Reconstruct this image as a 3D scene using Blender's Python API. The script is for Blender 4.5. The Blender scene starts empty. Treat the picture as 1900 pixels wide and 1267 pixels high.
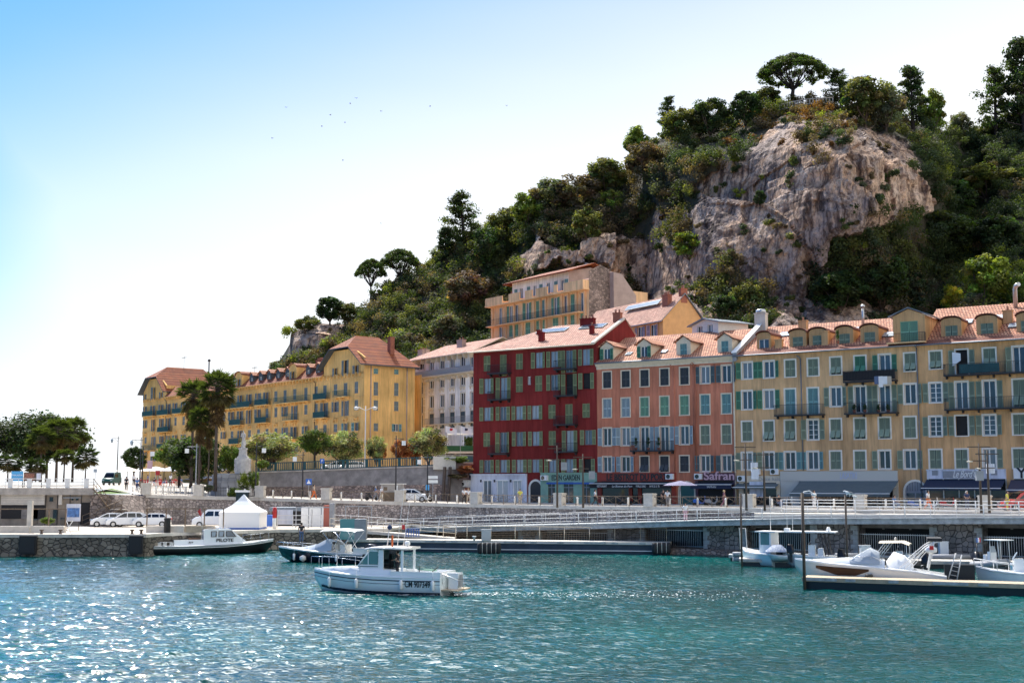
import bpy, bmesh, math, random
import numpy as np
from mathutils import Vector, Matrix
PI = math.pi; R = math.radians
rng = random.Random(7); nr = np.random.RandomState(11)
SC = bpy.context.scene; COL = SC.collection
# ---------------------------------------------------------------- camera
F = 2300.0; HZ = 895.0; H = 6.7
PITCH = math.atan((HZ-633.5)/F)
cam = bpy.data.cameras.new("camera"); camo = bpy.data.objects.new("camera", cam); COL.objects.link(camo)
cam.sensor_width = 36; cam.lens = 36*F/1900; cam.clip_start = .5; cam.clip_end = 9000
camo.location = (0, 0, H); camo.rotation_euler = (PI/2+PITCH, 0, 0); SC.camera = camo
# ---------------------------------------------------------------- sky and sun
SUN_EL = 50; SUN_DIR = (-.43, .903)          # horizontal direction towards the sun
w = bpy.data.worlds.new("World"); SC.world = w; w.use_nodes = True
nt = w.node_tree; nt.nodes.clear()
def wn(t, **k):
    n = nt.nodes.new(t)
    for a, b in k.items(): setattr(n, a, b)
    return n
out = wn('ShaderNodeOutputWorld'); bg = wn('ShaderNodeBackground'); sky = wn('ShaderNodeTexSky')
sky.sky_type = 'NISHITA'; sky.sun_disc = False; sky.sun_elevation = R(SUN_EL)
sky.sun_rotation = math.atan2(SUN_DIR[0], SUN_DIR[1]); sky.air_density = 1.0; sky.dust_density = .6; sky.ozone_density = 2.5
bg.inputs[1].default_value = .115
# a thin veil of high cloud over most of the sky, open to the upper left
tc = wn('ShaderNodeTexCoord'); sx = wn('ShaderNodeSeparateXYZ'); nt.links.new(tc.outputs['Generated'], sx.inputs[0])
def math_(op, a, b=None):
    n = wn('ShaderNodeMath', operation=op)
    for i, v in enumerate((a, b)):
        if v is None: continue
        if isinstance(v, (int, float)): n.inputs[i].default_value = v
        else: nt.links.new(v, n.inputs[i])
    return n.outputs[0]
ysafe = math_('MAXIMUM', sx.outputs[1], .05)
az = math_('DIVIDE', sx.outputs[0], ysafe); el = math_('DIVIDE', sx.outputs[2], ysafe)
noi = wn('ShaderNodeTexNoise'); noi.inputs['Scale'].default_value = 2.2; noi.inputs['Detail'].default_value = 3
mp = wn('ShaderNodeMapping'); mp.inputs['Scale'].default_value = (.6, .6, 2.5); mp.inputs['Rotation'].default_value = (0, R(12), 0)
nt.links.new(tc.outputs['Generated'], mp.inputs[0]); nt.links.new(mp.outputs[0], noi.inputs[0])
nv = math_('MULTIPLY', math_('SUBTRACT', noi.outputs[0], .5), .10)
def mr(v, a, b):
    n = wn('ShaderNodeMapRange', interpolation_type='SMOOTHSTEP'); nt.links.new(v, n.inputs[0])
    n.inputs[1].default_value = a; n.inputs[2].default_value = b; return n.outputs[0]
left = math_('MULTIPLY', mr(math_('ADD', math_('ADD', az, math_('MULTIPLY', el, -.10)), nv), -.28, -.54), mr(el, .0, .20))
top = math_('MULTIPLY', mr(math_('ADD', math_('SUBTRACT', el, math_('MULTIPLY', az, .33)), nv), .17, .56), math_('SUBTRACT', 1.0, mr(el, .62, 1.1)))
blue = math_('MAXIMUM', left, top)
tint_ = wn('ShaderNodeVectorMath', operation='MULTIPLY'); nt.links.new(sky.outputs[0], tint_.inputs[0]); tint_.inputs[1].default_value = (.33, .61, .97)
# extra glow added to the veil around the sun, out of view, to brighten water reflections
dt = wn('ShaderNodeVectorMath', operation='DOT_PRODUCT'); nt.links.new(tc.outputs['Generated'], dt.inputs[0])
dt.inputs[1].default_value = (SUN_DIR[0]*math.cos(R(SUN_EL)), SUN_DIR[1]*math.cos(R(SUN_EL)), math.sin(R(SUN_EL)))
vs_ = wn('ShaderNodeVectorMath', operation='SCALE'); vs_.inputs[0].default_value = (6.6, 6.8, 7.0)
nt.links.new(math_('ADD', .92, math_('MULTIPLY', math_('MULTIPLY', math_('POWER', math_('MAXIMUM', dt.outputs['Value'], 0.0), 18.0), mr(el, .30, .75)), 17.0)), vs_.inputs['Scale'])
mx = wn('ShaderNodeMix', data_type='RGBA'); nt.links.new(blue, mx.inputs[0]); nt.links.new(vs_.outputs[0], mx.inputs[6]); nt.links.new(tint_.outputs[0], mx.inputs[7])
nt.links.new(mx.outputs[2], bg.inputs[0]); nt.links.new(bg.outputs[0], out.inputs[0])
sl = bpy.data.lights.new("sun", 'SUN'); so = bpy.data.objects.new("sun", sl); COL.objects.link(so)
sl.energy = 4.2; sl.angle = R(.6); sl.color = (1, .94, .84)
_d = Vector((SUN_DIR[0]*math.cos(R(SUN_EL)), SUN_DIR[1]*math.cos(R(SUN_EL)), math.sin(R(SUN_EL))))
so.rotation_euler = _d.to_track_quat('Z', 'Y').to_euler(); so.location = (-100, 100, 200)
SC.view_settings.view_transform = 'Standard'; SC.view_settings.look = 'None'; SC.view_settings.gamma = 1
SC.view_settings.exposure = .72
SC.cycles.max_bounces = 6; SC.cycles.transparent_max_bounces = 8
# ---------------------------------------------------------------- pixel -> world
cp, sp_ = math.cos(PITCH), math.sin(PITCH)
def ray(px, py):
    dx = (px-950)/F; dy = (633.5-py)/F
    return Vector((dx, cp-dy*sp_, sp_+dy*cp))
def P(px, py, Y):
    d = ray(px, py); s = Y/d.y; return Vector((d.x*s, Y, H+d.z*s))
def PZ(px, py, z):
    d = ray(px, py); s = (z-H)/d.z; return Vector((d.x*s, d.y*s, z))
def PX(px, Y, z):                      # point on pixel column px at depth Y and height z
    zc = Y*cp+(z-H)*sp_
    return Vector(((px-950)/F*zc, Y, z))
class Frame:
    def __init__(s, x, y, th, z0=0): s.x, s.y, s.th, s.z0 = x, y, th, z0; s.c, s.s = math.cos(th), math.sin(th)
    def loc(s, p): dx, dy = p[0]-s.x, p[1]-s.y; return (dx*s.c+dy*s.s, -dx*s.s+dy*s.c)
    def hit(s, px, py, depth=0):       # pixel on the plane local y = depth -> (a, z)
        d = ray(px, py); oa, ob = s.loc((0, 0)); da, db = d.x*s.c+d.y*s.s, -d.x*s.s+d.y*s.c
        t = (depth-ob)/db; return oa+t*da, H+t*d.z-s.z0
    def world(s, a, b, z=0): return Vector((s.x+a*s.c-b*s.s, s.y+a*s.s+b*s.c, z+s.z0))
# ---------------------------------------------------------------- mesh building
class MB:
    def __init__(s): s.v = []; s.f = []; s.m = []; s.sm = []
    def quad(s, *p, m=0, sm=False):
        n = len(s.v); s.v += [tuple(q) for q in p]; s.f.append(tuple(range(n, n+len(p)))); s.m.append(m); s.sm.append(sm)
    def box(s, x0, x1, y0, y1, z0, z1, m=0, M=None):
        c = [(x0,y0,z0),(x1,y0,z0),(x1,y1,z0),(x0,y1,z0),(x0,y0,z1),(x1,y0,z1),(x1,y1,z1),(x0,y1,z1)]
        if M is not None: c = [tuple(M @ Vector(q)) for q in c]
        n = len(s.v); s.v += c
        for f in ((0,3,2,1),(4,5,6,7),(0,1,5,4),(1,2,6,5),(2,3,7,6),(3,0,4,7)):
            s.f.append(tuple(n+i for i in f)); s.m.append(m); s.sm.append(False)
        return s
    def tube(s, pts, r, n=6, m=0, cap=True, sm=True):
        pts = [Vector(p) for p in pts]; rs = r if isinstance(r, (list, tuple)) else [r]*len(pts)
        b = len(s.v); ux = None
        for i, p in enumerate(pts):
            t = (pts[min(i+1, len(pts)-1)]-pts[max(i-1, 0)]).normalized()
            if ux is None:
                ux = t.orthogonal().normalized()
            else:
                ux = (ux-t*ux.dot(t)); ux = ux.normalized() if ux.length > 1e-6 else t.orthogonal().normalized()
            uy = t.cross(ux)
            for k in range(n):
                a = 2*PI*k/n; s.v.append(tuple(p+ux*rs[i]*math.cos(a)+uy*rs[i]*math.sin(a)))
        for i in range(len(pts)-1):
            for k in range(n):
                k2 = (k+1) % n; s.f.append((b+i*n+k, b+i*n+k2, b+(i+1)*n+k2, b+(i+1)*n+k)); s.m.append(m); s.sm.append(sm)
        if cap:
            s.f.append(tuple(b+k for k in range(n))[::-1]); s.m.append(m); s.sm.append(False)
            e = b+(len(pts)-1)*n; s.f.append(tuple(e+k for k in range(n))); s.m.append(m); s.sm.append(False)
        return s
    def lathe(s, prof, n=12, c=(0,0,0), m=0, sm=True, sx=1, sy=1):
        b = len(s.v)
        for (r, z) in prof:
            for k in range(n):
                a = 2*PI*k/n; s.v.append((c[0]+r*math.cos(a)*sx, c[1]+r*math.sin(a)*sy, c[2]+z))
        for i in range(len(prof)-1):
            for k in range(n):
                k2 = (k+1) % n; s.f.append((b+i*n+k, b+i*n+k2, b+(i+1)*n+k2, b+(i+1)*n+k)); s.m.append(m); s.sm.append(sm)
        s.f.append(tuple(b+k for k in range(n))[::-1]); s.m.append(m); s.sm.append(False)
        e = b+(len(prof)-1)*n; s.f.append(tuple(e+k for k in range(n))); s.m.append(m); s.sm.append(False)
        return s
    def prism(s, poly, y0, y1, m=0):   # poly in (x, z), extruded along y
        n = len(poly); b = len(s.v)
        s.v += [(x, y0, z) for x, z in poly]+[(x, y1, z) for x, z in poly]
        s.f.append(tuple(range(b, b+n))); s.f.append(tuple(range(b+2*n-1, b+n-1, -1))); s.m += [m, m]; s.sm += [False]*2
        for i in range(n):
            j = (i+1) % n; s.f.append((b+i, b+n+i, b+n+j, b+j)); s.m.append(m); s.sm.append(False)
        return s
    def loft(s, secs, m=0, closed=False, sm=True, mf=None):
        b = len(s.v); n = len(secs[0])
        for q in secs: s.v += [tuple(p) for p in q]
        for i in range(len(secs)-1):
            for k in range(n if closed else n-1):
                k2 = (k+1) % n; s.f.append((b+i*n+k, b+i*n+k2, b+(i+1)*n+k2, b+(i+1)*n+k)); s.m.append(mf(k) if mf else m); s.sm.append(sm)
        return s
    def mesh(s, name, mats):
        me = bpy.data.meshes.new(name); me.from_pydata(s.v, [], s.f)
        for q in (mats if isinstance(mats, (list, tuple)) else [mats]): me.materials.append(q)
        if any(s.m): me.polygons.foreach_set('material_index', s.m)
        me.polygons.foreach_set('use_smooth', s.sm); me.update(); return me
    def build(s, name, mats, parent=None, loc=None, rz=0):
        return link(name, s.mesh(name, mats), parent, loc, rz)
def link(name, me, parent=None, loc=None, rz=0, rot=None):
    o = bpy.data.objects.new(name, me); COL.objects.link(o)
    if parent is not None: o.parent = parent
    if loc is not None: o.location = loc
    o.rotation_euler = rot if rot else (0, 0, rz)
    return o
def tag(o, label=None, cat=None, group=None, kind=None):
    if label: o['label'] = label
    if cat: o['category'] = cat
    if group: o['group'] = group
    if kind: o['kind'] = kind
    return o
def thing(name, label, cat, loc=(0,0,0), rz=0, group=None):
    o = bpy.data.objects.new(name, None); COL.objects.link(o); o.location = loc; o.rotation_euler = (0,0,rz); o.empty_display_size = .3
    return tag(o, label, cat, group)
def copy_tree(o, loc=None, rz=None, label=None, parent=None, scale=None):
    c = o.copy(); COL.objects.link(c)
    if parent is not None: c.parent = parent
    for ch in list(o.children): copy_tree(ch, parent=c)
    if loc is not None: c.location = loc
    if rz is not None: c.rotation_euler[2] = rz
    if label: c['label'] = label
    if scale is not None: c.scale = scale
    return c
# ---------------------------------------------------------------- materials
def mat(name, col, rough=.8, metal=0, spec=.5, var=.0, vscale=1.5, bump=0, bscale=8, var2=None, streak=False, coord='Object', emit=None, alpha=None, coat=0):
    M = bpy.data.materials.new(name); M.use_nodes = True; t = M.node_tree; b = t.nodes['Principled BSDF']
    b.inputs['Base Color'].default_value = (*col, 1); b.inputs['Roughness'].default_value = rough
    b.inputs['Metallic'].default_value = metal; b.inputs['Specular IOR Level'].default_value = spec
    b.inputs['Coat Weight'].default_value = coat
    if alpha is not None: b.inputs['Alpha'].default_value = alpha
    if emit: b.inputs['Emission Color'].default_value = (*emit, 1); b.inputs['Emission Strength'].default_value = 1
    if var or bump:
        c = t.nodes.new('ShaderNodeTexCoord'); mpn = t.nodes.new('ShaderNodeMapping'); t.links.new(c.outputs[coord], mpn.inputs[0])
        if streak: mpn.inputs['Scale'].default_value = (1, 1, .22)
    if var:
        n = t.nodes.new('ShaderNodeTexNoise'); n.inputs['Scale'].default_value = vscale; n.inputs['Detail'].default_value = 6; n.inputs['Roughness'].default_value = .65
        t.links.new(mpn.outputs[0], n.inputs[0])
        r = t.nodes.new('ShaderNodeValToRGB'); r.color_ramp.elements[0].position = .3; r.color_ramp.elements[1].position = .72
        a = var2 or tuple(x*(1-var) for x in col)
        r.color_ramp.elements[0].color = (*a, 1); r.color_ramp.elements[1].color = (*[min(1, x*(1+var*.5)) for x in col], 1)
        t.links.new(n.outputs[0], r.inputs[0]); t.links.new(r.outputs[0], b.inputs['Base Color'])
        if streak:   # rain streaks and faded patches of old render
            m2 = t.nodes.new('ShaderNodeMapping'); m2.inputs['Scale'].default_value = (1, 1, .07); t.links.new(c.outputs[coord], m2.inputs[0])
            f2 = t.nodes.new('ShaderNodeTexNoise'); f2.inputs['Scale'].default_value = 2.6; f2.inputs['Detail'].default_value = 5; f2.inputs['Roughness'].default_value = .7; t.links.new(m2.outputs[0], f2.inputs[0])
            f3 = t.nodes.new('ShaderNodeTexNoise'); f3.inputs['Scale'].default_value = .22; f3.inputs['Detail'].default_value = 4; t.links.new(c.outputs[coord], f3.inputs[0])
            r2 = t.nodes.new('ShaderNodeMapRange'); r2.inputs[1].default_value = .34; r2.inputs[2].default_value = .55; r2.inputs[3].default_value = .80; r2.inputs[4].default_value = 1.14; t.links.new(f2.outputs[0], r2.inputs[0])
            r3 = t.nodes.new('ShaderNodeMapRange'); r3.inputs[1].default_value = .38; r3.inputs[2].default_value = .62; r3.inputs[3].default_value = .84; r3.inputs[4].default_value = 1.1; t.links.new(f3.outputs[0], r3.inputs[0])
            mu = t.nodes.new('ShaderNodeMath'); mu.operation = 'MULTIPLY'; t.links.new(r2.outputs[0], mu.inputs[0]); t.links.new(r3.outputs[0], mu.inputs[1])
            sc2 = t.nodes.new('ShaderNodeVectorMath'); sc2.operation = 'SCALE'; t.links.new(r.outputs[0], sc2.inputs[0]); t.links.new(mu.outputs[0], sc2.inputs['Scale']); t.links.new(sc2.outputs[0], b.inputs['Base Color'])
    if bump:
        n2 = t.nodes.new('ShaderNodeTexNoise'); n2.inputs['Scale'].default_value = bscale; n2.inputs['Detail'].default_value = 5
        t.links.new(mpn.outputs[0], n2.inputs[0]); bn = t.nodes.new('ShaderNodeBump'); bn.inputs['Distance'].default_value = bump; bn.inputs['Strength'].default_value = .7
        t.links.new(n2.outputs[0], bn.inputs['Height']); t.links.new(bn.outputs[0], b.inputs['Normal'])
    return M
def nodes_of(M): return M.node_tree, M.node_tree.nodes['Principled BSDF']
def stone_mat(name, col, mortar, scale=2.2, rnd=1.0, flat=(1,1,1), var=.35, bump=.05, width=.06, var_rgb=None):
    M = mat(name, col, .9); t, b = nodes_of(M); N = t.nodes.new; L = t.links.new
    c = N('ShaderNodeTexCoord'); mp_ = N('ShaderNodeMapping'); mp_.inputs['Scale'].default_value = flat; L(c.outputs['Object'], mp_.inputs[0])
    nz = N('ShaderNodeTexNoise'); nz.inputs['Scale'].default_value = 3; L(mp_.outputs[0], nz.inputs[0])
    ad = N('ShaderNodeVectorMath'); ad.operation = 'MULTIPLY_ADD'; L(nz.outputs[1], ad.inputs[0]); ad.inputs[1].default_value = (.15,.15,.15); L(mp_.outputs[0], ad.inputs[2])
    v1 = N('ShaderNodeTexVoronoi'); v1.feature = 'DISTANCE_TO_EDGE'; v1.inputs['Scale'].default_value = scale; v1.inputs['Randomness'].default_value = rnd
    v2 = N('ShaderNodeTexVoronoi'); v2.inputs['Scale'].default_value = scale; v2.inputs['Randomness'].default_value = rnd
    L(ad.outputs[0], v1.inputs[0]); L(ad.outputs[0], v2.inputs[0])
    sep = N('ShaderNodeSeparateColor'); L(v2.outputs['Color'], sep.inputs[0])
    r = N('ShaderNodeValToRGB'); r.color_ramp.elements[0].color = (*[x*(1-var) for x in col], 1); r.color_ramp.elements[1].color = (*[min(1, x*(1+var)) for x in col], 1)
    if var_rgb: e = r.color_ramp.elements.new(.5); e.color = (*var_rgb, 1)
    L(sep.outputs[0], r.inputs[0])
    mr_ = N('ShaderNodeMapRange'); mr_.inputs[2].default_value = width; L(v1.outputs['Distance'], mr_.inputs[0])
    mx_ = N('ShaderNodeMix'); mx_.data_type = 'RGBA'; L(mr_.outputs[0], mx_.inputs[0]); mx_.inputs[6].default_value = (*mortar, 1); L(r.outputs[0], mx_.inputs[7])
    st = N('ShaderNodeTexNoise'); st.inputs['Scale'].default_value = .35; st.inputs['Detail'].default_value = 6; L(c.outputs['Object'], st.inputs[0])
    sr = N('ShaderNodeMapRange'); sr.inputs[1].default_value = .35; sr.inputs[2].default_value = .7; sr.inputs[3].default_value = .6; sr.inputs[4].default_value = 1.1; L(st.outputs[0], sr.inputs[0])
    ml = N('ShaderNodeVectorMath'); ml.operation = 'SCALE'; L(mx_.outputs[2], ml.inputs[0]); L(sr.outputs[0], ml.inputs['Scale']); L(ml.outputs[0], b.inputs['Base Color'])
    bn = N('ShaderNodeBump'); bn.inputs['Distance'].default_value = bump; L(mr_.outputs[0], bn.inputs['Height']); L(bn.outputs[0], b.inputs['Normal'])
    return M
def tile_mat(name, c1, c2, gap, rowh=.34, wid=.24, zk=1.7, groove=.16, axis='X'):
    M = mat(name, c1, .85); t, b = nodes_of(M); N = t.nodes.new; L = t.links.new
    c = N('ShaderNodeTexCoord'); s = N('ShaderNodeSeparateXYZ'); L(c.outputs['Object'], s.inputs[0])
    m1 = N('ShaderNodeMath'); m1.operation = 'MULTIPLY'; m1.inputs[1].default_value = zk; L(s.outputs[2], m1.inputs[0])
    cb = N('ShaderNodeCombineXYZ')
    ax = N('ShaderNodeMath'); ax.operation = 'ADD'; L(s.outputs[0], ax.inputs[0]); L(s.outputs[1], ax.inputs[1])
    L(s.outputs[0] if axis == 'X' else (s.outputs[1] if axis == 'Y' else ax.outputs[0]), cb.inputs[0]); L(m1.outputs[0], cb.inputs[1])
    br = N('ShaderNodeTexBrick'); br.inputs['Color1'].default_value = (*c1, 1); br.inputs['Color2'].default_value = (*c2, 1); br.inputs['Mortar'].default_value = (*gap, 1)
    br.inputs['Scale'].default_value = 1; br.inputs['Mortar Size'].default_value = rowh*groove; br.inputs['Mortar Smooth'].default_value = .4
    br.inputs['Brick Width'].default_value = wid; br.inputs['Row Height'].default_value = rowh; br.offset = .5; L(cb.outputs[0], br.inputs[0])
    n = N('ShaderNodeTexNoise'); n.inputs['Scale'].default_value = .8; n.inputs['Detail'].default_value = 5; L(c.outputs['Object'], n.inputs[0])
    r = N('ShaderNodeMapRange'); r.inputs[1].default_value = .3; r.inputs[2].default_value = .7; r.inputs[3].default_value = .72; r.inputs[4].default_value = 1.12; L(n.outputs[0], r.inputs[0])
    ml = N('ShaderNodeVectorMath'); ml.operation = 'SCALE'; L(br.outputs[0], ml.inputs[0]); L(r.outputs[0], ml.inputs['Scale']); L(ml.outputs[0], b.inputs['Base Color'])
    bn = N('ShaderNodeBump'); bn.inputs['Distance'].default_value = .05; bn.invert = True; L(br.outputs['Fac'], bn.inputs['Height']); L(bn.outputs[0], b.inputs['Normal'])
    return M
MT = {}
def m_(k, *a, **kw): MT[k] = mat(k, *a, **kw); return MT[k]
m_('red_plaster', (.20,.028,.026), .85, spec=.1, var=.22, vscale=.5, bump=.01, streak=True)
m_('orange_plaster', (.55,.205,.125), .85, spec=.1, var=.3, vscale=.45, bump=.01, streak=True)
m_('ochre_plaster', (.65,.41,.215), .85, spec=.1, var=.3, vscale=.4, bump=.01, streak=True)
m_('ochre_plaster_warm', (.64,.38,.185), .85, spec=.1, var=.3, vscale=.4, bump=.01, streak=True)
m_('yellow_plaster', (.80,.49,.18), .85, spec=.1, var=.25, vscale=.35, bump=.01, streak=True)
m_('cream_plaster', (.80,.50,.27), .85, spec=.1, var=.18, vscale=.5, streak=True)
m_('white_plaster', (.86,.82,.76), .85, spec=.1, var=.22, vscale=.5, streak=True)
m_('pink_plaster', (.48,.36,.31), .9, var=.25, vscale=.7)
m_('shop_white', (.60,.62,.70), .8, var=.15, vscale=.8, streak=True)
m_('trim_cream', (.72,.62,.47), .8, var=.15, vscale=3)
m_('trim_white', (.78,.74,.66), .75, var=.1, vscale=3)
m_('white_paint', (.82,.82,.80), .5, var=.06, vscale=2)
m_('white_rail', (.72,.71,.69), .45)
m_('cream_paint', (.70,.62,.48), .6, var=.1)
m_('grey_paint', (.30,.31,.33), .6, var=.2)
m_('concrete', (.42,.38,.34), .9, var=.35, vscale=1.2, bump=.02)
m_('pale_concrete', (.62,.57,.50), .9, var=.2, vscale=1.5, bump=.02)
m_('deck_concrete', (.44,.46,.46), .9, var=.45, vscale=1.8, bump=.02)
m_('render_grey', (.26,.235,.22), .95, var=.45, vscale=.9, bump=.06, bscale=3)
m_('shaded_concrete', (.27,.225,.18), .9, var=.4, vscale=.8)  # concrete toned darker and browner, the wall's shadow put into its colour
m_('asphalt', (.06,.06,.06), .9, var=.2)
m_('pavement', (.50,.45,.39), .9, var=.18, vscale=.8)
m_('quay_ground', (.58,.50,.41), .95, var=.15, vscale=.4)
m_('dark_metal', (.035,.033,.035), .5, metal=.3)
m_('rust_metal', (.10,.07,.05), .7, var=.4, vscale=5)
m_('brown_metal', (.20,.14,.09), .7, var=.3, vscale=4)
m_('steel', (.5,.5,.5), .35, metal=.8)
m_('zinc', (.20,.23,.26), .5, metal=.4, var=.2)
m_('green_metal', (.02,.10,.09), .5)
m_('teal_metal', (.015,.075,.085), .55, var=.3)
m_('black_cloth', (.015,.015,.018), .85)
m_('navy_cloth', (.02,.03,.065), .85)
m_('grey_cloth', (.12,.15,.155), .85, var=.12)
m_('plum_cloth', (.07,.06,.085), .85)
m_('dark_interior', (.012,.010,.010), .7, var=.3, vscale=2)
m_('glass', (.05,.075,.10), .08, spec=.8, var=.6, vscale=.6)
m_('glass_pale', (.30,.38,.46), .12, spec=.8, var=.4, vscale=1)
m_('shop_glass', (.02,.025,.03), .07, spec=.8)
m_('shut_olive', (.26,.30,.15), .7, var=.12, vscale=4)
m_('shut_grey', (.27,.34,.25), .7, var=.15, vscale=4)
m_('shut_green', (.09,.27,.17), .7, var=.15, vscale=4)
m_('shut_mint', (.24,.46,.31), .7, var=.12, vscale=4)
m_('shut_blue', (.40,.50,.54), .7, var=.15, vscale=4)
m_('shut_slate', (.12,.17,.18), .7, var=.15, vscale=4)
m_('shut_dark', (.07,.08,.09), .7, var=.3, vscale=6)
m_('shut_ybl', (.28,.33,.33), .7, var=.3, vscale=.7)
m_('shut_turq', (.22,.42,.42), .7, var=.2, vscale=4)
m_('shut_lilac', (.45,.38,.45), .7)
m_('brick_chimney', (.36,.13,.08), .9, var=.3, vscale=3)
m_('gelcoat', (.82,.84,.85), .22, coat=.4, var=.04)
m_('gelcoat_cream', (.78,.74,.68), .25, coat=.4)
m_('gelcoat_blue', (.50,.70,.74), .25, coat=.4)
m_('hull_navy', (.012,.018,.035), .25, coat=.4)
m_('hull_black', (.008,.009,.012), .35)
m_('rubber', (.02,.02,.022), .7)
m_('rib_grey', (.30,.31,.33), .6)
m_('teak', (.16,.07,.03), .5, var=.3)
m_('wood_pale', (.45,.36,.25), .8, var=.25, vscale=3)
m_('canvas_white', (.86,.86,.85), .8)
m_('car_white', (.80,.81,.82), .2, coat=.8)
m_('car_red', (.5,.02,.02), .2, coat=.8)
m_('van_green', (.02,.09,.08), .4)
m_('tyre', (.015,.015,.015), .8)
m_('chrome', (.7,.7,.72), .2, metal=1)
m_('black_window', (.01,.012,.015), .06, spec=.8)
m_('boat_glass', (.10,.22,.22), .06, spec=.8)
m_('red_paint', (.5,.02,.02), .5)
m_('orange_paint', (.7,.13,.02), .5)
m_('blue_paint', (.03,.12,.45), .5)
m_('sky_paint', (.08,.35,.65), .5)
m_('yellow_paint', (.75,.7,.02), .5)
m_('flag_white', (.8,.8,.8), .8)
m_('marble', (.52,.50,.49), .7, var=.3, vscale=2.5)
m_('bark', (.11,.075,.055), .95, var=.4, vscale=3, bump=.04)
m_('bark_dark', (.045,.032,.030), .95, var=.4, vscale=3)
m_('bark_palm', (.10,.075,.06), .95, var=.4, vscale=4, bump=.05)
m_('skin', (.50,.30,.21), .6)
m_('skin_tan', (.32,.17,.11), .6)
for k, c in dict(cl_white=(.75,.75,.75), cl_black=(.02,.02,.025), cl_navy=(.03,.05,.12), cl_blue=(.10,.20,.42), cl_denim=(.10,.14,.24), cl_yellow=(.65,.6,.10),
                 cl_red=(.55,.06,.05), cl_beige=(.50,.42,.32), cl_grey=(.25,.25,.27), cl_orange=(.75,.18,.04), cl_plum=(.22,.10,.14),
                 hair_dark=(.03,.02,.015), hair_blond=(.5,.38,.2), hair_grey=(.45,.44,.42)).items(): m_(k, c, .85)
for nm_, cs_ in (('glass', ((.015,.022,.03),(.05,.075,.10),(.20,.23,.25))), ('glass_pale', ((.06,.08,.10),(.28,.35,.42),(.42,.46,.48)))):
    t_ = MT[nm_].node_tree; b_ = t_.nodes['Principled BSDF']; oi = t_.nodes.new('ShaderNodeObjectInfo'); cr_ = t_.nodes.new('ShaderNodeValToRGB'); cr_.color_ramp.interpolation = 'CONSTANT'; e_ = cr_.color_ramp.elements; e_.new(.5)
    for i_ in range(3): e_[i_].position = (0, .42, .8)[i_]; e_[i_].color = (*cs_[i_], 1)
    t_.links.new(oi.outputs['Random'], cr_.inputs[0]); mm_ = t_.nodes.new('ShaderNodeMix'); mm_.data_type = 'RGBA'; mm_.inputs[0].default_value = .75; old = b_.inputs['Base Color'].links[0].from_socket; t_.links.new(old, mm_.inputs[6]); t_.links.new(cr_.outputs[0], mm_.inputs[7]); t_.links.new(mm_.outputs[2], b_.inputs['Base Color'])
for k_ in [k for k in MT if k.startswith('shut_')]: c_ = MT[k_].node_tree.nodes['Principled BSDF'].inputs['Base Color'].default_value; MT[k_+'_slat'] = mat(k_+'_slat', tuple(x*.62 for x in c_[:3]), .8)  # darkened copy of each shutter colour, shade of the recessed louvres painted in
MT['masonry'] = stone_mat('masonry', (.42,.33,.28), (.18,.14,.12), 1.9, 1, (1,1,1.25), .4, .06, .10, (.42,.34,.29))
MT['masonry_fine'] = stone_mat('masonry_fine', (.50,.42,.37), (.20,.165,.15), 2.8, .8, (1,1,1.2), .4, .05, .14)
MT['quay_stone'] = stone_mat('quay_stone', (.25,.215,.17), (.045,.04,.04), 1.7, 1, (1,1,1.4), .45, .08, .08)
MT['pier_stone'] = stone_mat('pier_stone', (.34,.305,.28), (.08,.07,.065), 2.2, .7, (1,1,1), .3, .08, .07)
MT['rubble'] = stone_mat('rubble', (.38,.28,.23), (.20,.15,.13), 2.4, 1, (1,1,1.3), .4, .08, .10)
MT['ashlar'] = stone_mat('ashlar', (.48,.46,.45), (.25,.23,.22), 1.1, .25, (1,1,1.8), .15, .04, .03)
MT['tile_pink'] = tile_mat('tile_pink', (.68,.39,.28), (.48,.23,.16), (.26,.11,.08), .38, .30)
MT['tile_light'] = tile_mat('tile_light', (.76,.40,.24), (.54,.22,.12), (.22,.08,.05), .38, .30)
MT['tile_orange'] = tile_mat('tile_orange', (.95,.36,.09), (.82,.25,.05), (.20,.04,.01), .70, .40, 1.2, .32)
MT['tile_band'] = tile_mat('tile_band', (.76,.38,.22), (.50,.20,.11), (.18,.06,.04), .5, .24, 1, .3)
# ================================================================ noise helpers
def _hash(ix, iy, seed):
    h = (ix.astype(np.int64)*374761393 + iy.astype(np.int64)*668265263 + seed*1442695041) & 0xffffffff
    h = ((h ^ (h >> 13))*1274126177) & 0xffffffff
    return ((h ^ (h >> 16)) & 0xffff)/65535.0
def vnoise(x, y, seed=0):
    ix = np.floor(x); iy = np.floor(y); fx = x-ix; fy = y-iy; fx = fx*fx*(3-2*fx); fy = fy*fy*(3-2*fy)
    a = _hash(ix, iy, seed); b = _hash(ix+1, iy, seed); c = _hash(ix, iy+1, seed); d = _hash(ix+1, iy+1, seed)
    return (a*(1-fx)+b*fx)*(1-fy)+(c*(1-fx)+d*fx)*fy
def fbm(x, y, o=5, seed=0, ridge=False):
    s = 0; a = .5; n = 0
    for i in range(o):
        v = vnoise(x, y, seed+i)
        if ridge: v = 1-abs(2*v-1)
        s = s+a*v; n += a; a *= .5; x = x*2.03; y = y*2.03
    return s/n
def grid_mesh(name, X, Y, Z, m, smooth=True):
    nr_, nc = X.shape; me = bpy.data.meshes.new(name)
    co = np.stack([X, Y, Z], -1).reshape(-1, 3).astype(np.float32)
    idx = np.arange(nr_*nc).reshape(nr_, nc)
    q = np.stack([idx[:-1,:-1], idx[:-1,1:], idx[1:,1:], idx[1:,:-1]], -1).reshape(-1, 4)
    return np_mesh(name, co, q, m, smooth, me)
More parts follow.
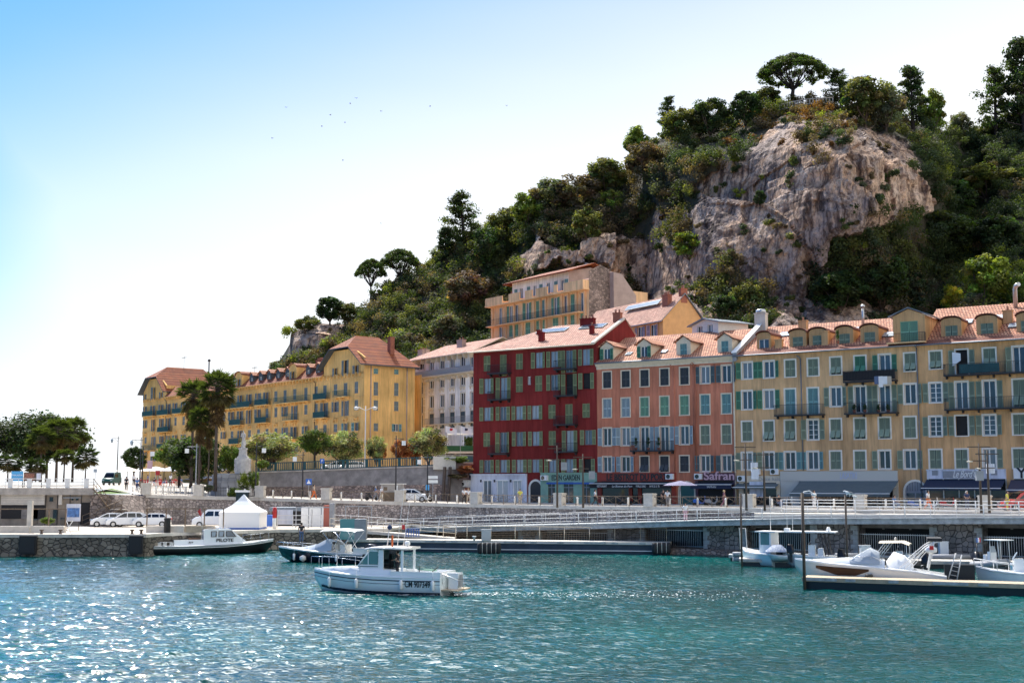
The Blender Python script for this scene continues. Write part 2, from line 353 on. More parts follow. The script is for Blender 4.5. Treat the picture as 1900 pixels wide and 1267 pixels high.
def np_mesh(name, co, q, m, smooth=False, me=None):
    me = me or bpy.data.meshes.new(name); k = q.shape[1]
    me.vertices.add(len(co)); me.vertices.foreach_set('co', co.astype(np.float32).ravel())
    me.loops.add(q.size); me.loops.foreach_set('vertex_index', q.ravel().astype(np.int32))
    me.polygons.add(len(q)); me.polygons.foreach_set('loop_start', np.arange(0, q.size, k, dtype=np.int32)); me.polygons.foreach_set('loop_total', np.full(len(q), k, np.int32))
    me.polygons.foreach_set('use_smooth', np.full(len(q), smooth)); me.materials.append(m); me.update(calc_edges=True); return me
# ================================================================ water
def water_material():
    M = mat('water', (.004,.105,.105), .04, spec=.5); t, b = nodes_of(M); N = t.nodes.new; L = t.links.new
    b.inputs['IOR'].default_value = 1.34
    c = N('ShaderNodeTexCoord'); mp_ = N('ShaderNodeMapping'); mp_.inputs['Scale'].default_value = (.6, 1.5, 1); L(c.outputs['Object'], mp_.inputs[0])
    n = N('ShaderNodeTexNoise'); n.inputs['Scale'].default_value = 2.3; n.inputs['Detail'].default_value = 2.2; n.inputs['Roughness'].default_value = .5; n.inputs['Distortion'].default_value = .8; L(mp_.outputs[0], n.inputs[0])
    bn = N('ShaderNodeBump'); bn.inputs['Distance'].default_value = .085; bn.inputs['Strength'].default_value = 1; L(n.outputs[0], bn.inputs['Height']); L(bn.outputs[0], b.inputs['Normal'])
    n2 = N('ShaderNodeTexNoise'); n2.inputs['Scale'].default_value = .05; n2.inputs['Detail'].default_value = 3; L(c.outputs['Object'], n2.inputs[0])
    r = N('ShaderNodeValToRGB'); r.color_ramp.elements[0].position = .35; r.color_ramp.elements[0].color = (.001,.034,.033,1); r.color_ramp.elements[1].position = .65; r.color_ramp.elements[1].color = (.001,.088,.082,1)
    L(n2.outputs[0], r.inputs[0]); L(r.outputs[0], b.inputs['Base Color'])
    return M
MT['water'] = water_material()
nY, nU = 900, 960
u = np.linspace(-.68, .68, nU); yy = np.geomspace(20., 133., nY)
U, YY = np.meshgrid(u, yy); XX = U*YY
ZZ = np.zeros_like(XX); wr = np.random.RandomState(5)
for i in range(46):
    lam = .42*(3.6/.42)**(wr.rand()**1.4); th = R(-82)+wr.randn()*.5; k = 2*PI/lam
    amp = .0046*lam**.5*(.6+.8*wr.rand()); ph = k*(XX*math.cos(th)+YY*math.sin(th))+wr.rand()*6.28+1.2*fbm(XX*.12+i, YY*.12, 2, i)
    sw = np.sin(ph); ZZ += amp*(sw+.35*(sw*sw-.5))
patch = .40+1.1*np.clip((fbm(XX*.035, YY*.09, 4, 77)-.30)*2.6, 0, 1); ZZ *= patch
bx0, by0 = PZ(870, 1105, 0).xy                    # wake of the moving boat
wd = np.clip(1-np.abs(YY-by0-(XX-bx0)*-.10)/(1.0+.05*np.clip(XX-bx0, 0, 60)), 0, 1)*(XX > bx0-9)*np.exp(-np.clip(XX-bx0, 0, 99)/30)
ZZ += .16*wd*(fbm(XX*2.3, YY*2.3, 3, 9)-.5)
wm = grid_mesh('water', XX, YY, ZZ+.0, MT['water'])
tag(link('water', wm), kind='structure')
b = MB(); b.quad((-4000,10,-.32),(4000,10,-.32),(4000,8000,-.32),(-4000,8000,-.32)); tag(b.build('sea', MT['water']), kind='structure')
# foam of the wake
fm = MB(); fr = random.Random(3)
for i in range(800):
    t = fr.random()**2*18; x = bx0-.8+t; y = by0+(x-bx0)*-.10+fr.gauss(0, .30+.11*t); s = fr.uniform(.012, .05)
    pts = [(x+s*1.5*math.cos(a)*fr.uniform(.6, 1.2), y+s*math.sin(a)*fr.uniform(.6, 1.2), .12+fr.uniform(0, .04)) for a in [k*PI/3 for k in range(6)]]
    fm.quad(*pts)
for i in range(120):
    t = fr.random(); x = bx0-9+9*t; y = by0-.2+fr.gauss(0, .12)-.35*t; s = fr.uniform(.02, .06)
    fm.quad(*[(x+s*2*math.cos(a), y+s*math.sin(a), .10) for a in [k*PI/3 for k in range(6)]])
tag(fm.build('wake_foam', MT['white_paint']), kind='stuff', label='white foam of the wake trailing behind the moving boat', cat='foam')
# ================================================================ line of the quay and the street
TH = R(-33.3); TC, TS = math.cos(TH), math.sin(TH); NX, NY = -TS, TC     # facade direction / inward normal
def line_pt(px, dist, z):              # a point of the line at distance dist in pixel column px
    lo, hi = 20., 400.
    for _ in range(50):
        mid = (lo+hi)/2; q = PX(px, mid, z)
        if q.x*NX+q.y*NY < dist: lo = mid
        else: hi = mid
    return PX(px, lo, z)
FD = 125.6; WD = 112.3; RD = 106.0; LD = 108.2
wall_pts = [PX(x, y, z) for x, y, z in ((-250,138,6.1),(165,138,6.1),(190,139.5,6.0),(226,141,5.65),(268,142,5.3),(365,143,5.1),(480,143,4.95),(603,142,4.7),(740,140,4.5))]
wall_pts += [line_pt(x, WD, z) for x, z in ((881,4.3),(1036,4.25),(1204,4.25),(1389,4.25),(1595,4.25),(1827,4.25),(2150,4.25))]
far_pts = [PX(x, y, z) for x, y, z in ((-250,260,6.2),(165,262,6.2),(190,262,6.4),(226,262,6.6),(268,262,7.0),(365,236,6.6),(478,165,5.05),(603,161,4.8),(740,158,4.6),(862,154.5,4.4))]
far_pts += [line_pt(x, FD+1, 4.25) for x in (1036,1204,1389,1595,1827,2150)]
b = MB()
for i in range(len(wall_pts)-1): b.quad(wall_pts[i], wall_pts[i+1], far_pts[i+1], far_pts[i])
tag(b.build('street', MT['pavement']), kind='structure')
# carriageway, 4 mm above the pavement, with a kerb step
b = MB()
for i in range(9, len(wall_pts)-1):
    q = [wall_pts[i].lerp(far_pts[i], .35), wall_pts[i+1].lerp(far_pts[i+1], .35), wall_pts[i+1].lerp(far_pts[i+1], .72), wall_pts[i].lerp(far_pts[i], .72)]
    b.quad(*[p+Vector((0,0,.006)) for p in q])
tag(b.build('road', MT['asphalt']), kind='structure')
b = MB()
for i in range(9, len(wall_pts)-1):
    for t in (.33, .72):
        a, c = wall_pts[i].lerp(far_pts[i], t), wall_pts[i+1].lerp(far_pts[i+1], t); a2, c2 = wall_pts[i].lerp(far_pts[i], t+.018), wall_pts[i+1].lerp(far_pts[i+1], t+.018)
        z = Vector((0,0,.13)); b.quad(a+z, c+z, c2+z, a2+z); b.quad(a, c, c+z, a+z); b.quad(a2+z, c2+z, c2, a2)
tag(b.build('kerb', MT['pale_concrete']), kind='structure')
# land behind everything
b = MB(); b.quad((-95,200,3.9),(10,145,3.9),(150,60,3.9),(600,60,3.9),(600,900,3.9),(-70,900,3.9)); tag(b.build('ground', MT['pavement']), kind='structure')
# terrace behind the retaining wall
T0 = PX(474,165,8.0); T1 = PX(700,158.5,8.35); T2 = PX(846,154.2,8.6)
b = MB(); b.quad(T0, T1, T2, PX(905,170,8.6), PX(930,260,8.6), PX(240,300,7.4), PX(262,262,7.1), PX(330,250,7.2), PX(440,205,7.6)); tag(b.build('terrace', MT['pavement']), kind='structure')
# lower quay
qf = [(PX(-250,114.5,2)), PX(270,114.6,2), PX(300,117.2,2), PX(400,121.5,2), PX(520,126,2), PX(655,128,2)]
qb = [PX(-250,138.1,2), PX(270,142.1,2), PX(300,142.5,2), PX(400,143,2), PX(520,142.8,2), PX(700,141,2)]
b = MB()
for i in range(len(qf)-1): b.quad(qf[i], qf[i+1], qb[i+1], qb[i])
b.quad(qf[-1], PX(720,128.5,2), PX(760,139,2), qb[-1])
tag(b.build('quay', MT['quay_ground']), kind='structure')
# quay front wall: its own thing, with a coping course and dark recesses
qw = thing('quay_wall', 'rough stone quay wall rising from the water under the lower quay', 'wall')
b = MB(); cpg = MB(); qq = qf+[PX(720,128.5,2), PX(760,139,2)]
for i in range(len(qq)-1):
    a, c = qq[i], qq[i+1]; b.quad((a.x,a.y,-1.5),(c.x,c.y,-1.5),(c.x,c.y,1.72),(a.x,a.y,1.72))
    d = (c-a).normalized(); n = Vector((d.y,-d.x,0)); L_ = (c-a).length; k = max(1, int(L_/1.6))
    for j in range(k):
        p0 = a.lerp(c, j/k); p1 = a.lerp(c, (j+1)/k)-d*.02
        M = Matrix.Translation(p0) @ Matrix.Rotation(math.atan2(d.y, d.x), 4, 'Z'); cpg.box(0, (p1-p0).length, -.06, .62, -.28, .012, M=M)
b.build('stone_face', MT['quay_stone'], qw); cpg.build('coping', MT['pale_concrete'], qw)
for px0, px1 in ((38,69),(241,266)):
    a, c = PX(px0,114.3,2), PX(px1,114.3,2); fb = MB(); fb.box(a.x, c.x, a.y-.25, a.y+.1, .25, 1.9); fb.box(a.x+.1, c.x-.1, a.y-.33, a.y-.25, .4, 1.7); fb.build('fender', MT['rubber'], qw)
# ================================================================ promenade wall (masonry), coping, pillars, railings
pw = thing('promenade_wall', 'long stone masonry wall with white coping below the promenade', 'wall')
b = MB(); cb = MB()
for i in range(4, len(wall_pts)-1):
    a, c = wall_pts[i], wall_pts[i+1]; zb = 1.9 if i < 9 else .4
    b.quad((a.x,a.y,zb),(c.x,c.y,zb),(c.x,c.y,c.z-.3),(a.x,a.y,a.z-.3))
    d = c-a; dn = Vector((d.x,d.y,0)).normalized(); n = Vector((dn.y,-dn.x,0)); k = max(1, int(d.length/1.9))
    for j in range(k):
        p0 = a.lerp(c, j/k)+n*.12; p1 = a.lerp(c, (j+.985)/k)+n*.12; q0 = p0-n*.7; q1 = p1-n*.7; zt = Vector((0,0,.06)); zl = Vector((0,0,-.3))
        cb.quad(p0+zt, p1+zt, q1+zt, q0+zt); cb.quad(p0+zl, p1+zl, p1+zt, p0+zt); cb.quad(q1+zl, q0+zl, q0+zt, q1+zt); cb.quad(p0+zl, p0+zt, q0+zt, q0+zl)
b.build('masonry_face', MT['masonry_fine'], pw); cb.build('coping', MT['pale_concrete'], pw)
def pillar_mesh():
    b = MB(); b.box(-.5,.5,-.45,.45,0,1.18); b.box(-.56,.56,-.51,.51,1.18,1.27); b.box(-.5,.5,-.45,.45,1.27,1.31); b.box(-.54,.54,-.49,.49,0,.1); return b.mesh('pillar', MT['pale_concrete'])
pm = pillar_mesh()
for i in range(4, len(wall_pts)-1):
    a, c = wall_pts[i], wall_pts[i+1]; an = math.atan2(c.y-a.y, c.x-a.x); link('pillar', pm, pw, a+Vector((-NX*-.25, -NY*-.25, .06)), an)
# railing of the promenade: crossed bars right of px 470, upright pickets left of it
for i in range(4, len(wall_pts)-1):
    a, c = wall_pts[i]+Vector((0,.25,.06)), wall_pts[i+1]+Vector((0,.25,.06)); d = c-a; L_ = d.length; rb = MB()
    at_ = lambda s, h: a+d*s+Vector((0,0,h))
    s0, s1 = .6/L_, 1-.6/L_
    rb.tube([at_(s0,1.0), at_(s1,1.0)], .024, 5); rb.tube([at_(s0,.12), at_(s1,.12)], .018, 4)
    if i >= 6:
        n = 6
        for k in range(n):
            t0 = s0+(s1-s0)*k/n; t1 = s0+(s1-s0)*(k+1)/n; rb.tube([at_(t0,0), at_(t0,1.0)], .03, 5)
            rb.tube([at_(t0,.12), at_(t1,1.0)], .018, 4); rb.tube([at_(t0,1.0), at_(t1,.12)], .018, 4); tm = (t0+t1)/2; rb.tube([at_(tm,.56), at_(tm,1.0)], .014, 4)
        rb.build('railing', MT['brown_metal'], pw)
    else:
        n = int(L_/.22)
        for k in range(n+1):
            t0 = s0+(s1-s0)*k/n; rb.tube([at_(t0,0), at_(t0,1.12 if k % 8 else 1.3)], .014 if k % 8 else .03, 4)
        rb.build('railing', MT['dark_metal'], pw)
# ================================================================ ramp and cantilevered walkway
rp = thing('walkway', 'concrete walkway ramp climbing to the right on stone piers, with white rails', 'walkway')
rpx = [(700,1.6),(823,1.95),(950,2.28),(1100,2.65),(1300,3.14),(1500,3.5),(1700,3.68),(1900,3.84),(2150,3.95)]
rf = [line_pt(x, RD, z) for x, z in rpx]; rbk = [line_pt(x, WD-.2, z) for x, z in rpx]
b = MB(); up = Vector((0,0,.42)); 
for i in range(len(rf)-1):
    b.quad(rf[i], rf[i+1], rbk[i+1], rbk[i]); b.quad(rf[i]-up, rf[i+1]-up, rf[i+1], rf[i]); b.quad(rf[i]-up, rbk[i]-up, rbk[i+1]-up, rf[i+1]-up)
    a, c = rf[i], rf[i+1]; n = Vector((-NX,-NY,0))*.1
    b.quad(a+n, c+n, c+Vector((0,0,.1))+n, a+Vector((0,0,.1))+n); b.quad(a+n+Vector((0,0,.1)), c+n+Vector((0,0,.1)), c+Vector((0,0,.1))-n*2, a+Vector((0,0,.1))-n*2)
b.build('deck_slab', MT['deck_concrete'], rp)
def poly_at(pts, s):
    ls = [(pts[i+1]-pts[i]).length for i in range(len(pts)-1)]; 
    for i, l in enumerate(ls):
        if s <= l or i == len(ls)-1: return pts[i].lerp(pts[i+1], min(1, s/l))
        s -= l
def poly_len(pts): return sum((pts[i+1]-pts[i]).length for i in range(len(pts)-1))
def rail_run(pts, heights, r, post, pr, name, m, parent, hpost, alt=0):
    L_ = poly_len(pts); b = MB()
    for h in heights: b.tube([p+Vector((0,0,h)) for p in pts], r, 5)
    n = int(L_/post)
    for k in range(n+1):
        p = poly_at(pts, L_*k/n); b.tube([p, p+Vector((0,0,hpost))], pr*(2.2 if alt and k % alt == 0 else 1), 5)
    return b.build(name, m, parent)
rail_run(rf, (.36,.72,1.08), .024, 2.1, .022, 'outer_railing', MT['white_rail'], rp, 1.1, 3)
ri = [line_pt(x, WD-1.1, z+.1) for x, z in rpx[:5]]
rail_run(ri, (.95,), .024, 2.4, .02, 'inner_railing', MT['white_rail'], rp, 1.0)
up_r = [line_pt(x, WD-1.3, 4.0) for x in (1450,1600,1750,1900,2150)]
rail_run(up_r, (.25,.55,.85,1.12), .032, 3.4, .055, 'upper_railing', MT['white_rail'], rp, 1.15)
b = MB()
q0, q1 = [line_pt(x, WD-1.7, 3.2) for x in (1400, 2150)]; 
for dz in (0,): b.quad(q0+Vector((0,0,-.6)), q1+Vector((0,0,-.4)), q1+Vector((0,0,.9)), q0+Vector((0,0,.62))); b.quad(q0+Vector((0,0,.62)), q1+Vector((0,0,.9)), line_pt(2150,WD,4.1), line_pt(1400,WD,3.9))
b.build('upper_kerb', MT['pale_concrete'], rp)
# dark soffit back wall, ledge, piers, fences
b = MB(); a, c = line_pt(640, LD+3.2, .5), line_pt(2150, LD+3.2, .5); b.quad((a.x,a.y,-.5),(c.x,c.y,-.5),(c.x,c.y,3.6),(a.x,a.y,1.5)); b.build('back_wall', MT['rubble'], rp)
b = MB(); a, c = line_pt(690, LD-1.0, .55), line_pt(2150, LD-1.0, .55); a2, c2 = line_pt(690, WD, .55), line_pt(2150, WD, .55)
b.quad(a, c, c2, a2); b.quad((a.x,a.y,-1),(c.x,c.y,-1), c, a); b.build('ledge', MT['rubble'], rp)
piers = ((962,1003),(1128,1196),(1306,1385),(1505,1592),(1727,1823),(1985,2090))
for p0, p1 in piers:
    a, c = line_pt(p0, LD, .55), line_pt(p1, LD, .55); L_ = (c-a).length
    t = (a.x+c.x)/2; zt = np.interp((p0+p1)/2, [q[0] for q in rpx], [q[1] for q in rpx])-.42
    b = MB(); b.box(0, L_, 0, 3.0, 0, zt-.55-.002); o = b.build('stone_pier', MT['pier_stone'], rp, a, TH)
    b = MB(); b_2 = MB(); z = 0
    while z < zt-.95:
        for s in (0, 1):
            w_ = .62 if int(z/.4) % 2 else .42; x0 = -.03 if s == 0 else L_-w_+.03; (b, b_2)[s].box(x0, x0+w_, -.04, .3, z+.01, z+.39)
        z += .4
    b.build('quoin', MT['deck_concrete'], o); b_2.build('quoin', MT['deck_concrete'], o)
gaps = ((1003,1128),(1196,1306),(1385,1505),(1592,1727),(1823,1985))
for p0, p1 in gaps:
    a, c = line_pt(p0, LD+.7, .55), line_pt(p1, LD+.7, .55); L_ = (c-a).length; b = MB(); n = int(L_/.19)
    zt = np.interp((p0+p1)/2, [q[0] for q in rpx], [q[1] for q in rpx])-.55
    fh = min(1.75, zt-.75)
    for k in range(n): b.box(k*.19+.05, k*.19+.078, 0, .03, 0, fh)
    b.box(0, L_, -.01, .045, fh-.12, fh-.06); b.box(0, L_, -.01, .045, .1, .16); b.build('picket_fence', MT['steel'], rp, a, TH)
    b = MB(); b.box(0, L_, .5, 2.3, zt-.9, zt-.45); b.box(0, L_, 1.6, 1.7, 0, zt-.9, m=1)  # second box is a dark sheet painting the shade under the deck
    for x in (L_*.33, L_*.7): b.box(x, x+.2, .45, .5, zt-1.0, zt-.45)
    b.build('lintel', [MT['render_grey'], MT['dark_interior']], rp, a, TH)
# ================================================================ hill
tops = [(455,835),(495,790),(520,735),(529,700),(534,665),(540,616),(590,600),(640,602),(672,585),(692,548),(740,522),(800,486),(860,448),(930,412),(985,372),(1080,350),(1160,318),(1215,262),(1300,228),(1400,206),(1450,196),(1530,190),(1600,205),(1680,222),(1750,243),(1800,243),(1900,225),(2200,200)]
yb_ = [(455,272),(540,268),(640,248),(760,232),(900,232),(1180,222),(1300,192),(1500,176),(1900,162),(2200,150)]
yt_ = [(455,310),(535,300),(640,300),(860,298),(1000,290),(1200,284),(1470,262),(1620,260),(1750,276),(2200,262)]
NCc, NRr = 560, 260
pxs = np.linspace(455, 2200, NCc); vs = np.linspace(0, 1, NRr)
topy = np.interp(pxs, *zip(*tops)); Yb = np.interp(pxs, *zip(*yb_)); Yt = np.interp(pxs, *zip(*yt_))
ybase = np.interp(pxs, [455,700,900,1300,1600,2200], [860,800,740,700,760,800])
def sstep(x, a, b): t = np.clip((x-a)/(b-a), 0, 1); return t*t*(3-2*t)
cl = sstep(pxs, 940, 1010)*(1-sstep(pxs, 1735, 1800))
bl = (1-sstep(pxs, 600, 660))
V, PXg = np.meshgrid(vs, pxs, indexing='ij')
g_soft = V**1.15
g_cl = np.interp(vs, [0,.28,.34,.84,.9,1], [0,.40,.48,.60,.70,1])[:, None]*np.ones_like(V)
g_bl = np.interp(vs, [0,.35,.5,.93,1], [0,.25,.5,.62,1])[:, None]*np.ones_like(V)
G = g_soft*(1-cl-bl)+g_cl*cl+g_bl*bl
Yg = Yb+(Yt-Yb)*G; PYg = ybase+(topy-ybase)*V
# bulge of the main crag
def blob(cx, cy, rx, ry, p=2): return np.clip(1-((PXg-cx)/rx)**2-((PYg-cy)/ry)**2, 0, 1)**(1/p)
Yg = Yg-12*blob(1575, 350, 190, 235, .62)-7*blob(1350, 520, 150, 150)-6*blob(1080, 520, 130, 100)+10*blob(1800, 420, 60, 160)
def in_poly(px, py, poly):
    ins = np.zeros(px.shape, bool); n = len(poly)
    for i in range(n):
        x1, y1 = poly[i]; x2, y2 = poly[(i+1) % n]
        c = ((y1 > py) != (y2 > py)) & (px < (x2-x1)*(py-y1)/((y2-y1) or 1e-9)+x1); ins ^= c
    return ins
rock_polys = [[(1300,345),(1345,305),(1380,285),(1430,240),(1490,205),(1590,195),(1640,225),(1660,250),(1705,285),(1708,330),(1732,370),(1728,402),(1690,402),(1640,425),(1610,440),(1560,445),(1530,480),(1500,520),(1480,580),(1430,560),(1400,520),(1350,500),(1310,520),(1270,560),(1330,600),(1200,600),(1180,520),(1100,500),(1040,495),(960,530),(962,470),(1000,440),(1070,470),(1110,430),(1190,445),(1215,405),(1240,420),(1250,470),(1285,450),(1275,400)],
              [(533,690),(536,625),(560,603),(640,600),(652,612),(610,640),(590,675)], [(1010,560),(1340,560),(1340,760),(1010,740)], [(1440,560),(1640,565),(1640,700),(1400,700)]]
jx = PXg+28*(fbm(PXg*.035, PYg*.035, 4, 3)-.5)*2; jy = PYg+26*(fbm(PXg*.035, PYg*.035, 4, 8)-.5)*2
rock = np.zeros_like(PXg)
for pl in rock_polys: rock = np.maximum(rock, in_poly(jx, jy, pl).astype(float))
# world position, then relief
def pts_world(PXa, PYa, Ya):
    dx = (PXa-950)/F; dy = (633.5-PYa)/F; s = Ya/(cp-dy*sp_); return dx*s, Ya, H+(sp_+dy*cp)*s
Xh, Yh, Zh = pts_world(PXg, PYg, Yg)
def facets(x, z, sc, seed):
    gx, gz = x*sc, z*sc; ix, iz = np.floor(gx), np.floor(gz); best = np.full(x.shape, 9.); val = np.zeros(x.shape)
    for dx in (-1,0,1):
        for dz in (-1,0,1):
            cx, cz = ix+dx, iz+dz; px_ = cx+_hash(cx, cz, seed); pz_ = cz+_hash(cx, cz, seed+1); d = (gx-px_)**2+(gz-pz_)**2
            v = (_hash(cx, cz, seed+2)-.5)+1.3*(_hash(cx, cz, seed+3)-.5)*(gx-px_)+1.0*(_hash(cx, cz, seed+4)-.35)*(gz-pz_); k_ = d < best; val = np.where(k_, v, val); best = np.where(k_, d, best)
    return val
wx_ = Xh+6*(fbm(Xh*.05, Zh*.05, 3, 14)-.5)*2; wz_ = Zh+6*(fbm(Xh*.05, Zh*.05, 3, 15)-.5)*2
wx_ = wx_+.35*Yh; fac = 6.5*facets(wx_+.3*wz_, wz_*.5, .055, 5)+1.9*facets(wx_-.2*wz_, wz_*.55, .16, 9)+.5*facets(wx_, wz_*.7, .5, 13)
rel = fac+3.0*(fbm((Xh+.3*Yh)*.045, Zh*.030, 5, 21, True)-.6)+.6*(fbm(Xh*.30, Zh*.10, 4, 31, True)-.55)+1.5*(fbm(Xh*.6, Zh*.35, 4, 41, True)-.5)
crack = np.clip(.18-np.abs(fbm(Xh*.07, Zh*.035, 4, 52)-.5)*3, 0, 1)*5
relief = rock*(-rel*1.0+crack)+(1-rock)*(-2.5*(fbm(Xh*.08, Zh*.08, 4, 61)-.5))
edge = 1-sstep(V, .93, 1.0)
Yh = Yh+relief*edge
ledge = rock*.7*(fbm(Xh*.05, Zh*.35, 3, 71)-.5)*edge; Zh = Zh+ledge
# back of the hill
kb = 14
Xb = np.stack([Xh[-1]*(1+.012*i*i) for i in range(1, kb)]); Yb2 = np.stack([Yh[-1]+(4+i)*i*1.0 for i in range(1, kb)]); Zb = np.stack([Zh[-1]*1.0-.35*i*i+1.2*(fbm(Xh[-1]*.1+i, Xh[-1]*0+i, 2, 5)-.5) for i in range(1, kb)])
Xa = np.vstack([Xh, Xb]); Ya = np.vstack([Yh, Yb2]); Za = np.vstack([Zh, Zb]); ra = np.vstack([rock, np.zeros_like(Xb)])
def hill_material():
    M = mat('rock_and_scrub_soil', (.3,.25,.22), .95); t, b = nodes_of(M); N = t.nodes.new; L = t.links.new
    c = N('ShaderNodeTexCoord'); at = N('ShaderNodeAttribute'); at.attribute_name = 'rock'
    def noise(sc, det=6, scale3=(1,1,1), rough=.6, dist=0):
        m = N('ShaderNodeMapping'); m.inputs['Scale'].default_value = scale3; L(c.outputs['Object'], m.inputs[0])
        n = N('ShaderNodeTexNoise'); n.inputs['Scale'].default_value = sc; n.inputs['Detail'].default_value = det; n.inputs['Roughness'].default_value = rough; n.inputs['Distortion'].default_value = dist; L(m.outputs[0], n.inputs[0]); return n.outputs[0]
    def ramp(v, st):
        r = N('ShaderNodeValToRGB'); e = r.color_ramp.elements
        while len(e) < len(st): e.new(.5)
        for i, (p, cc) in enumerate(st): e[i].position = p; e[i].color = (*cc, 1)
        L(v, r.inputs[0]); return r.outputs[0]
    def mix(f, a, b_, mode='MIX'):
        m = N('ShaderNodeMix'); m.data_type = 'RGBA'; m.blend_type = mode
        if isinstance(f, (int, float)): m.inputs[0].default_value = f
        else: L(f, m.inputs[0])
        L(a, m.inputs[6]); L(b_, m.inputs[7]); return m.outputs[2]
    base = ramp(noise(.075, 8), [(.34,(.27,.205,.18)),(.45,(.41,.32,.275)),(.54,(.60,.40,.27)),(.68,(.62,.49,.40))])
    streak = ramp(noise(.55, 6, (1,1,.10), .65, .8), [(.40,(.20,.15,.13)),(.49,(1,1,1)),(.66,(1.25,1.2,1.15))])
    fine = ramp(noise(1.6, 8, (1,1,.6), .7), [(.36,(.35,.32,.32)),(.5,(.95,.95,.95)),(.68,(1.35,1.3,1.25))])
    vc = N('ShaderNodeTexVoronoi'); vc.feature = 'DISTANCE_TO_EDGE'; vc.inputs['Scale'].default_value = .16; mc = N('ShaderNodeMapping'); mc.inputs['Scale'].default_value = (1,.5,.45); mc.inputs['Rotation'].default_value = (0,.25,0)
    nzv = N('ShaderNodeTexNoise'); nzv.inputs['Scale'].default_value = .5; nzv.inputs['Detail'].default_value = 6; L(c.outputs['Object'], nzv.inputs[0]); av = N('ShaderNodeVectorMath'); av.operation = 'MULTIPLY_ADD'; av.inputs[1].default_value = (3.5,3.5,3.5); L(nzv.outputs[1], av.inputs[0]); L(c.outputs['Object'], av.inputs[2]); L(av.outputs[0], mc.inputs[0]); L(mc.outputs[0], vc.inputs[0])
    base = mix(.8, base, ramp(vc.outputs['Distance'], [(.0,(.25,.20,.18)),(.035,(.7,.66,.64)),(.07,(1,1,1))]), 'MULTIPLY')
    rockc = mix(1, mix(.85, base, streak, 'MULTIPLY'), fine, 'MULTIPLY')
    soil = ramp(noise(.4, 6), [(.35,(.030,.032,.018)),(.6,(.075,.062,.035))])
    L(mix(at.outputs['Fac'], soil, rockc), b.inputs['Base Color'])
    bn = N('ShaderNodeBump'); bn.inputs['Distance'].default_value = .7; bn.inputs['Strength'].default_value = 1
    v = N('ShaderNodeTexVoronoi'); v.inputs['Scale'].default_value = .55; m = N('ShaderNodeMapping'); m.inputs['Scale'].default_value = (1,1,.45); L(c.outputs['Object'], m.inputs[0]); L(m.outputs[0], v.inputs[0])
    ad = N('ShaderNodeMath'); ad.operation = 'ADD'; L(noise(1.1, 8, (1,1,.5), .7), ad.inputs[0]); mm = N('ShaderNodeMath'); mm.operation = 'MULTIPLY'; mm.inputs[1].default_value = .3; L(v.outputs['Distance'], mm.inputs[0]); L(mm.outputs[0], ad.inputs[1])
    L(ad.outputs[0], bn.inputs['Height']); L(bn.outputs[0], b.inputs['Normal']); return M
hm = grid_mesh('hill', Xa, Ya, Za, hill_material(), False)
at = hm.attributes.new('rock', 'FLOAT', 'POINT'); at.data.foreach_set('value', ra.astype(np.float32).ravel())
tag(link('hill', hm), kind='structure')
# ================================================================ building kit
_cache = {}
def cached(key, fn):
    if key not in _cache: _cache[key] = fn()
    return _cache[key]
def q5(v): return round(v*20)/20
def window_mesh(w, h, glass, trim, tw, sill):
    def f():
        b = MB(); b.quad((-w/2,.2,0),(w/2,.2,0),(w/2,.2,h),(-w/2,.2,h), m=0)
        if tw:
            y0, y1 = -.035, .04
            b.box(-w/2-tw, -w/2, y0, y1, -.02, h+tw, m=1); b.box(w/2, w/2+tw, y0, y1, -.02, h+tw, m=1); b.box(-w/2+.001, w/2-.001, y0, y1, h, h+tw-.001, m=1)
        if sill: b.box(-w/2-.14, w/2+.14, -.10, .05, -.12, -.021, m=1)
        return b.mesh('window', [MT[glass], MT[trim]])
    return cached(('w', w, h, glass, trim, tw, sill), f)
def frame_mesh(w, h, m, n=2, tr=.72):
    def f():
        b = MB(); t = .055; y0, y1 = .13, .19
        b.box(-w/2, -w/2+t, y0, y1, 0, h); b.box(w/2-t, w/2, y0, y1, 0, h); b.box(-w/2+t, w/2-t, y0, y1, 0, t*1.3); b.box(-w/2+t, w/2-t, y0, y1, h-t, h)
        b.box(-.05, .05, y0-.01, y1, t*1.3, h-t)
        if n > 2:
            for k in range(1, n): b.box(-w/2+t, w/2-t, y0+.005, y1-.005, h*k/n-.02, h*k/n+.02)
        return b.mesh('frame', MT[m])
    return cached(('f', w, h, m, n), f)
def shutter_mesh(w, h, m, flap=False):
    def f():
        b = MB(); t = .06
        zs = [(0, h*.48), (h*.48, h)] if not flap else [(h*.42, h)]
        for z0, z1 in zs:
            b.box(0, t, 0, .045, z0, z1); b.box(w-t, w, 0, .045, z0, z1); b.box(t, w-t, 0, .045, z0, z0+t); b.box(t, w-t, 0, .045, z1-t, z1)
            n = max(3, int((z1-z0-2*t)/.085))
            for k in range(n):
                z = z0+t+(z1-z0-2*t)*k/n; d = (z1-z0-2*t)/n
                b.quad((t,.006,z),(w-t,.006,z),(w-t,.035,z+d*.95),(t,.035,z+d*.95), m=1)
            b.quad((t,.043,z0+t),(w-t,.043,z0+t),(w-t,.043,z1-t),(t,.043,z1-t))
        if flap:
            M = Matrix.Translation((0,.0,h*.42)) @ Matrix.Rotation(R(-32), 4, 'X'); b.box(.02, w-.02, -.02, .02, -h*.40, 0, M=M)
            b.box(0, t, 0, .045, 0, h*.42); b.box(w-t, w, 0, .045, 0, h*.42)
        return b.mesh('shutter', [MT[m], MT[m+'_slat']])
    return cached(('s', q5(w), q5(h), m, flap), f)
wrg = random.Random(9)
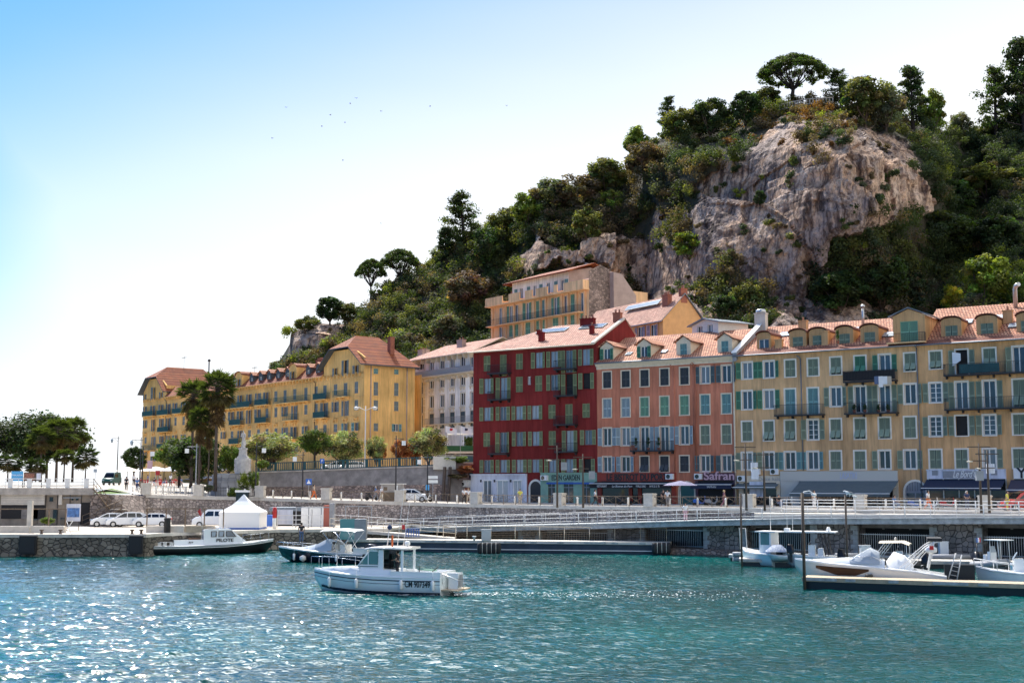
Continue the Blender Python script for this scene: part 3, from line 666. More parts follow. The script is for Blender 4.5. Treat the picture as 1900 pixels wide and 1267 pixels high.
def add_window(root, a, z0, w, h, code, sm, trim='trim_cream', tw=0, sill=True, frame='white_paint', glass='glass', y=0):
    w, h = q5(w), q5(h); c = code.lower()
    g = {'k':'dark_interior','n':'dark_interior'}.get(c, glass if c != 'p' else 'glass_pale')
    o = link('window', window_mesh(w, h, g, trim, tw, sill), root, (a, y, z0))
    if c in 'oghpaq': link('frame', frame_mesh(w, h, frame, 4 if c == 'q' else 2), o)
    sw = w/2
    if c in 'oakqp' or c == 'h':
        s = shutter_mesh(min(.5, sw), h, sm); ex = tw+.03
        op = lambda: R(wrg.choice((3, 5, 8, 14, 30)))
        o2 = link('shutter', s, o, (-w/2-ex, -.06, 0), op()); o2.scale = (-1, 1, 1)
        if c in 'oakqp': link('shutter', s, o, (w/2+ex, -.06, 0), -op())
    if c in 'cnt':
        s = shutter_mesh(sw-.03, h, sm, c == 't'); link('shutter', s, o, (-w/2+.002, .04, 0)); link('shutter', s, o, (.028, .04, 0))
    if c == 'r': link('shutter', shutter_mesh(min(.5, sw), h, sm), o, (w/2+.03+tw, -.06, 0)); link('frame', frame_mesh(w, h, frame), o)
    return o
def wall_mesh(x0, x1, z0, z1, holes, m, top=None, name='wall', depth=.22):
    xs = sorted({x0, x1, *[v for h in holes for v in h[:2]]}); zs = sorted({z0, z1, *[v for h in holes for v in h[2:]]}); b = MB()
    for j in range(len(zs)-1):
        zc = (zs[j]+zs[j+1])/2; run = None
        for i in range(len(xs)-1):
            xc = (xs[i]+xs[i+1])/2; hole = any(h[0] < xc < h[1] and h[2] < zc < h[3] for h in holes)
            if not hole and run is None: run = xs[i]
            if hole and run is not None: b.quad((run,0,zs[j]),(xs[i],0,zs[j]),(xs[i],0,zs[j+1]),(run,0,zs[j+1])); run = None
        if run is not None: b.quad((run,0,zs[j]),(x1,0,zs[j]),(x1,0,zs[j+1]),(run,0,zs[j+1]))
    for a, c, e, f in holes:
        b.quad((a,0,e),(a,depth,e),(a,depth,f),(a,0,f)); b.quad((c,0,f),(c,depth,f),(c,depth,e),(c,0,e)); b.quad((a,0,f),(a,depth,f),(c,depth,f),(c,0,f)); b.quad((a,0,e),(c,0,e),(c,depth,e),(a,depth,e))
    return b
def balcony(root, a0, a1, z, m='dark_metal', dep=.9, h=1.0, slab='pale_concrete', screen=None, brackets=True, bw=.15):
    s = MB(); s.box(a0, a1, -dep, -.002, z-.14, z)
    if brackets:
        n = max(2, int((a1-a0)/1.4)+1)
        for k in range(n):
            x = a0+.15+(a1-a0-.3)*k/(n-1); s.prism([(x-.06, z-.141),(x+.06, z-.141),(x+.06, z-.4),(x-.06, z-.4)], -dep*.5, -.002)
    o = s.build('balcony', MT[slab], root); r = MB()
    r.box(a0, a1, -dep, -dep+.035, z+h-.035, z+h); r.box(a0, a1, -dep, -dep+.03, z+.06, z+.09)
    n = int((a1-a0)/bw)
    for k in range(n+1):
        x = a0+(a1-a0-.02)*k/n; r.box(x, x+.018, -dep+.008, -dep+.026, z, z+h-.035)
    for x in (a0, a1-.03):
        r.box(x, x+.03, -dep+.036, -.03, z+h-.035, z+h); 
        for k in range(5): r.box(x, x+.018, -dep+dep*(k+.5)/5, -dep+dep*(k+.5)/5+.018, z, z+h-.035)
    r.build('railing', MT[m], o)
    if screen: c = MB(); c.box(a0+.04, a1-.04, -dep+.04, -dep+.05, z+.05, z+h-.06); c.build('screen', MT[screen], o)
    return o
class Crop:
    def __init__(s, x0, y0, k): s.x0, s.y0, s.k = x0, y0, k
    def __call__(s, x, y): return s.x0+x/s.k, s.y0+y/s.k
ID = Crop(0, 0, 1)
def rows(root, fr, specs, holes, sm, depth=0, **kw):
    """specs: (crop, xref, ytop, ybot, doorextra, items); items = [(x, code[, shutter[, w]])]"""
    for cr, xr, yt, yb, items in specs:
        px, py0 = cr(xr, yt); _, py1 = cr(xr, yb); _, z1 = fr.hit(px, py0, depth); _, z0 = fr.hit(px, py1, depth)
        for it in items:
            x, code = it[0], it[1]; s_ = it[2] if len(it) > 2 and it[2] else sm; w_ = it[3] if len(it) > 3 else kw.get('w', 1.0)
            a, _ = fr.hit(cr(x, 0)[0], (py0+py1)/2, depth); zz = z0; hh = z1-z0
            if code.isupper(): zz = z0-.75; hh += .75
            hh = q5(hh); w_ = q5(w_)
            kk = {k: v for k, v in kw.items() if k != 'w'}
            if code.isupper(): kk['sill'] = False
            add_window(root, a, zz, w_, hh, code, s_, **kk)
            if holes is not None: holes.append((a-w_/2, a+w_/2, zz, zz+hh))
def bal_px(root, fr, x0, x1, yfl, **kw):
    a0, z = fr.hit(x0, yfl); a1, _ = fr.hit(x1, yfl); xm = (x0+x1)/2; _, z = fr.hit(xm, yfl); return balcony(root, a0, a1, z, **kw)
def text_obj(name, body, size, m, parent, loc, rot=(PI/2,0,0), extr=.01, off=0, shear=0, align='CENTER', width=None, sp=1):
    cu = bpy.data.curves.new('t', 'FONT'); cu.body = body; cu.size = size; cu.extrude = extr; cu.offset = off; cu.shear = shear; cu.align_x = align; cu.align_y = 'CENTER'; cu.space_character = sp
    t = bpy.data.objects.new('t', cu); COL.objects.link(t); dg = bpy.context.evaluated_depsgraph_get(); me = bpy.data.meshes.new_from_object(t.evaluated_get(dg)); me.name = name
    bpy.data.objects.remove(t); bpy.data.curves.remove(cu); me.materials.clear(); me.materials.append(MT[m])
    o = link(name, me, parent, loc, rot=rot)
    if width:
        xs = [v.co.x for v in me.vertices]; k = width/(max(xs)-min(xs))
        for v in me.vertices: v.co.x *= k
    return o
def gable_dormer(root, a, z, w, h, d, wallm, roofm, code, sm, win=(.8, 1.1), trim='trim_cream', y=.5, arch=False, rise=.45, over=.18):
    b = MB(); t = .0
    ww, wh = win; zb = .25
    # front wall around the window
    b.box(-w/2, -ww/2, 0, .12, 0, h); b.box(ww/2, w/2, 0, .12, 0, h); b.box(-ww/2, ww/2, 0, .12, 0, zb); b.box(-ww/2, ww/2, 0, .12, zb+wh, h)
    if not arch: b.prism([(-w/2, h), (w/2, h), (0, h+rise)], 0, .12)
    else: b.prism([(-w/2, h)]+[(-w/2*math.cos(k*PI/8), h+rise*math.sin(k*PI/8)) for k in range(9)]+[(w/2, h)], 0, .12)
    b.quad((-w/2,.12,0),(-w/2,d,0),(-w/2,d,h),(-w/2,.12,h)); b.quad((w/2,.12,0),(w/2,d,0),(w/2,d,h),(w/2,.12,h))
    o = b.build('dormer', MT[wallm], root, (a, y, z)); r = MB(); n = 2 if not arch else 8
    prof = [(-w/2-over, h-.05), (0, h+rise+.08), (w/2+over, h-.05)] if not arch else [(-(w/2+.08)*math.cos(k*PI/8), h+.02+(rise+.08)*math.sin(k*PI/8)) for k in range(9)]
    for i in range(len(prof)-1):
        (x0, z0), (x1, z1) = prof[i], prof[i+1]; u = .09
        r.quad((x0,-.22,z0),(x1,-.22,z1),(x1,d,z1),(x0,d,z0)); r.quad((x0,-.22,z0+u),(x1,-.22,z1+u),(x1,d,z1+u),(x0,d,z0+u)); r.quad((x0,-.22,z0),(x1,-.22,z1),(x1,-.22,z1+u),(x0,-.22,z0+u))
    for i in (0, len(prof)-1): x0, z0 = prof[i]; r.quad((x0,-.22,z0),(x0,d,z0),(x0,d,z0+.09),(x0,-.22,z0+.09))
    r.build('dormer_roof', MT[roofm], o)
    wo = add_window(o, 0, zb, ww, wh, code, sm, trim=trim, tw=.0, sill=True)
    return o
def chimney(root, a, y, z, w=.9, d=.5, h=1.3, m='brick_chimney', pots=2):
    b = MB(); b.box(-w/2, w/2, -d/2, d/2, -1.2, h); b.box(-w/2-.06, w/2+.06, -d/2-.06, d/2+.06, h, h+.12)
    o = b.build('chimney', MT[m], root, (a, y, z)); p = MB()
    for k in range(pots): p.lathe([(.11,h+.12),(.12,h+.3),(.09,h+.42),(.13,h+.46),(.13,h+.5)], 8, (-w/2+w*(k+.5)/pots, 0, 0))
    if pots: p.build('chimney_pot', MT['tile_pink'], o)
    return o
def skylight(root, a, y, z, w, d, slope):
    b = MB(); M = Matrix.Translation((a, y, z)) @ Matrix.Rotation(slope, 4, 'X'); b.box(-w/2, w/2, -d/2, d/2, .03, .13, M=M); o = b.build('skylight', MT['zinc'], root)
    g = MB(); g.box(-w/2+.07, w/2-.07, -d/2+.07, d/2-.07, .131, .14, M=M); g.build('pane', MT['glass_pale'], o)
def ac_unit(root, a, z, y=-.02):
    b = MB(); b.box(-.45, .45, -.36, 0, 0, .62); o = b.build('air_conditioner', MT['white_paint'], root, (a, y, z)); f = MB()
    f.lathe([(.23,0),(.24,.02)], 14); g = f.build('fan', MT['black_window'], o, (-.12, -.362, .31)); g.rotation_euler = (PI/2, 0, 0)
def drain(root, a, z0, z1, m='zinc', r=.06):
    b = MB(); b.tube([(a,-.09,z1),(a,-.09,z0)], r, 6); b.tube([(a-.35,-.28,z1+.35),(a-.2,-.12,z1+.2),(a,-.09,z1)], r, 6); b.build('drain_pipe', MT[m], root)
def awning(root, a0, a1, z, drop, dep, m, name='awning', valance=.25, bar=True, y0=-.03, slope_side=0):
    b = MB(); n = 10; N_ = 6
    for i in range(N_):
        t0, t1 = i/N_, (i+1)/N_; f = lambda t: (y0-dep*t, z-drop*t-.06*math.sin(PI*t))
        (ya, za), (yb2, zb2) = f(t0), f(t1); b.quad((a0+slope_side*t0,ya,za),(a1+slope_side*t0,ya,za),(a1+slope_side*t1,yb2,zb2),(a0+slope_side*t1,yb2,zb2), sm=True)
    s_ = slope_side; b.quad((a0+s_,y0-dep,z-drop),(a1+s_,y0-dep,z-drop),(a1+s_,y0-dep-.01,z-drop-valance),(a0+s_,y0-dep-.01,z-drop-valance))
    o = b.build(name, MT[m], root)
    if bar: c = MB(); c.box(a0+s_-.02, a1+s_+.02, y0-dep-.05, y0-dep+.03, z-drop-.03, z-drop+.05); c.tube([(a0+.3,y0,z-.6),(a0+.3+s_,y0-dep,z-drop)], .03, 5); c.tube([(a1-.3,y0,z-.6),(a1-.3+s_,y0-dep,z-drop)], .03, 5); c.build('front_bar', MT['white_paint'], o)
    return o
def slab_roof(name, parent, quads, m, th=.14, under='cream_paint'):
    b = MB()
    for q in quads:
        q = [Vector(p) for p in q]; b.quad(*q); lo = [p-Vector((0,0,th)) for p in q]; b.quad(*lo[::-1], m=1)
        for i in range(len(q)): j = (i+1) % len(q); b.quad(lo[i], lo[j], q[j], q[i], m=1)
    return b.build(name, [MT[m], MT[under]], parent)
def arch_door(root, a, z0, w, h, trim, door, glass=True, tw=.2):
    pts = lambda r_, zz: [(-r_, 0)]+[(-r_*math.cos(k*PI/10), zz+r_*math.sin(k*PI/10)) for k in range(11)]+[(r_, 0)]
    r = w/2; zs = h-r; b = MB(); o_, i_ = pts(r+tw, zs), pts(r, zs)
    for k in range(len(o_)-1):
        (x0,za),(x1,zb),(x2,zc),(x3,zd) = o_[k], o_[k+1], i_[k+1], i_[k]; b.quad((x0,-.06,za),(x1,-.06,zb),(x2,-.06,zc),(x3,-.06,zd)); b.quad((x3,-.06,zd),(x2,-.06,zc),(x2,.1,zc),(x3,.1,zd)); b.quad((x0,.0,za),(x1,.0,zb),(x1,-.06,zb),(x0,-.06,za))
    o = b.build('doorway', MT[trim], root, (a, 0, z0)); d = MB(); d.prism(i_, -.02, .0); 
    dd = d.build('door', MT[door], o)
    if glass:
        g = MB()
        for s in (-1, 1): x0, x1 = sorted((s*.08, s*(r-.14))); g.box(x0, x1, -.035, -.021, .9, zs-.15)
        g.build('pane', MT['glass'], dd); k = MB()
        for i in range(-3, 4): x = i*r/4; k.box(x-.015, x+.015, -.05, -.03, zs+.05, zs+math.sqrt(max(0, r*r-x*x))-.05)
        k.build('fanlight_bars', MT['dark_metal'], dd)
    return o
C3 = Crop(860, 600, 3.519); C4 = Crop(1250, 560, 3.169); C5 = Crop(1550, 560, 3.169)
BZ = 4.2
_o = line_pt(877.5, FD, BZ)
def front_frame(px): p = line_pt(px, FD, BZ); return Frame(p.x, p.y, TH, BZ)
def row_house(name, label, px0, px1, wallm, eave_px, D=12, cat='building'):
    fr = front_frame(px0); a1, _ = fr.hit(px1, 900); _, ze = fr.hit(*eave_px); root = thing(name, label, cat, (fr.x, fr.y, BZ), TH); return fr, root, a1, ze
def body(root, W, D, ze, m, z0=-.5, back=True, y0=0):
    b = MB(); b.quad((0,D,z0),(0,y0,z0),(0,y0,ze),(0,D,ze)); b.quad((W,y0,z0),(W,D,z0),(W,D,ze),(W,y0,ze)); b.quad((W,D,z0),(0,D,z0),(0,D,ze),(W,D,ze)); return b
# ================================================================ RED HOUSE
fr, red, W, ze = row_house('red_house', 'tall dark red apartment house with olive green shutters and pink tiled roof', 877.5, 1108.8, 'red_plaster', (1108.6, 637))
holes = []; f0, f1 = .0, .0
rows(red, fr, [
 (C3, 490, 190, 292, [(153,'c'),(259,'C'),(364,'c'),(492,'o'),(592,'o'),(689,'O'),(800,'o')]),
 (C3, 490, 342, 442, [(155,'o'),(262,'O'),(364,'c'),(490,'c'),(592,'o'),(691,'K'),(803,'k')]),
 (C3, 577, 530, 622, [(154,'o'),(259,'o'),(363,'o'),(468,'o'),(577,'c'),(688,'C'),(800,'c')]),
 (C3, 579, 703, 796, [(151,'c'),(260,'O'),(365,'o'),(471,'o'),(579,'c'),(694,'O'),(815,'o')]),
 (C3, 580, 885, 972, [(154,'o'),(260,'o'),(366,'o'),(470,'o'),(580,'o'),(692,'o'),(808,'k')])], holes, 'shut_olive', w=1.0, trim='red_plaster', glass='glass_pale', frame='grey_paint')
a, _ = fr.hit(*C3(429, 372)); add_window(red, a, fr.hit(*C3(429, 400))[1], .5, 1.0, 'g', 'shut_olive', sill=False); holes.append((a-.25, a+.25, fr.hit(*C3(429, 400))[1], fr.hit(*C3(429, 400))[1]+1.0))
zshop = fr.hit(*C3(500, 980))[1]
b = body(red, W, 9.8, ze-1.2, 'red_plaster'); wl = wall_mesh(0, W, -.5, ze, holes, None); 
n0 = len(b.v); b.v += wl.v; b.f += [tuple(i+n0 for i in f) for f in wl.f]; b.m += wl.m; b.sm += wl.sm
zr = ze+3.45
b.quad((W,0,ze-1.3),(W,9.8,ze-1.3),(W,9.8,ze+1.9),(W,7.0,zr+.25),(W,0,ze+.15)); b.quad((W-.3,0,ze-1.3),(W-.3,9.8,ze-1.3),(W-.3,9.8,ze+1.9),(W-.3,7.0,zr+.25),(W-.3,0,ze+.15))
b.quad((0,9.8,ze-1.3),(0,0,ze-1.3),(0,0,ze),(0,9.8,ze))
b.build('wall', MT['red_plaster'], red)
rf_ = slab_roof('roof', red, [((-.4,-.6,ze-.05),(W-.05,-.6,ze-.05),(W-.05,7,zr),(7.5,7,zr)), ((-.4,-.6,ze-.05),(7.5,7,zr),(-.4,10.4,ze-.05)), ((7.5,7,zr),(W-.05,7,zr),(W-.05,10.4,ze+1.6),(-.4,10.4,ze-.05))], 'tile_pink')
c = MB(); c.quad((W-.42,-.62,ze+.10),(W+.06,-.62,ze+.10),(W+.06,7,zr+.35),(W-.42,7,zr+.35)); c.quad((W-.42,7,zr+.35),(W+.06,7,zr+.35),(W+.06,10.2,ze+1.9),(W-.42,10.2,ze+1.9)); c.quad((W-.42,-.62,ze-.1),(W+.06,-.62,ze-.1),(W+.06,-.62,ze+.10),(W-.42,-.62,ze+.10)); c.quad((W+.06,-.62,ze-.1),(W+.06,7,zr+.1),(W+.06,7,zr+.35),(W+.06,-.62,ze+.1)); c.build('coping', MT['pale_concrete'], rf_)
g = MB(); g.tube([(-.45,-.66,ze-.1),(W-.1,-.66,ze-.1)], .08, 6); g.build('gutter', MT['cream_paint'], red)
for x0, x1, y in ((180,312,326),(182,310,497),(612,745,297),(612,745,472),(612,748,660),(184,305,850),(617,748,836)):
    p0, py = C3(x0, y); p1, _ = C3(x1, y); bal_px(red, fr, p0, p1, py, m='dark_metal', slab='dark_metal', screen=None)
sk = lambda x, y: (x, y)
roof_at = lambda y: ze+(zr-ze)*(y+.6)/7.6
b = MB(); sl = math.atan((zr-ze)/7.6)
skylight(red, W-9.2, 5.2, roof_at(5.2)-.02, 4.2, 1.4, sl); skylight(red, W-3.6, 5.6, roof_at(5.6)-.02, 3.4, 1.5, sl)
chimney(red, W-8.6, 1.7, roof_at(1.7), .7, .45, .9, 'red_plaster', 1); chimney(red, W-2.3, 3.0, roof_at(3.0), .5, .45, .8, 'red_plaster', 1); chimney(red, W-4.8, 6.4, roof_at(6.4), 1.9, .6, .7, 'red_plaster', 4); chimney(red, W-10.6, 4.3, roof_at(4.3), .5, .4, .4, 'red_plaster', 0); chimney(red, W-.9, 6.9, zr, 1.0, .6, .9, 'brick_chimney', 2)
drain(red, fr.hit(*C3(628, 400))[0], zshop, fr.hit(*C3(628, 330))[1], 'red_plaster')
# shops of the red house
s = MB(); a0, a1 = 0, fr.hit(*C3(416, 1000))[0]; s.box(a0-.25, a1, -.35, -.004, zshop-.16, zshop)
s.box(a0-.2, a1, -.18, -.004, 2.75, zshop-.161); ds = [(fr.hit(*C3(x0, 1100))[0], fr.hit(*C3(x1, 1100))[0]) for x0, x1 in ((133,190),(222,298),(328,386))]
xs = [a0-.2]+[v for d in ds for v in d]+[a1]
for k in range(0, len(xs), 2): s.box(xs[k], xs[k+1], -.18, -.004, -.1, 2.75)
sh = s.build('shop_front', MT['shop_white'], red)
for d0, d1 in ds:
    g = MB(); g.box(d0, d1, -.08, -.06, 0, 2.75); g.build('shop_window', MT['glass_pale'], sh); g = MB()
    for x in (d0, (d0+d1)/2-.05, d1-.1): g.box(x, x+.1, -.13, -.081, 0, 2.75)
    g.box(d0-.1, d1+.1, -.24, -.181, 2.7, 2.85); g.build('door_frame', MT['white_paint'], sh)
    g = MB(); g.box(d0-.35, d0-.22, -.32, -.18, 2.55, 2.85); g.build('wall_lamp', MT['dark_metal'], sh)
a, _ = fr.hit(*C3(472, 1100)); arch_door(red, a, 0, 1.5, 3.0-.35, 'trim_white', 'dark_metal', False, .25)
a0, a1 = fr.hit(*C3(507, 1000))[0], W; s = MB(); m_('sea_green', (.26,.43,.33), .8, var=.15); s.box(a0, a1, -.14, -.004, 2.55, zshop+.05); s.box(a0, a1, -.22, -.141, zshop-.05, zshop+.1)
ds = [(fr.hit(*C3(x0, 1100))[0], fr.hit(*C3(x1, 1100))[0]) for x0, x1 in ((556,602),(658,722),(780,832))]; xs = [a0]+[v for d in ds for v in d]+[a1]
for k in range(0, len(xs), 2): s.box(xs[k], xs[k+1], -.14, -.004, -.1, 2.549)
sh = s.build('shop_front', MT['sea_green'], red)
for d0, d1 in ds: g = MB(); g.box(d0, d1, -.06, -.04, 0, 2.55); g.build('shop_window', MT['shop_glass'], sh); g = MB(); g.box((d0+d1)/2-.04,(d0+d1)/2+.04,-.09,-.061,0,2.5); g.box(d0,d1,-.09,-.061,1.9,1.98); g.build('door_frame', MT['grey_paint'], sh)
g = MB(); zb = fr.hit(*C3(690, 1040))[1]; g.box(a0+.9, a1-.05, -.30, -.145, zb-.14, zb+.06); g.build('awning_box', MT['blue_paint'], sh)
a, z = fr.hit(*C3(672, 1008)); text_obj('lettering', 'EDEN GARDEN', .85, 'black_window', sh, (a, -.16, z), width=fr.hit(*C3(764, 1008))[0]-fr.hit(*C3(580, 1008))[0], off=.012, extr=.02)
a, z = fr.hit(*C3(537, 1025)); ac_unit(red, a, z, -.15)
# ================================================================ ORANGE HOUSE
fr, ora, W, ze = row_house('orange_house', 'terracotta orange house with cream window surrounds above the bistro', 1109.2, 1367.5, 'orange_plaster', (1108.6, 676))
holes = []; K = [1126.5,1161,1196,1233,1270,1308.5,1348]
def items(cols, codes, sms=None, widths=None): return [(c, k, (sms or {}).get(i)) for i, (c, k) in enumerate(zip(cols, codes)) if k != '-']
rows(ora, fr, [
 (ID, 1161, 688, 718, items(K, 'nnnnnoo', {0:'shut_dark',1:'shut_dark',2:'shut_dark',3:'shut_dark',4:'shut_dark',5:'shut_slate',6:'shut_slate'})),
 (ID, 1161, 738.7, 772.8, items(K, 'ccccccc', {0:'shut_blue',1:'shut_blue',2:'shut_mint',3:'shut_mint',4:'shut_mint',5:'shut_turq',6:'shut_turq'})),
 (ID, 1161, 793.2, 826, items(K, 'ooOOocc', {0:'shut_blue',1:'shut_blue',2:'shut_blue',3:'shut_blue',4:'shut_blue',5:'shut_grey',6:'shut_grey'})),
 (ID, 1161, 847.2, 875, items(K, 'oottnoo', {0:'shut_blue',1:'shut_blue',2:'shut_dark',3:'shut_dark',4:'shut_dark',5:'shut_slate',6:'shut_slate'}))],
 holes, 'shut_blue', w=1.05, trim='trim_cream', tw=.13)
b = body(ora, W, 14, ze, '', y0=.0); wl = wall_mesh(0, W, -.5, ze, holes, None); n0 = len(b.v); b.v += wl.v; b.f += [tuple(i+n0 for i in f) for f in wl.f]; b.m += wl.m; b.sm += wl.sm; b.build('wall', MT['orange_plaster'], ora)
c = MB(); c.box(0, W, -.10, -.003, ze-.62, ze-.3); c.box(0, W, -.30, -.003, ze-.3, ze-.15); c.box(0, W, -.42, -.003, ze-.15, ze); c.build('cornice', MT['trim_cream'], ora)
g = MB(); g.tube([(0,-.5,ze+.05),(W,-.5,ze+.05)], .09, 6); g.build('gutter', MT['zinc'], ora)
zr = ze+3.8; slab_roof('roof', ora, [((0.05,-.5,ze+.1),(W-.0,-.5,ze+.1),(W,7,zr),(.05,7,zr)), ((.05,7,zr),(W,7,zr),(W,14,ze),(.05,14,ze))], 'tile_light')
roof_at = lambda y: ze+.1+(zr-ze-.1)*(y+.5)/7.5; sl = math.atan((zr-ze)/7.5)
C4b = Crop(890, 480, 3.878)
for x, s_, code in ((915,'shut_green','o'),(1183,'shut_green','o'),(1467,'shut_turq','c'),(1765,'shut_turq','c')):
    px, py = C4b(x, 700); a, _ = fr.hit(px, py, .45); gable_dormer(ora, a, ze+.25, 1.75, 1.75, 4.2, 'trim_cream', 'tile_light', code, s_, (.85,1.3), y=.45, rise=.62, over=.3)
for x in (1075, 1330): a, _ = fr.hit(*C4b(x, 690), 1.6); skylight(ora, a, 1.6, roof_at(1.6), .7, .8, sl)
drain(ora, fr.hit(*C4(130, 500))[0], fr.hit(*C4(130, 985))[1], fr.hit(*C4(125, 375))[1], 'orange_plaster', .05)
g = MB(); g.tube([(W-.1,-.1,0),(W-.1,-.1,ze-.6)], .11, 6); g.build('drain_pipe', MT['trim_cream'], ora)
for px_ in (1251.5, 1289.5): drain(ora, fr.hit(px_, 780)[0], fr.hit(px_, 875)[1], ze-.9, 'bistro_red' if 'bistro_red' in MT else 'orange_plaster', .045)
bo = bal_px(ora, fr, 1175.5, 1252, 835.5, m='dark_metal', slab='dark_metal')
# bistro
zt = fr.hit(1180, 878.5)[1]; zm = fr.hit(1180, 892.5)[1]; a1 = fr.hit(1254.5, 885)[0]; m_('bistro_red', (.33,.05,.03), .7, var=.15)
s = MB(); s.box(.05, a1, -.2, -.004, zm, zt); s.box(.05, a1, -.28, -.004, zt+.001, zt+.12); 
xs = [0.05,.6, fr.hit(1168,920)[0], fr.hit(1174,920)[0], fr.hit(1185,920)[0], fr.hit(1191,920)[0], a1-.5, a1]
for k in range(0, 8, 2): s.box(xs[k], xs[k+1], -.18, -.004, -.1, zm-.001)
sh = s.build('shop_front', MT['bistro_red'], ora)
g = MB(); g.box(.6, a1-.5, -.02, -.006, -.1, zm-.001); g.build('shop_window', MT['shop_glass'], sh)
text_obj('lettering', 'LE BISTROT DU PORT', 1.0, 'hull_black', sh, ((fr.hit(1127,885)[0]+fr.hit(1239,885)[0])/2, -.21, (zt+zm)/2), width=fr.hit(1239,885)[0]-fr.hit(1127,885)[0], off=.03, extr=.03)
aw = awning(sh, -.2, a1+.1, zm-.02, .25, 1.5, 'black_cloth', valance=.5)
for body_, x in (('RESTAURANT', 1129), ('Le Bistrot du Port', 1166), ('FAMILLE GHIRO', 1201), ('04 93 55 21 70', 1226)):
    text_obj('lettering', body_, .34, 'white_paint', aw, (fr.hit(x, 902)[0], -1.56, zm-.02-.25-.3), extr=.003, shear=.3 if x == 1166 else 0, width=fr.hit(x+9, 902)[0]-fr.hit(x-9, 902)[0] if x != 1166 else 2.6)
ac_unit(ora, fr.hit(1245.5, 885)[0], fr.hit(1245, 889)[1], -.21)
a, _ = fr.hit(1274.5, 900); arch_door(ora, a, 0, 1.75, fr.hit(1274,895)[1], 'trim_cream', 'green_metal', False, .18)
# plum shop
a0, a1 = fr.hit(1291.5, 900)[0], fr.hit(1367, 900)[0]; zt = fr.hit(1330, 877)[1]; zm = fr.hit(1330, 891)[1]; m_('plum_paint', (.10,.045,.06), .7); m_('pink_letter', (.62,.40,.45), .7)
s = MB(); s.box(a0+.9, a1, -.2, -.004, zm, zt); s.box(a0, a0+.3, -.18, -.004, -.1, zm-.001); s.box(a1-.3, a1, -.18, -.004, -.1, zm-.001); sh = s.build('shop_front', MT['plum_paint'], ora)
g = MB(); g.box(a0+.3, a1-.3, -.02, -.006, -.1, zm-.001); g.box(a0, a1, -.12, -.021, zm-.5, zm-.002); g.build('shop_window', MT['dark_interior'], sh)
text_obj('lettering', 'Safran', 1.25, 'pink_letter', sh, ((a0+a1)/2+.45, -.21, (zt+zm)/2+.05), width=(a1-a0)-1.2, off=.02, shear=0)
aw = awning(sh, a0-.1, a1-.1, zm-.25, .2, 1.2, 'navy_cloth', valance=.45); text_obj('lettering', 'SAFRAN', .3, 'white_paint', aw, ((a0+a1)/2, -1.26, zm-.7), extr=.003)
ac_unit(ora, fr.hit(1297.5, 885)[0], fr.hit(1297, 889)[1])
# ================================================================ OCHRE HOUSES
def ochre(name, label, px0, px1, eave_px, wm): return row_house(name, label, px0, px1, wm, eave_px)
OCc = [(v-1550)*3.169 for v in (1386,1426.4,1466,1508.4,1550.7,1595.8,1641.5,1688.8)]
fr, oc, W, ze = ochre('ochre_house', 'long ochre house with grey green shutters, white window surrounds and a big central roof dormer', 1368, 1712.5, (1400, 658.5), 'ochre_plaster')
holes = []
gg, gr = 'shut_green', 'shut_grey'
rows(oc, fr, [
 (C5, 440, 303, 405, items(OCc, 'ooccttot', {0:gg,1:gg,2:gr,3:gr,5:gg,6:gg})),
 (C5, 440, 483, 598, items(OCc, 'ooCCoOOo', {0:gg,1:gg,2:'shut_turq',3:'shut_turq'})),
 (C5, 440, 677, 798, items(OCc, 'cttqtttc')),
 (C5, 440, 872, 980, items(OCc, 'ooooccha', {2:'shut_turq',3:'shut_turq'}))], holes, gr, w=1.1, trim='trim_white', tw=.15, frame='white_paint')
def plain_wall(root, W, ze, D, m, holes):
    b = body(root, W, D, ze, ''); wl = wall_mesh(0, W, -.5, ze, holes, None); n0 = len(b.v); b.v += wl.v; b.f += [tuple(i+n0 for i in f) for f in wl.f]; b.m += wl.m; b.sm += wl.sm; return b.build('wall', MT[m], root)
plain_wall(oc, W, ze, 14, 'ochre_plaster', holes)
def ochre_roof(root, W, ze, y1=8.0, rise=4.0):
    slab_roof('eave_tiles', root, [((0,-.55,ze+.02),(W,-.55,ze+.02),(W,.55,ze+.5),(0,.55,ze+.5))], 'tile_band')
    g = MB(); g.tube([(0,-.58,ze-.06),(W,-.58,ze-.06)], .08, 6); g.build('gutter', MT['zinc'], root)
    zr = ze+rise; slab_roof('roof', root, [((0,.4,ze+.4),(W,.4,ze+.4),(W,y1,zr),(0,y1,zr)), ((0,y1,zr),(W,y1,zr),(W,14,ze),(0,14,ze))], 'tile_light'); return zr
zr = ochre_roof(oc, W, ze)
roof_at = lambda y: ze+.4+(zr-ze-.4)*(y-.4)/7.6; sl = math.atan((zr-ze-.4)/7.6)
for cr, x, w_, code in ((C4,530,1.6,'g'),(C4,730,1.9,'c'),(C4,848,1.9,'c'),(C4,1005,1.9,'c'),(C5,203,1.9,'c')):
    a, _ = fr.hit(*cr(x, 250), 1.2); gable_dormer(oc, a, ze+.35, w_, 1.85, 4.0, 'ochre_plaster_warm', 'tile_band', code, gr if code != 'g' else gr, (1.15,1.2), y=1.2, arch=True, rise=.35, trim='trim_white')
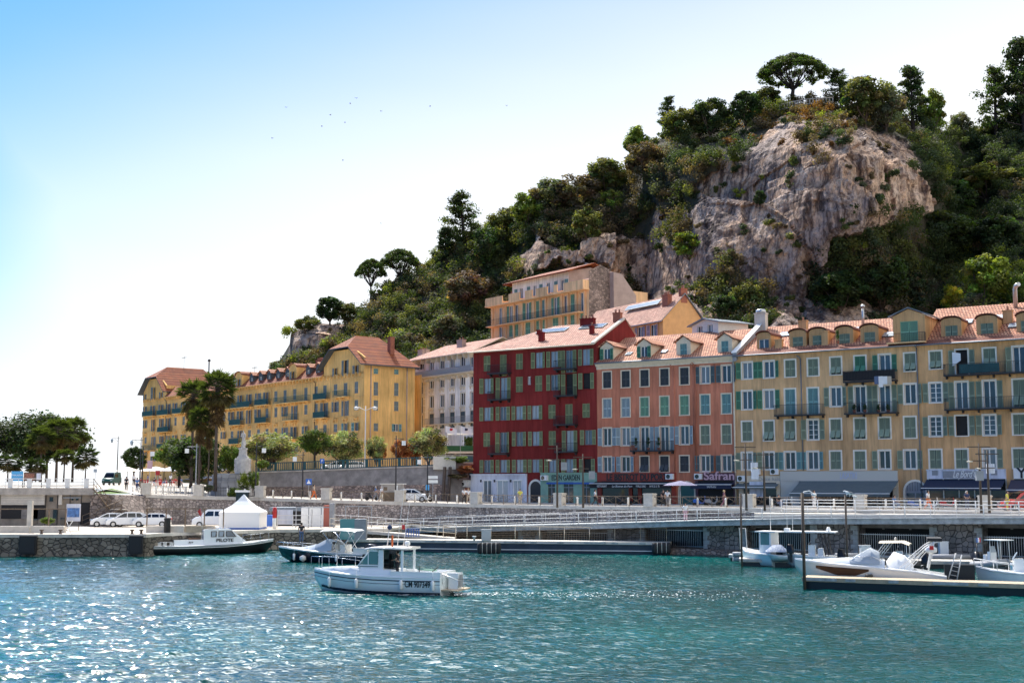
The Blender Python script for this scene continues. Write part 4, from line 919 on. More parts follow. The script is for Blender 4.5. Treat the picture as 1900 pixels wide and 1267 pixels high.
# the big dormer
a, _ = fr.hit(*C5(433, 200), .0); gable_dormer(oc, a, ze+.15, 3.2, 2.9, 5.5, 'ochre_plaster_warm', 'zinc', 'c', 'shut_mint', (1.75,2.1), y=.1, rise=.7, over=.45, trim='trim_white')
balcony(oc, a-2.1, a+1.7, ze+.35, m='dark_metal', dep=.7, h=.9, slab='ochre_plaster', brackets=False)
chimney(oc, fr.hit(*C4(752, 130), 4)[0], 4.5, roof_at(4.5), .9, .6, 1.5, 'ochre_plaster_warm', 1); chimney(oc, fr.hit(*C4(618, 240), 1.2)[0], 1.3, roof_at(1.3), .8, .5, .7, 'ochre_plaster_warm', 0); chimney(oc, fr.hit(*C4(890, 220), 1.2)[0], 1.3, roof_at(1.3), .7, .5, 1.3, 'ochre_plaster_warm', 0)
for cr, x, y in ((C4,675,5.0),(C5,155,5.0),(C5,310,2.8),(C5,550,6.2)): skylight(oc, fr.hit(*cr(x, 150), y)[0], y, roof_at(y), 2.0, 1.3, sl)
# vent pipe and party wall with chimney on the left end
v = MB(); v.tube([(fr.hit(*C5(163,100),6.5)[0],6.5,zr-.8),(fr.hit(*C5(163,100),6.5)[0],6.5,zr+1.2)], .14, 8); v.lathe([(.25,zr+1.2),(.25,zr+1.35),(.1,zr+1.5)], 8, (fr.hit(*C5(163,100),6.5)[0],6.5,0)); v.build('vent_pipe', MT['steel'], oc)
c = MB(); c.quad((0,-.5,ze+.35),(0,7.6,zr+.6),(0,7.6,zr-.8),(0,-.5,ze-.6)); c.quad((.45,-.5,ze+.35),(.45,7.6,zr+.6),(.45,7.6,zr-.8),(.45,-.5,ze-.6)); c.quad((0,-.5,ze-.6),(.45,-.5,ze-.6),(.45,-.5,ze+.35),(0,-.5,ze+.35)); pwall = c.build('party_wall', MT['grey_paint'], oc)
c = MB(); c.quad((-.1,-.6,ze+.4),(.55,-.6,ze+.4),(.55,7.7,zr+.68),(-.1,7.7,zr+.68)); c.quad((-.1,-.6,ze+.28),(-.1,7.7,zr+.56),(-.1,7.7,zr+.68),(-.1,-.6,ze+.4)); c.quad((-.1,-.6,ze+.28),(.55,-.6,ze+.28),(.55,-.6,ze+.4),(-.1,-.6,ze+.4)); c.build('coping', MT['white_paint'], pwall)
chimney(oc, .3, 7.2, zr+.6, 1.3, .8, .8, 'pale_concrete', 0); v = MB(); v.lathe([(.55,0),(.6,.1),(.55,.35),(.4,.42)], 12, (.3,7.2,zr+1.53)); v.build('chimney_cowl', MT['steel'], oc)
drain(oc, fr.hit(*C4(752, 500))[0], fr.hit(*C4(770, 990))[1], fr.hit(*C4(745, 335))[1])
zp = fr.hit(*C5(505, 250))[1]; drain(oc, W-.12, 0.2, zp-.3)
for x0, x1, y, scr in ((1442.5,1531.5,769.5,None),(1569.5,1666.5,706.8,'black_cloth'),(1571.5,1668.5,766,None)): bal_px(oc, fr, x0, x1, y, m='dark_metal', slab='dark_metal', dep=1.0, screen=scr, h=1.05)
for x, y in ((560,1000),(700,1000)): pass
ac_unit(oc, fr.hit(*C4(490,1010))[0], fr.hit(*C4(490,1015))[1]); ac_unit(oc, fr.hit(*C4(598,1010))[0], fr.hit(*C4(598,1015))[1]); ac_unit(oc, fr.hit(*C4(408,1040))[0], fr.hit(*C4(408,1055))[1], -.2)
# cream shop, dark inside
a0, a1 = .3, fr.hit(*C4(628,1050))[0]; zt = fr.hit(*C4(500,1022))[1]; zm = fr.hit(*C4(500,1062))[1]
s = MB(); s.box(a0, a1, -.2, -.004, zm, zt); s.box(a0, a0+.5, -.18, -.004, -.1, zm-.001); s.box(a1-.4, a1, -.18, -.004, -.1, zm-.001); sh = s.build('shop_front', MT['trim_cream'], oc)
g = MB(); g.box(a0+.5, a1-.4, -.02, -.006, -.1, zm-.001); g.build('shop_window', MT['shop_glass'], sh); text_obj('lettering', 'Dolce Italia', .55, 'grey_paint', sh, ((a0+a1)/2+1.2, -.21, (zt+zm)/2), extr=.005)
awning(sh, a0-.2, a1-.1, zm-.05, .45, 1.3, 'grey_cloth', valance=.15)
g = MB(); x_ = fr.hit(*C4(495,1130))[0]; g.box(x_-.75, x_+.75, -.45, -.38, .9, 2.6); g.build('menu_poster', MT['shop_white'], sh)
# pale long restaurant front with green grey awning
a0, a1 = fr.hit(*C4(632,1100))[0], fr.hit(*C5(372,1100))[0]; zt = fr.hit(*C5(200,993))[1]; zm = fr.hit(*C5(200,1052))[1]; m_('pale_sign', (.55,.53,.47), .7); m_('letter_lilac', (.45,.50,.66), .6)
s = MB(); s.box(a0, a1, -.25, -.004, zm, zt); s.box(a0, a0+2.0, -.2, -.004, -.1, zm-.001); s.box(a1-.5, a1, -.2, -.004, -.1, zm-.001); sh = s.build('shop_front', MT['pale_sign'], oc)
g = MB(); g.box(a0+2.0, a1-.5, -.02, -.006, -.1, zm-.001); g.build('shop_window', MT['dark_interior'], sh); g = MB()
for k in range(7): x_ = a0+2.0+(a1-a0-2.6)*k/6; g.box(x_, x_+.12, -.1, -.021, -.1, zm-.01)
g.build('window_post', MT['grey_paint'], sh)
text_obj('lettering', 'LASATIKI', .95, 'letter_lilac', sh, (fr.hit(*C5(82,1030))[0], -.26, (zt+zm)/2), width=1.75, off=.01)
awning(sh, a0+2.2, a1+.1, zm+.1, 1.35, 3.4, 'grey_cloth', valance=.3)
a, _ = fr.hit(*C5(470,1100)); arch_door(oc, a, 0, 2.0, fr.hit(*C5(470,1055))[1], 'trim_white', 'grey_paint', True, .2)
# second ochre house
fr2, oc2, W2, ze2 = ochre('ochre_house', 'ochre house at the right edge, right of the long drain pipe, with two long balconies', 1713.2, 2120, (1400, 658.5), 'ochre_plaster_warm'); ze2 = fr2.hit(1800, 634.5)[1]
ze2 = ze; holes = []; OC2c = [(v-1550)*3.169 for v in (1736,1784.5,1836,1891.5,1950,2010,2075)]
rows(oc2, fr2, [
 (C5, 590, 292, 392, items(OC2c, 'tKtOtco')), (C5, 600, 478, 590, items(OC2c, 'qOOToOo')), (C5, 607, 675, 788, items(OC2c, 'qkqcoco')), (C5, 613, 870, 978, items(OC2c, 'ccrccoo'))], holes, gr, w=1.1, trim='trim_white', tw=.15)
plain_wall(oc2, W2, ze2, 14, 'ochre_plaster_warm', holes)
zr2 = ochre_roof(oc2, W2, ze2, rise=4.6); roof_at = lambda y: ze2+.4+(zr2-ze2-.4)*(y-.4)/7.6
for x, w_ in ((682,2.0),(892,2.0),(1130,2.0),(1330,2.0)): a, _ = fr2.hit(*C5(x, 170), 1.2); gable_dormer(oc2, a, ze2+.45, w_, 1.9, 4.2, 'ochre_plaster_warm', 'tile_band', 'c', gr, (1.2,1.2), y=1.2, arch=True, rise=.35, trim='trim_white')
for x, y in ((745,4.2),(965,4.8),(1085,2.6),(1210,5)): skylight(oc2, fr2.hit(*C5(x, 110), y)[0], y, roof_at(y), 2.1, 1.0, math.atan(4.2/7.6))
chimney(oc2, fr2.hit(*C5(1015,100),3.5)[0], 3.5, roof_at(3.5), .9, .5, 1.1, 'ochre_plaster_warm', 1)
v = MB(); xa = fr2.hit(1886,600,7)[0]; v.tube([(xa,7,zr2-1),(xa,7,zr2+1.3),(xa+.15,6.8,zr2+1.6),(xa+.5,6.4,zr2+1.7)], .22, 8); v.build('vent_pipe', MT['steel'], oc2)
for x0, x1, y, scr in ((1755,2000,697,None),(1756.5,2000,760,None)):
    a0, z = fr2.hit(x0, y); balcony(oc2, a0, a0+15, z, m='dark_metal', slab='dark_metal', dep=1.0, h=1.05)
a0_, z_ = fr2.hit(1785, 697); c = MB(); c.box(a0_, fr2.hit(1859,697)[0], -.96, -.945, fr2.hit(1755,697)[1]+.05, fr2.hit(1755,697)[1]+.95); c.build('balcony_screen', MT['teal_metal'], oc2)
a0, a1 = fr2.hit(*C5(542,1000))[0], fr2.hit(*C5(1005,1000))[0]; zt = fr2.hit(*C5(770,985))[1]; zm = fr2.hit(*C5(770,1040))[1]
s = MB(); s.box(a0, a1, -.3, -.004, zm, zt); s.box(a0-.05, a1+.05, -.36, -.301, zt-.08, zt+.03); sh = s.build('shop_front', MT['shop_white'], oc2)
g = MB(); g.box(fr2.hit(*C5(637,1000))[0], fr2.hit(*C5(872,1000))[0], -.37, -.302, zm+.1, zt-.15); sg = g.build('sign_board', MT['grey_paint'], sh)
text_obj('lettering', "Le Bord'O", 1.0, 'white_paint', sg, (fr2.hit(*C5(768,1015))[0], -.38, (zt+zm)/2), shear=.45, width=2.4, off=.008)
for x in (590, 938): g = MB(); xx = fr2.hit(*C5(x,1010))[0]; g.box(xx-.28, xx+.28, -.32, -.302, zm+.35, zm+.95); g.build('vent_grille', MT['grey_paint'], sh)
g = MB(); g.box(a0, a1, -.02, -.006, -.1, zm-.001); g.build('shop_window', MT['shop_glass'], sh); g = MB()
for k in range(6): x_ = a0+(a1-a0-.1)*k/5; g.box(x_, x_+.1, -.1, -.021, -.1, zm-.01)
g.build('window_post', MT['steel'], sh)
awning(sh, a0-.1, a1-.1, zm-.05, .85, 2.2, 'navy_cloth', valance=.18)
a0 = fr2.hit(*C5(1050,1000))[0]; zt += .1; s = MB(); s.box(a0, a0+8, -.25, -.004, zm, zt); sh = s.build('shop_front', MT['white_paint'], oc2); text_obj('lettering', 'Yaki', 1.4, 'hull_black', sh, (a0+.3, -.26, (zt+zm)/2), align='LEFT', off=.03)
g = MB(); g.box(a0, a0+8, -.02, -.006, -.1, zm-.001); g.build('shop_window', MT['shop_glass'], sh); awning(sh, a0-.3, a0+8, zm-.1, .95, 2.0, 'plum_cloth', valance=.2)
# ================================================================ YELLOW PALACE
Y0 = PX(261.5, 263, 8.0); Y1 = PX(673.5, 195, 8.0); THY = math.atan2(Y1.y-Y0.y, Y1.x-Y0.x); fy = Frame(Y0.x, Y0.y, THY, 7.0); LY = (Y1-Y0).xy.length
ye = thing('yellow_palace', 'long yellow apartment palace with steep orange gable roofs at both ends', 'building', (Y0.x, Y0.y, 7.0), THY)
A = Crop(250, 660, 5.759); B_ = Crop(410, 620, 5.281); C3y = Crop(580, 610, 4.693)
YC = [270.8,286,301,314,326.4,341.5,357,371,386,401,415.9,430.8,447,463,479.7,495.6,512,529,547,567.6,586.3,602.8,622.5,641,661]
ze = fy.hit(560, 703)[1]; yr = random.Random(2); holes = []
def yrow(yt, yb, pat, sub=None): return (ID, 661, yt, yb, [(c, pat[i % len(pat)], (sub or {}).get(i)) for i, c in enumerate(YC) if pat[i % len(pat)] != '-'])
rows(ye, fy, [yrow(708, 729.5, 'oOoOooOOoooOoooOcCcCcCcCc', None), yrow(742, 761, 'oOoOcctccocooOoccoOccOoOc'), yrow(783.7, 799, 'cOoOooccocococcccoOocccoo', {23:'shut_turq',24:'shut_turq'}), yrow(818.5, 834.8, 'oOooccccoocccoccccocccccc')], holes, 'shut_ybl', w=1.1, trim='yellow_plaster', frame='grey_paint')
zg = fy.hit(673.5, 672.5)[1]; DY = 11.0; aL = fy.hit(309, 717)[0]; aR = fy.hit(601, 690)[0]
for cols in ((270.8,301),(622.5,661)):
    rows(ye, fy, [(ID, 661, 678.2, 693, [(cols[0],'k'),(cols[1],'k')])], holes, 'shut_ybl', w=.8, trim='yellow_plaster', sill=False)
for px, yt, yb in ((641,668.5,697),(286,718,742)): 
    a, z1 = fy.hit(px, yt); _, z0 = fy.hit(px, yb); add_window(ye, a, z0, 1.0, z1-z0, 'k', 'shut_ybl', trim='yellow_plaster', sill=False); holes.append((a-.5, a+.5, z0, z0+q5(z1-z0)))
wl = wall_mesh(0, LY, -1, ze, [h for h in holes if h[3] < ze+.01], None); b = MB()
hi = [h for h in holes if h[3] >= ze+.01]; lo = [h for h in holes if h[3] < ze+.01]
wl = wall_mesh(0, LY, -1, ze, lo, None)
def merge(b, w_): n0 = len(b.v); b.v += w_.v; b.f += [tuple(i+n0 for i in f) for f in w_.f]; b.m += w_.m; b.sm += w_.sm
merge(b, wl)
ridge_z = {True: fy.hit(657.8, 625, 2)[1]+.2, False: zg+5.3}
for (g0, g1) in ((0, aL), (aR, LY)):
    gw = g1-g0; c_ = (g0+g1)/2; w1 = wall_mesh(g0, g1, ze, zg+.8, [h for h in hi if g0 < h[0] < g1 and h[3] < zg+.8] + [(h[0],h[1],h[2],zg+.8) for h in hi if g0 < h[0] < g1 and h[3] >= zg+.8], None); merge(b, w1)
    hw_ = gw/2+.7; hc_ = hw_*.42; tp_ = zg-.3+.58*(ridge_z[g0 > 1]-zg+.3)-.25; b.prism([(g0, zg+.8), (g0, zg+.85), (c_-hc_, tp_), (c_+hc_, tp_), (g1, zg+.85), (g1, zg+.8)], -.001, .3)
b.quad((LY,0,-1),(LY,DY,-1),(LY,DY,zg),(LY,0,zg)) if False else None
b.quad((0,0,-1),(0,14,-1),(0,14,zg),(0,0,zg)); b.quad((LY,DY,-1),(0,14,-1),(0,14,ze),(LY,DY,ze)); b.quad((aL,0,ze),(aL,13,ze),(aL,13,zg+1),(aL,0,zg+1)); b.quad((aR,0,ze),(aR,DY,ze),(aR,DY,zg+1),(aR,0,zg+1))
# side wall on the right with its windows
fs = Frame(*fy.world(LY, 0)[:2], THY+PI/2, 7.0); aw_ = fs.hit(770, 690)[0]; hs = []
sroot = thing('side_wing', '', '', (0,0,0)); bpy.data.objects.remove(sroot)
side = MB(); hs = []; swin = []
for yt, yb, codes in ((682,693,'kk'),(707,733,'cc'),(741,761,'cc'),(783.5,799,'co'),(819,834,'cc')):
    for px, cd in zip((697.6,735.5), codes):
        a, z1 = fs.hit(px, yt+(px-661)*.045); _, z0 = fs.hit(px, yb+(px-661)*.02); w_ = .85; h_ = q5(z1-z0); hs.append((a-w_/2, a+w_/2, z0, z0+h_)); swin.append((a, z0, w_, h_, cd, yt))
so_ = wall_mesh(0, aw_, -1, zg+.2, hs, None).build('side_wall', MT['yellow_plaster'], ye, (LY, 0, 0), PI/2)
for a, z0, w_, h_, cd, yt in swin: add_window(so_, a, z0, w_, h_, cd if yt > 690 else 'n', 'shut_ybl' if cd == 'c' else 'shut_turq', trim='yellow_plaster')
DY = aw_
b.quad((LY-.01,DY,-1),(LY-12,DY,-1),(LY-12,DY,zg),(LY-.01,DY,zg)); b.build('wall', MT['yellow_plaster'], ye)
# bands and ornaments
c = MB()
for z in (fy.hit(661,703)[1], fy.hit(661,737)[1]-.05, fy.hit(661,770)[1]-.2, fy.hit(661,806)[1]): c.box(0, LY+.05, -.09, -.003, z, z+.16)
for k in range(1, 14): z = -.5+k*.42; c.box(0, LY, -.03, -.003, z, z+.05) if z < fy.hit(661,806)[1]-.3 else None
zt = fy.hit(661,776)[1]
for px in YC: a = fy.hit(px, 776)[0]; c.box(a-.65, a+.65, -.28, -.003, zt-.02, zt+.14); c.box(a-.55, a-.38, -.2, -.003, zt-.4, zt-.02); c.box(a+.38, a+.55, -.2, -.003, zt-.4, zt-.02)
n = int(LY/1.1)
for k in range(n): a = .4+k*1.1; c.box(a-.1, a+.1, -.55 if aL < a < aR else -.25, -.003, ze-.75, ze-.15)
c.build('facade_ornament', MT['yellow_plaster'], ye)
drain(ye, aL+.3, 0, ze-1, 'rust_metal'); drain(ye, fy.hit(505,720)[0], 0, ze-1.5, 'yellow_plaster'); drain(ye, aR-2.6, 0, ze-1, 'rust_metal')
bs = MB(); bs.tube([(1.2,-.1,-1),(1.2,-.1,zg)], .09, 6); bs.tube([(aw_-1.6,-.1,-1),(aw_-1.6,-.1,zg)], .09, 6); bs.build('drain_pipe', MT['pink_plaster'], so_)
for cr, x0, x1, y in ((B_,58,322,722),(B_,372,494,694),(B_,556,876,668),(B_,948,1070,640),(B_,1142,1268,614),(B_,122,233,890),(B_,375,488,868),(B_,648,763,842),(B_,948,1063,820),(A,122,238,645),(A,280,400,632),(A,445,610,613),(A,285,402,812),(A,120,226,1008),(A,278,340,992),(B_,118,215,1075),(B_,650,756,1025),(B_,1010,1060,985)):
    p0, py = cr(x0, y); p1, _ = cr(x1, y); bal_px(ye, fy, p0, p1, py, m='green_metal', slab='yellow_plaster', dep=1.0, bw=.14, screen='teal_metal' if rng.random() < .45 else None)
# central roof: mansard with dormers
zt = ze+2.1; slab_roof('roof', ye, [((aL,-.5,ze-.1),(aR,-.5,ze-.1),(aR,1.9,zt),(aL,1.9,zt)), ((aL,1.9,zt),(aR,1.9,zt),(aR,7,zt+.7),(aL,7,zt+.7)), ((aL,7,zt+.7),(aR,7,zt+.7),(aR,13,ze),(aL,13,ze))], 'tile_orange', under='yellow_plaster')
for k, x in enumerate((60,138,204,306,395,478,566,658,734,860,958)):
    a, _ = fy.hit(*B_(x, 450), .5); big = k in (2, 8)
    gable_dormer(ye, a, ze-.05, 2.6 if big else 1.5, 2.2 if big else 1.85, 3.5, 'yellow_plaster' if big else 'shut_dark', 'tile_light', 'g' if not big else 'k', 'shut_ybl', (.85,1.25), y=-.1 if big else .35, rise=.6, over=.12 if big else .28, trim='white_paint', arch=big)
for x in (345,): a, _ = fy.hit(x, 705, .5); gable_dormer(ye, a, ze-.05, 1.5, 1.85, 3.5, 'shut_dark', 'tile_light', 'g', 'shut_ybl', (.85,1.25), y=.35, rise=.6)
chimney(ye, fy.hit(594,675,5)[0], 5, zt+.7, 1.8, .7, .8, 'brick_chimney', 5)
# the two steep gable roofs, ridge running back from the facade, clipped at both ends
def gable_roof(g0, g1, D0, zb, zr, hip):
    c_ = (g0+g1)/2; o = .7; zc = zb+(zr-zb)*.52; hw = (g1-g0)/2+o; hc = hw*.42; fy_ = -1.1
    P_ = lambda x, y, z: (c_+x, y, z)
    L0, L1 = P_(-hw, fy_, zb-.3), P_(-hw, D0+.6, zb-.3); R0, R1 = P_(hw, fy_, zb-.3), P_(hw, D0+.6, zb-.3)
    zk_ = zb-.3+.58*(zr-zb+.3); LC, RC = P_(-hc, fy_, zk_), P_(hc, fy_, zk_); rA, rB = P_(0, fy_+hip, zr), P_(0, D0+.6-hip*1.1, zr)
    LB, RB = P_(-hc, D0+.6, zc+.9), P_(hc, D0+.6, zc+.9)
    LK, RK = P_(-hc-.9, fy_, zc-.6), P_(hc+.9, fy_, zc-.6)
    slab_roof('gable_roof', ye, [(R0, R1, rB, rA, RC), (L1, L0, LC, rA, rB), (LC, RC, rA), (R1, L1, rB)], 'tile_orange', .18, 'shut_dark')
gable_roof(aR, LY, DY, zg, fy.hit(657.8, 625, 2)[1]+.2, 3.3); gable_roof(0, aL, 14, zg, zg+5.3, 3.6)
chimney(ye, LY-2.6, DY-3.0, zg+2.6, .9, .8, 2.0, 'brick_chimney', 0)
v = MB(); v.box(aL-5.2, aL-4.2, 5.5, 8.0, zg+1.0, zg+3.6); v.build('roof_hatch', MT['brick_chimney'], ye)
v = MB(); v.tube([(aL+.5,9,zg+1),(aL+.5,9,zg+6.6)], .14, 6); v.lathe([(.3,zg+6.4),(.35,zg+6.6),(.15,zg+6.9)], 8, (aL+.5,9,0)); v.build('flue_pipe', MT['dark_metal'], ye)
for (px, y_) in ((316, 3), (446, 3)):
    a = fy.hit(px, 690, y_)[0]; zz = zg+5.2 if px < 400 else zt; v = MB(); v.tube([(a,y_+3,zz-.5),(a,y_+3,zz+2.6)], .035, 4); v.tube([(a-1,y_+3,zz+2.2),(a+1,y_+3,zz+2.3)], .025, 4)
    for k in range(5): v.tube([(a-.8+.4*k,y_+2.6,zz+2.25),(a-.8+.4*k,y_+3.4,zz+2.25)], .018, 4)
    v.build('aerial', MT['dark_metal'], ye)
# ================================================================ WHITE HOUSE
W0 = PX(764, 210, 8.5); W1 = PX(884, 194.5, 8.5); THW = math.atan2(W1.y-W0.y, W1.x-W0.x); fw = Frame(W0.x, W0.y, THW, 8.0); LW = (W1-W0).xy.length
wh = thing('white_house', 'ornate off-white house between the yellow palace and the red house', 'building', (W0.x, W0.y, 8.0), THW); holes = []
WC = [801,820.4,839.3,858.7,877]; zt_ = fw.hit(820, 661)[1]
rows(wh, fw, [(ID, 801, 669.7, 682.5, [(781,'k','shut_slate',.9)]+[(c,'G') for c in WC]), (ID, 801, 701.6, 720.8, [(781,'G')]+[(c,'g') for c in WC]), (ID, 801, 734.7, 756.6, [(781,'G')]+[(c,'g') for c in WC]), (ID, 801, 768, 787, [(781,'G')]+[(c,'C','shut_slate') for c in WC])], holes, 'shut_slate', w=1.3, trim='trim_cream', tw=.12)
plain_wall(wh, LW, zt_, 11, 'white_plaster', holes)
slab_roof('roof', wh, [((-.8,-1.1,zt_-.1),(LW+.2,-1.1,zt_-.1),(LW+.2,5,zt_+2.6),(2.5,5,zt_+2.6)), ((-.8,-1.1,zt_-.1),(2.5,5,zt_+2.6),(-.8,11.5,zt_-.1)), ((2.5,5,zt_+2.6),(LW+.2,5,zt_+2.6),(LW+.2,11.5,zt_),(-.8,11.5,zt_-.1))], 'tile_pink')
zb_ = fw.hit(820, 697)[1]; c = MB(); c.box(-.2, LW, -.5, -.003, zb_-.35, zb_); n = 12
for k in range(n): c.box(.3+k*LW/n, .6+k*LW/n, -.9, -.003, zb_-.8, zb_-.36); c.box(.35+k*LW/n, .55+k*LW/n, -.7, -.003, zt_-.9, zt_-.2)
c.build('cornice', MT['trim_cream'], wh); balcony(wh, 0, LW-.1, zb_+.02, m='steel', dep=1.1, slab='trim_cream', brackets=False, screen='glass_pale')
for z in (fw.hit(801,722)[1], fw.hit(801,758)[1]):
    for px in WC: c = MB(); a = fw.hit(px, 722)[0]; c.box(a-.75, a+.75, -.25, -.003, z-.35, z-.15); c.box(a-.6, a-.45, -.2, -.003, z-.7, z-.351); c.box(a+.45, a+.6, -.2, -.003, z-.7, z-.351); c.build('sill_ornament', MT['trim_cream'], wh)
    pass
for y0_, y1_ in ((717,731),(752,767)): a, z = fw.hit(779, y1_); balcony(wh, a-1.0, a+1.0, z, m='dark_metal', dep=.7, slab='trim_cream')
c = MB()
for k in range(16):
    z = .5+k*1.1; c.box(-.05, .9, -.08, -.003, z, z+.95)
    c.box(3.5, 4.1, -.06, -.003, z, z+.95)
c.build('quoin', MT['trim_cream'], wh); a, z = fw.hit(800, 788); balcony(wh, a-1, LW-.1, z, m='grey_paint', dep=1.0, slab='trim_cream')
for px, y_ in ((783,6),(789,6.5),(856,3)): chimney(wh, fw.hit(px, 650, y_)[0], y_, zt_+1.6, 1.6, .8, 1.1, 'pink_plaster', 2)
# ================================================================ UPPER CREAM HOUSE
U0 = PX(910.6, 204, 20); U1 = PX(1094, 184, 20); THU = math.atan2(U1.y-U0.y, U1.x-U0.x); fu = Frame(U0.x, U0.y, THU, 10); LU = (U1-U0).xy.length
uh = thing('cream_house', 'cream apartment block with long balconies high against the cliff behind the red roof', 'building', (U0.x, U0.y, 10), THU); holes = []
zp = fu.hit(910.6, 556)[1]; C = C4b
rows(uh, fu, [(C, 625, 265, 395, [(150,'g','shut_mint'),(225,'a','shut_mint'),(265,'g'),(345,'a','shut_mint'),(418,'c'),(462,'c','shut_turq'),(547,'a','shut_mint'),(622,'g'),(668,'c'),(740,'g')]),
 (C, 625, 412, 500, [(150,'g'),(224,'c'),(265,'c'),(347,'c',None,1.3),(420,'c'),(465,'c'),(545,'c',None,1.4),(623,'c'),(668,'c'),(738,'c')]), (C, 625, 545, 640, [(150,'c'),(224,'c'),(265,'c'),(347,'c'),(420,'c'),(465,'c')])], holes, 'shut_mint', w=.95, trim='cream_plaster', frame='white_paint', sill=False)
zf2 = fu.hit(*C(430, 440))[1]
plain_wall(uh, LU, zp-.8, 12, 'cream_plaster', holes)
c = MB()
for k, x in enumerate((95,190,250,310,395,440,480,595,640,700,760)): a = fu.hit(*C(x, 400))[0]; c.box(a-.18, a+.18, -.22, -.003, -2, zp-1.3)
c.build('pilaster', MT['cream_plaster'], uh); c = MB(); 
for (x0, x1) in ((82,205),(250,330),(368,420),(445,530),(575,600),(645,788)):
    a0, a1 = fu.hit(*C(x0,300))[0], fu.hit(*C(x1,300))[0]; c.box(a0, a1, -1.2, -1.05, zp-1.2, zp); 
c.box(-.1, LU+.1, -1.2, -.003, zp-1.45, zp-1.21); c.box(0, .15, -1.05, 4, zp-1.2, zp); c.box(LU-.15, LU, -1.05, 6, zp-1.2, zp); c.build('parapet', MT['cream_plaster'], uh)
balcony(uh, .2, LU-1.2, zf2+.1, m='dark_metal', dep=1.2, slab='cream_plaster', brackets=False)
# set back top storey
zt = fu.hit(*C(205,172), 1.6)[1]; up = Frame(*fu.world(0,1.6)[:2], THU, 10); hh = []
a0, a1 = up.hit(*C(235,200))[0], up.hit(*C(640,120))[0]; tops_o = MB(); rt = []
for x, cd in ((260,'c'),(298,'g'),(352,'C'),(395,'g'),(440,'c'),(492,'g'),(548,'C'),(595,'g'),(624,'C')):
    a, z1 = up.hit(*C(x, 205-(x-260)*.165)); w_ = .9; h_ = 1.75 if cd != 'C' else 2.2; z0 = zp-.9 if cd == 'C' else zp-.45; hh.append((a-w_/2, a+w_/2, z0, z0+h_)); rt.append((a, z0, w_, h_, cd))
o = wall_mesh(a0, a1, zp-1.4, zt-.2, hh, None).build('top_storey', MT['white_plaster'], uh, (0,1.6,0))
for a, z0, w_, h_, cd in rt: add_window(o, a, z0, w_, h_, cd, 'shut_turq', trim='white_plaster', sill=False)
b = MB(); b.quad((a1,0,zp-1.4),(a1,9,zp-1.4),(a1,9,zt),(a1,4.5,zt+.8),(a1,0,zt-.2)); b.quad((a0,0,zp-1.4),(a0,9,zp-1.4),(a0,9,zt),(a0,0,zt-.2)); b.quad((a0,9,zp-1.4),(a1,9,zp-1.4),(a1,9,zt),(a0,9,zt)); b.build('gable_wall', MT['pink_plaster'], o)
slab_roof('roof', uh, [((a0-1.2,.5,zt-.35),(a1+.9,.5,zt-.35),(a1+.9,6.2,zt+1.5),(a0+2,6.2,zt+1.5)), ((a0+2,6.2,zt+1.5),(a1+.9,6.2,zt+1.5),(a1+.9,12,zt-.6),(a0-1.2,12,zt-.6)), ((a0-1.2,.5,zt-.35),(a0+2,6.2,zt+1.5),(a0-1.2,12,zt-.6))], 'tile_orange', .22, 'tile_orange')
fr_s = Frame(*fu.world(LU,0)[:2], THU+PI/2, 10); sx_ = fr_s.hit(1131,540)[0]
b = MB(); b.quad((0,0,-2),(sx_,0,-2),(sx_,0,zp+2.0),(sx_*.55,0,zp+2.6),(0,0,zp+1.4)); o = b.build('stone_side', MT['rubble'], uh, (LU+.02,0,0), PI/2)
b = MB(); xs2 = fr_s.hit(1180,560)[0]; b.quad((sx_,0,-2),(xs2,0,-2),(xs2,0,zp-1.5),(sx_+2.5,0,zp+1.6),(sx_,0,zp+1.8)); b.quad((sx_,0,-2),(sx_,-.9,-2),(sx_,-.9,zp+1.5),(sx_,0,zp+1.5)); b.build('side_wing', MT['pink_plaster'], uh, (LU+.05,0,0), PI/2)
slab_roof('lean_to_roof', uh, [((LU-3.4,.2,zp+.25),(LU-.1,.2,zp+.25),(LU-.1,3.2,zp+1.1),(LU-3.4,3.2,zp+1.1))], 'tile_pink'); chimney(uh, 1.9, 3, zp, .9, .6, .9, 'brick_chimney', 2)
# ================================================================ MIDDLE HOUSES BEHIND THE RED ROOF
M0 = PX(1100, 172, 12); M1 = PX(1233, 158, 12); THM = math.atan2(M1.y-M0.y, M1.x-M0.x); fm_ = Frame(M0.x, M0.y, THM, 10); LM = (M1-M0).xy.length
mh = thing('apricot_house', 'apricot house with lilac shutters and plain gable behind the orange house', 'building', (M0.x, M0.y, 10), THM)
zeM = fm_.hit(1233, 592)[1]; holes = []
rows(mh, fm_, [(C, 1260, 472, 560, [(1155,'a','shut_lilac',1.2),(1248,'a','shut_lilac',1.2)])], holes, 'shut_lilac', w=1.1, trim='cream_plaster')
fg = Frame(*fm_.world(LM,0)[:2], THM+PI/2, 10); dp = fg.hit(1306,600)[0]; hr = 3.6
b = MB(); merge(b, wall_mesh(0, LM, -3, zeM, holes, None)); b.quad((LM,0,-3),(LM,dp,-3),(LM,dp,zeM),(LM,dp*.52,zeM+hr),(LM,0,zeM)); b.quad((0,0,-3),(0,dp,-3),(0,dp,zeM),(0,0,zeM)); b.quad((LM,dp,-3),(0,dp,-3),(0,dp,zeM),(LM,dp,zeM)); b.build('wall', MT['cream_plaster' if 0 else 'yellow_plaster'] if 0 else MT.setdefault('apricot', mat('apricot', (.66,.38,.16), .85, var=.15)), mh)
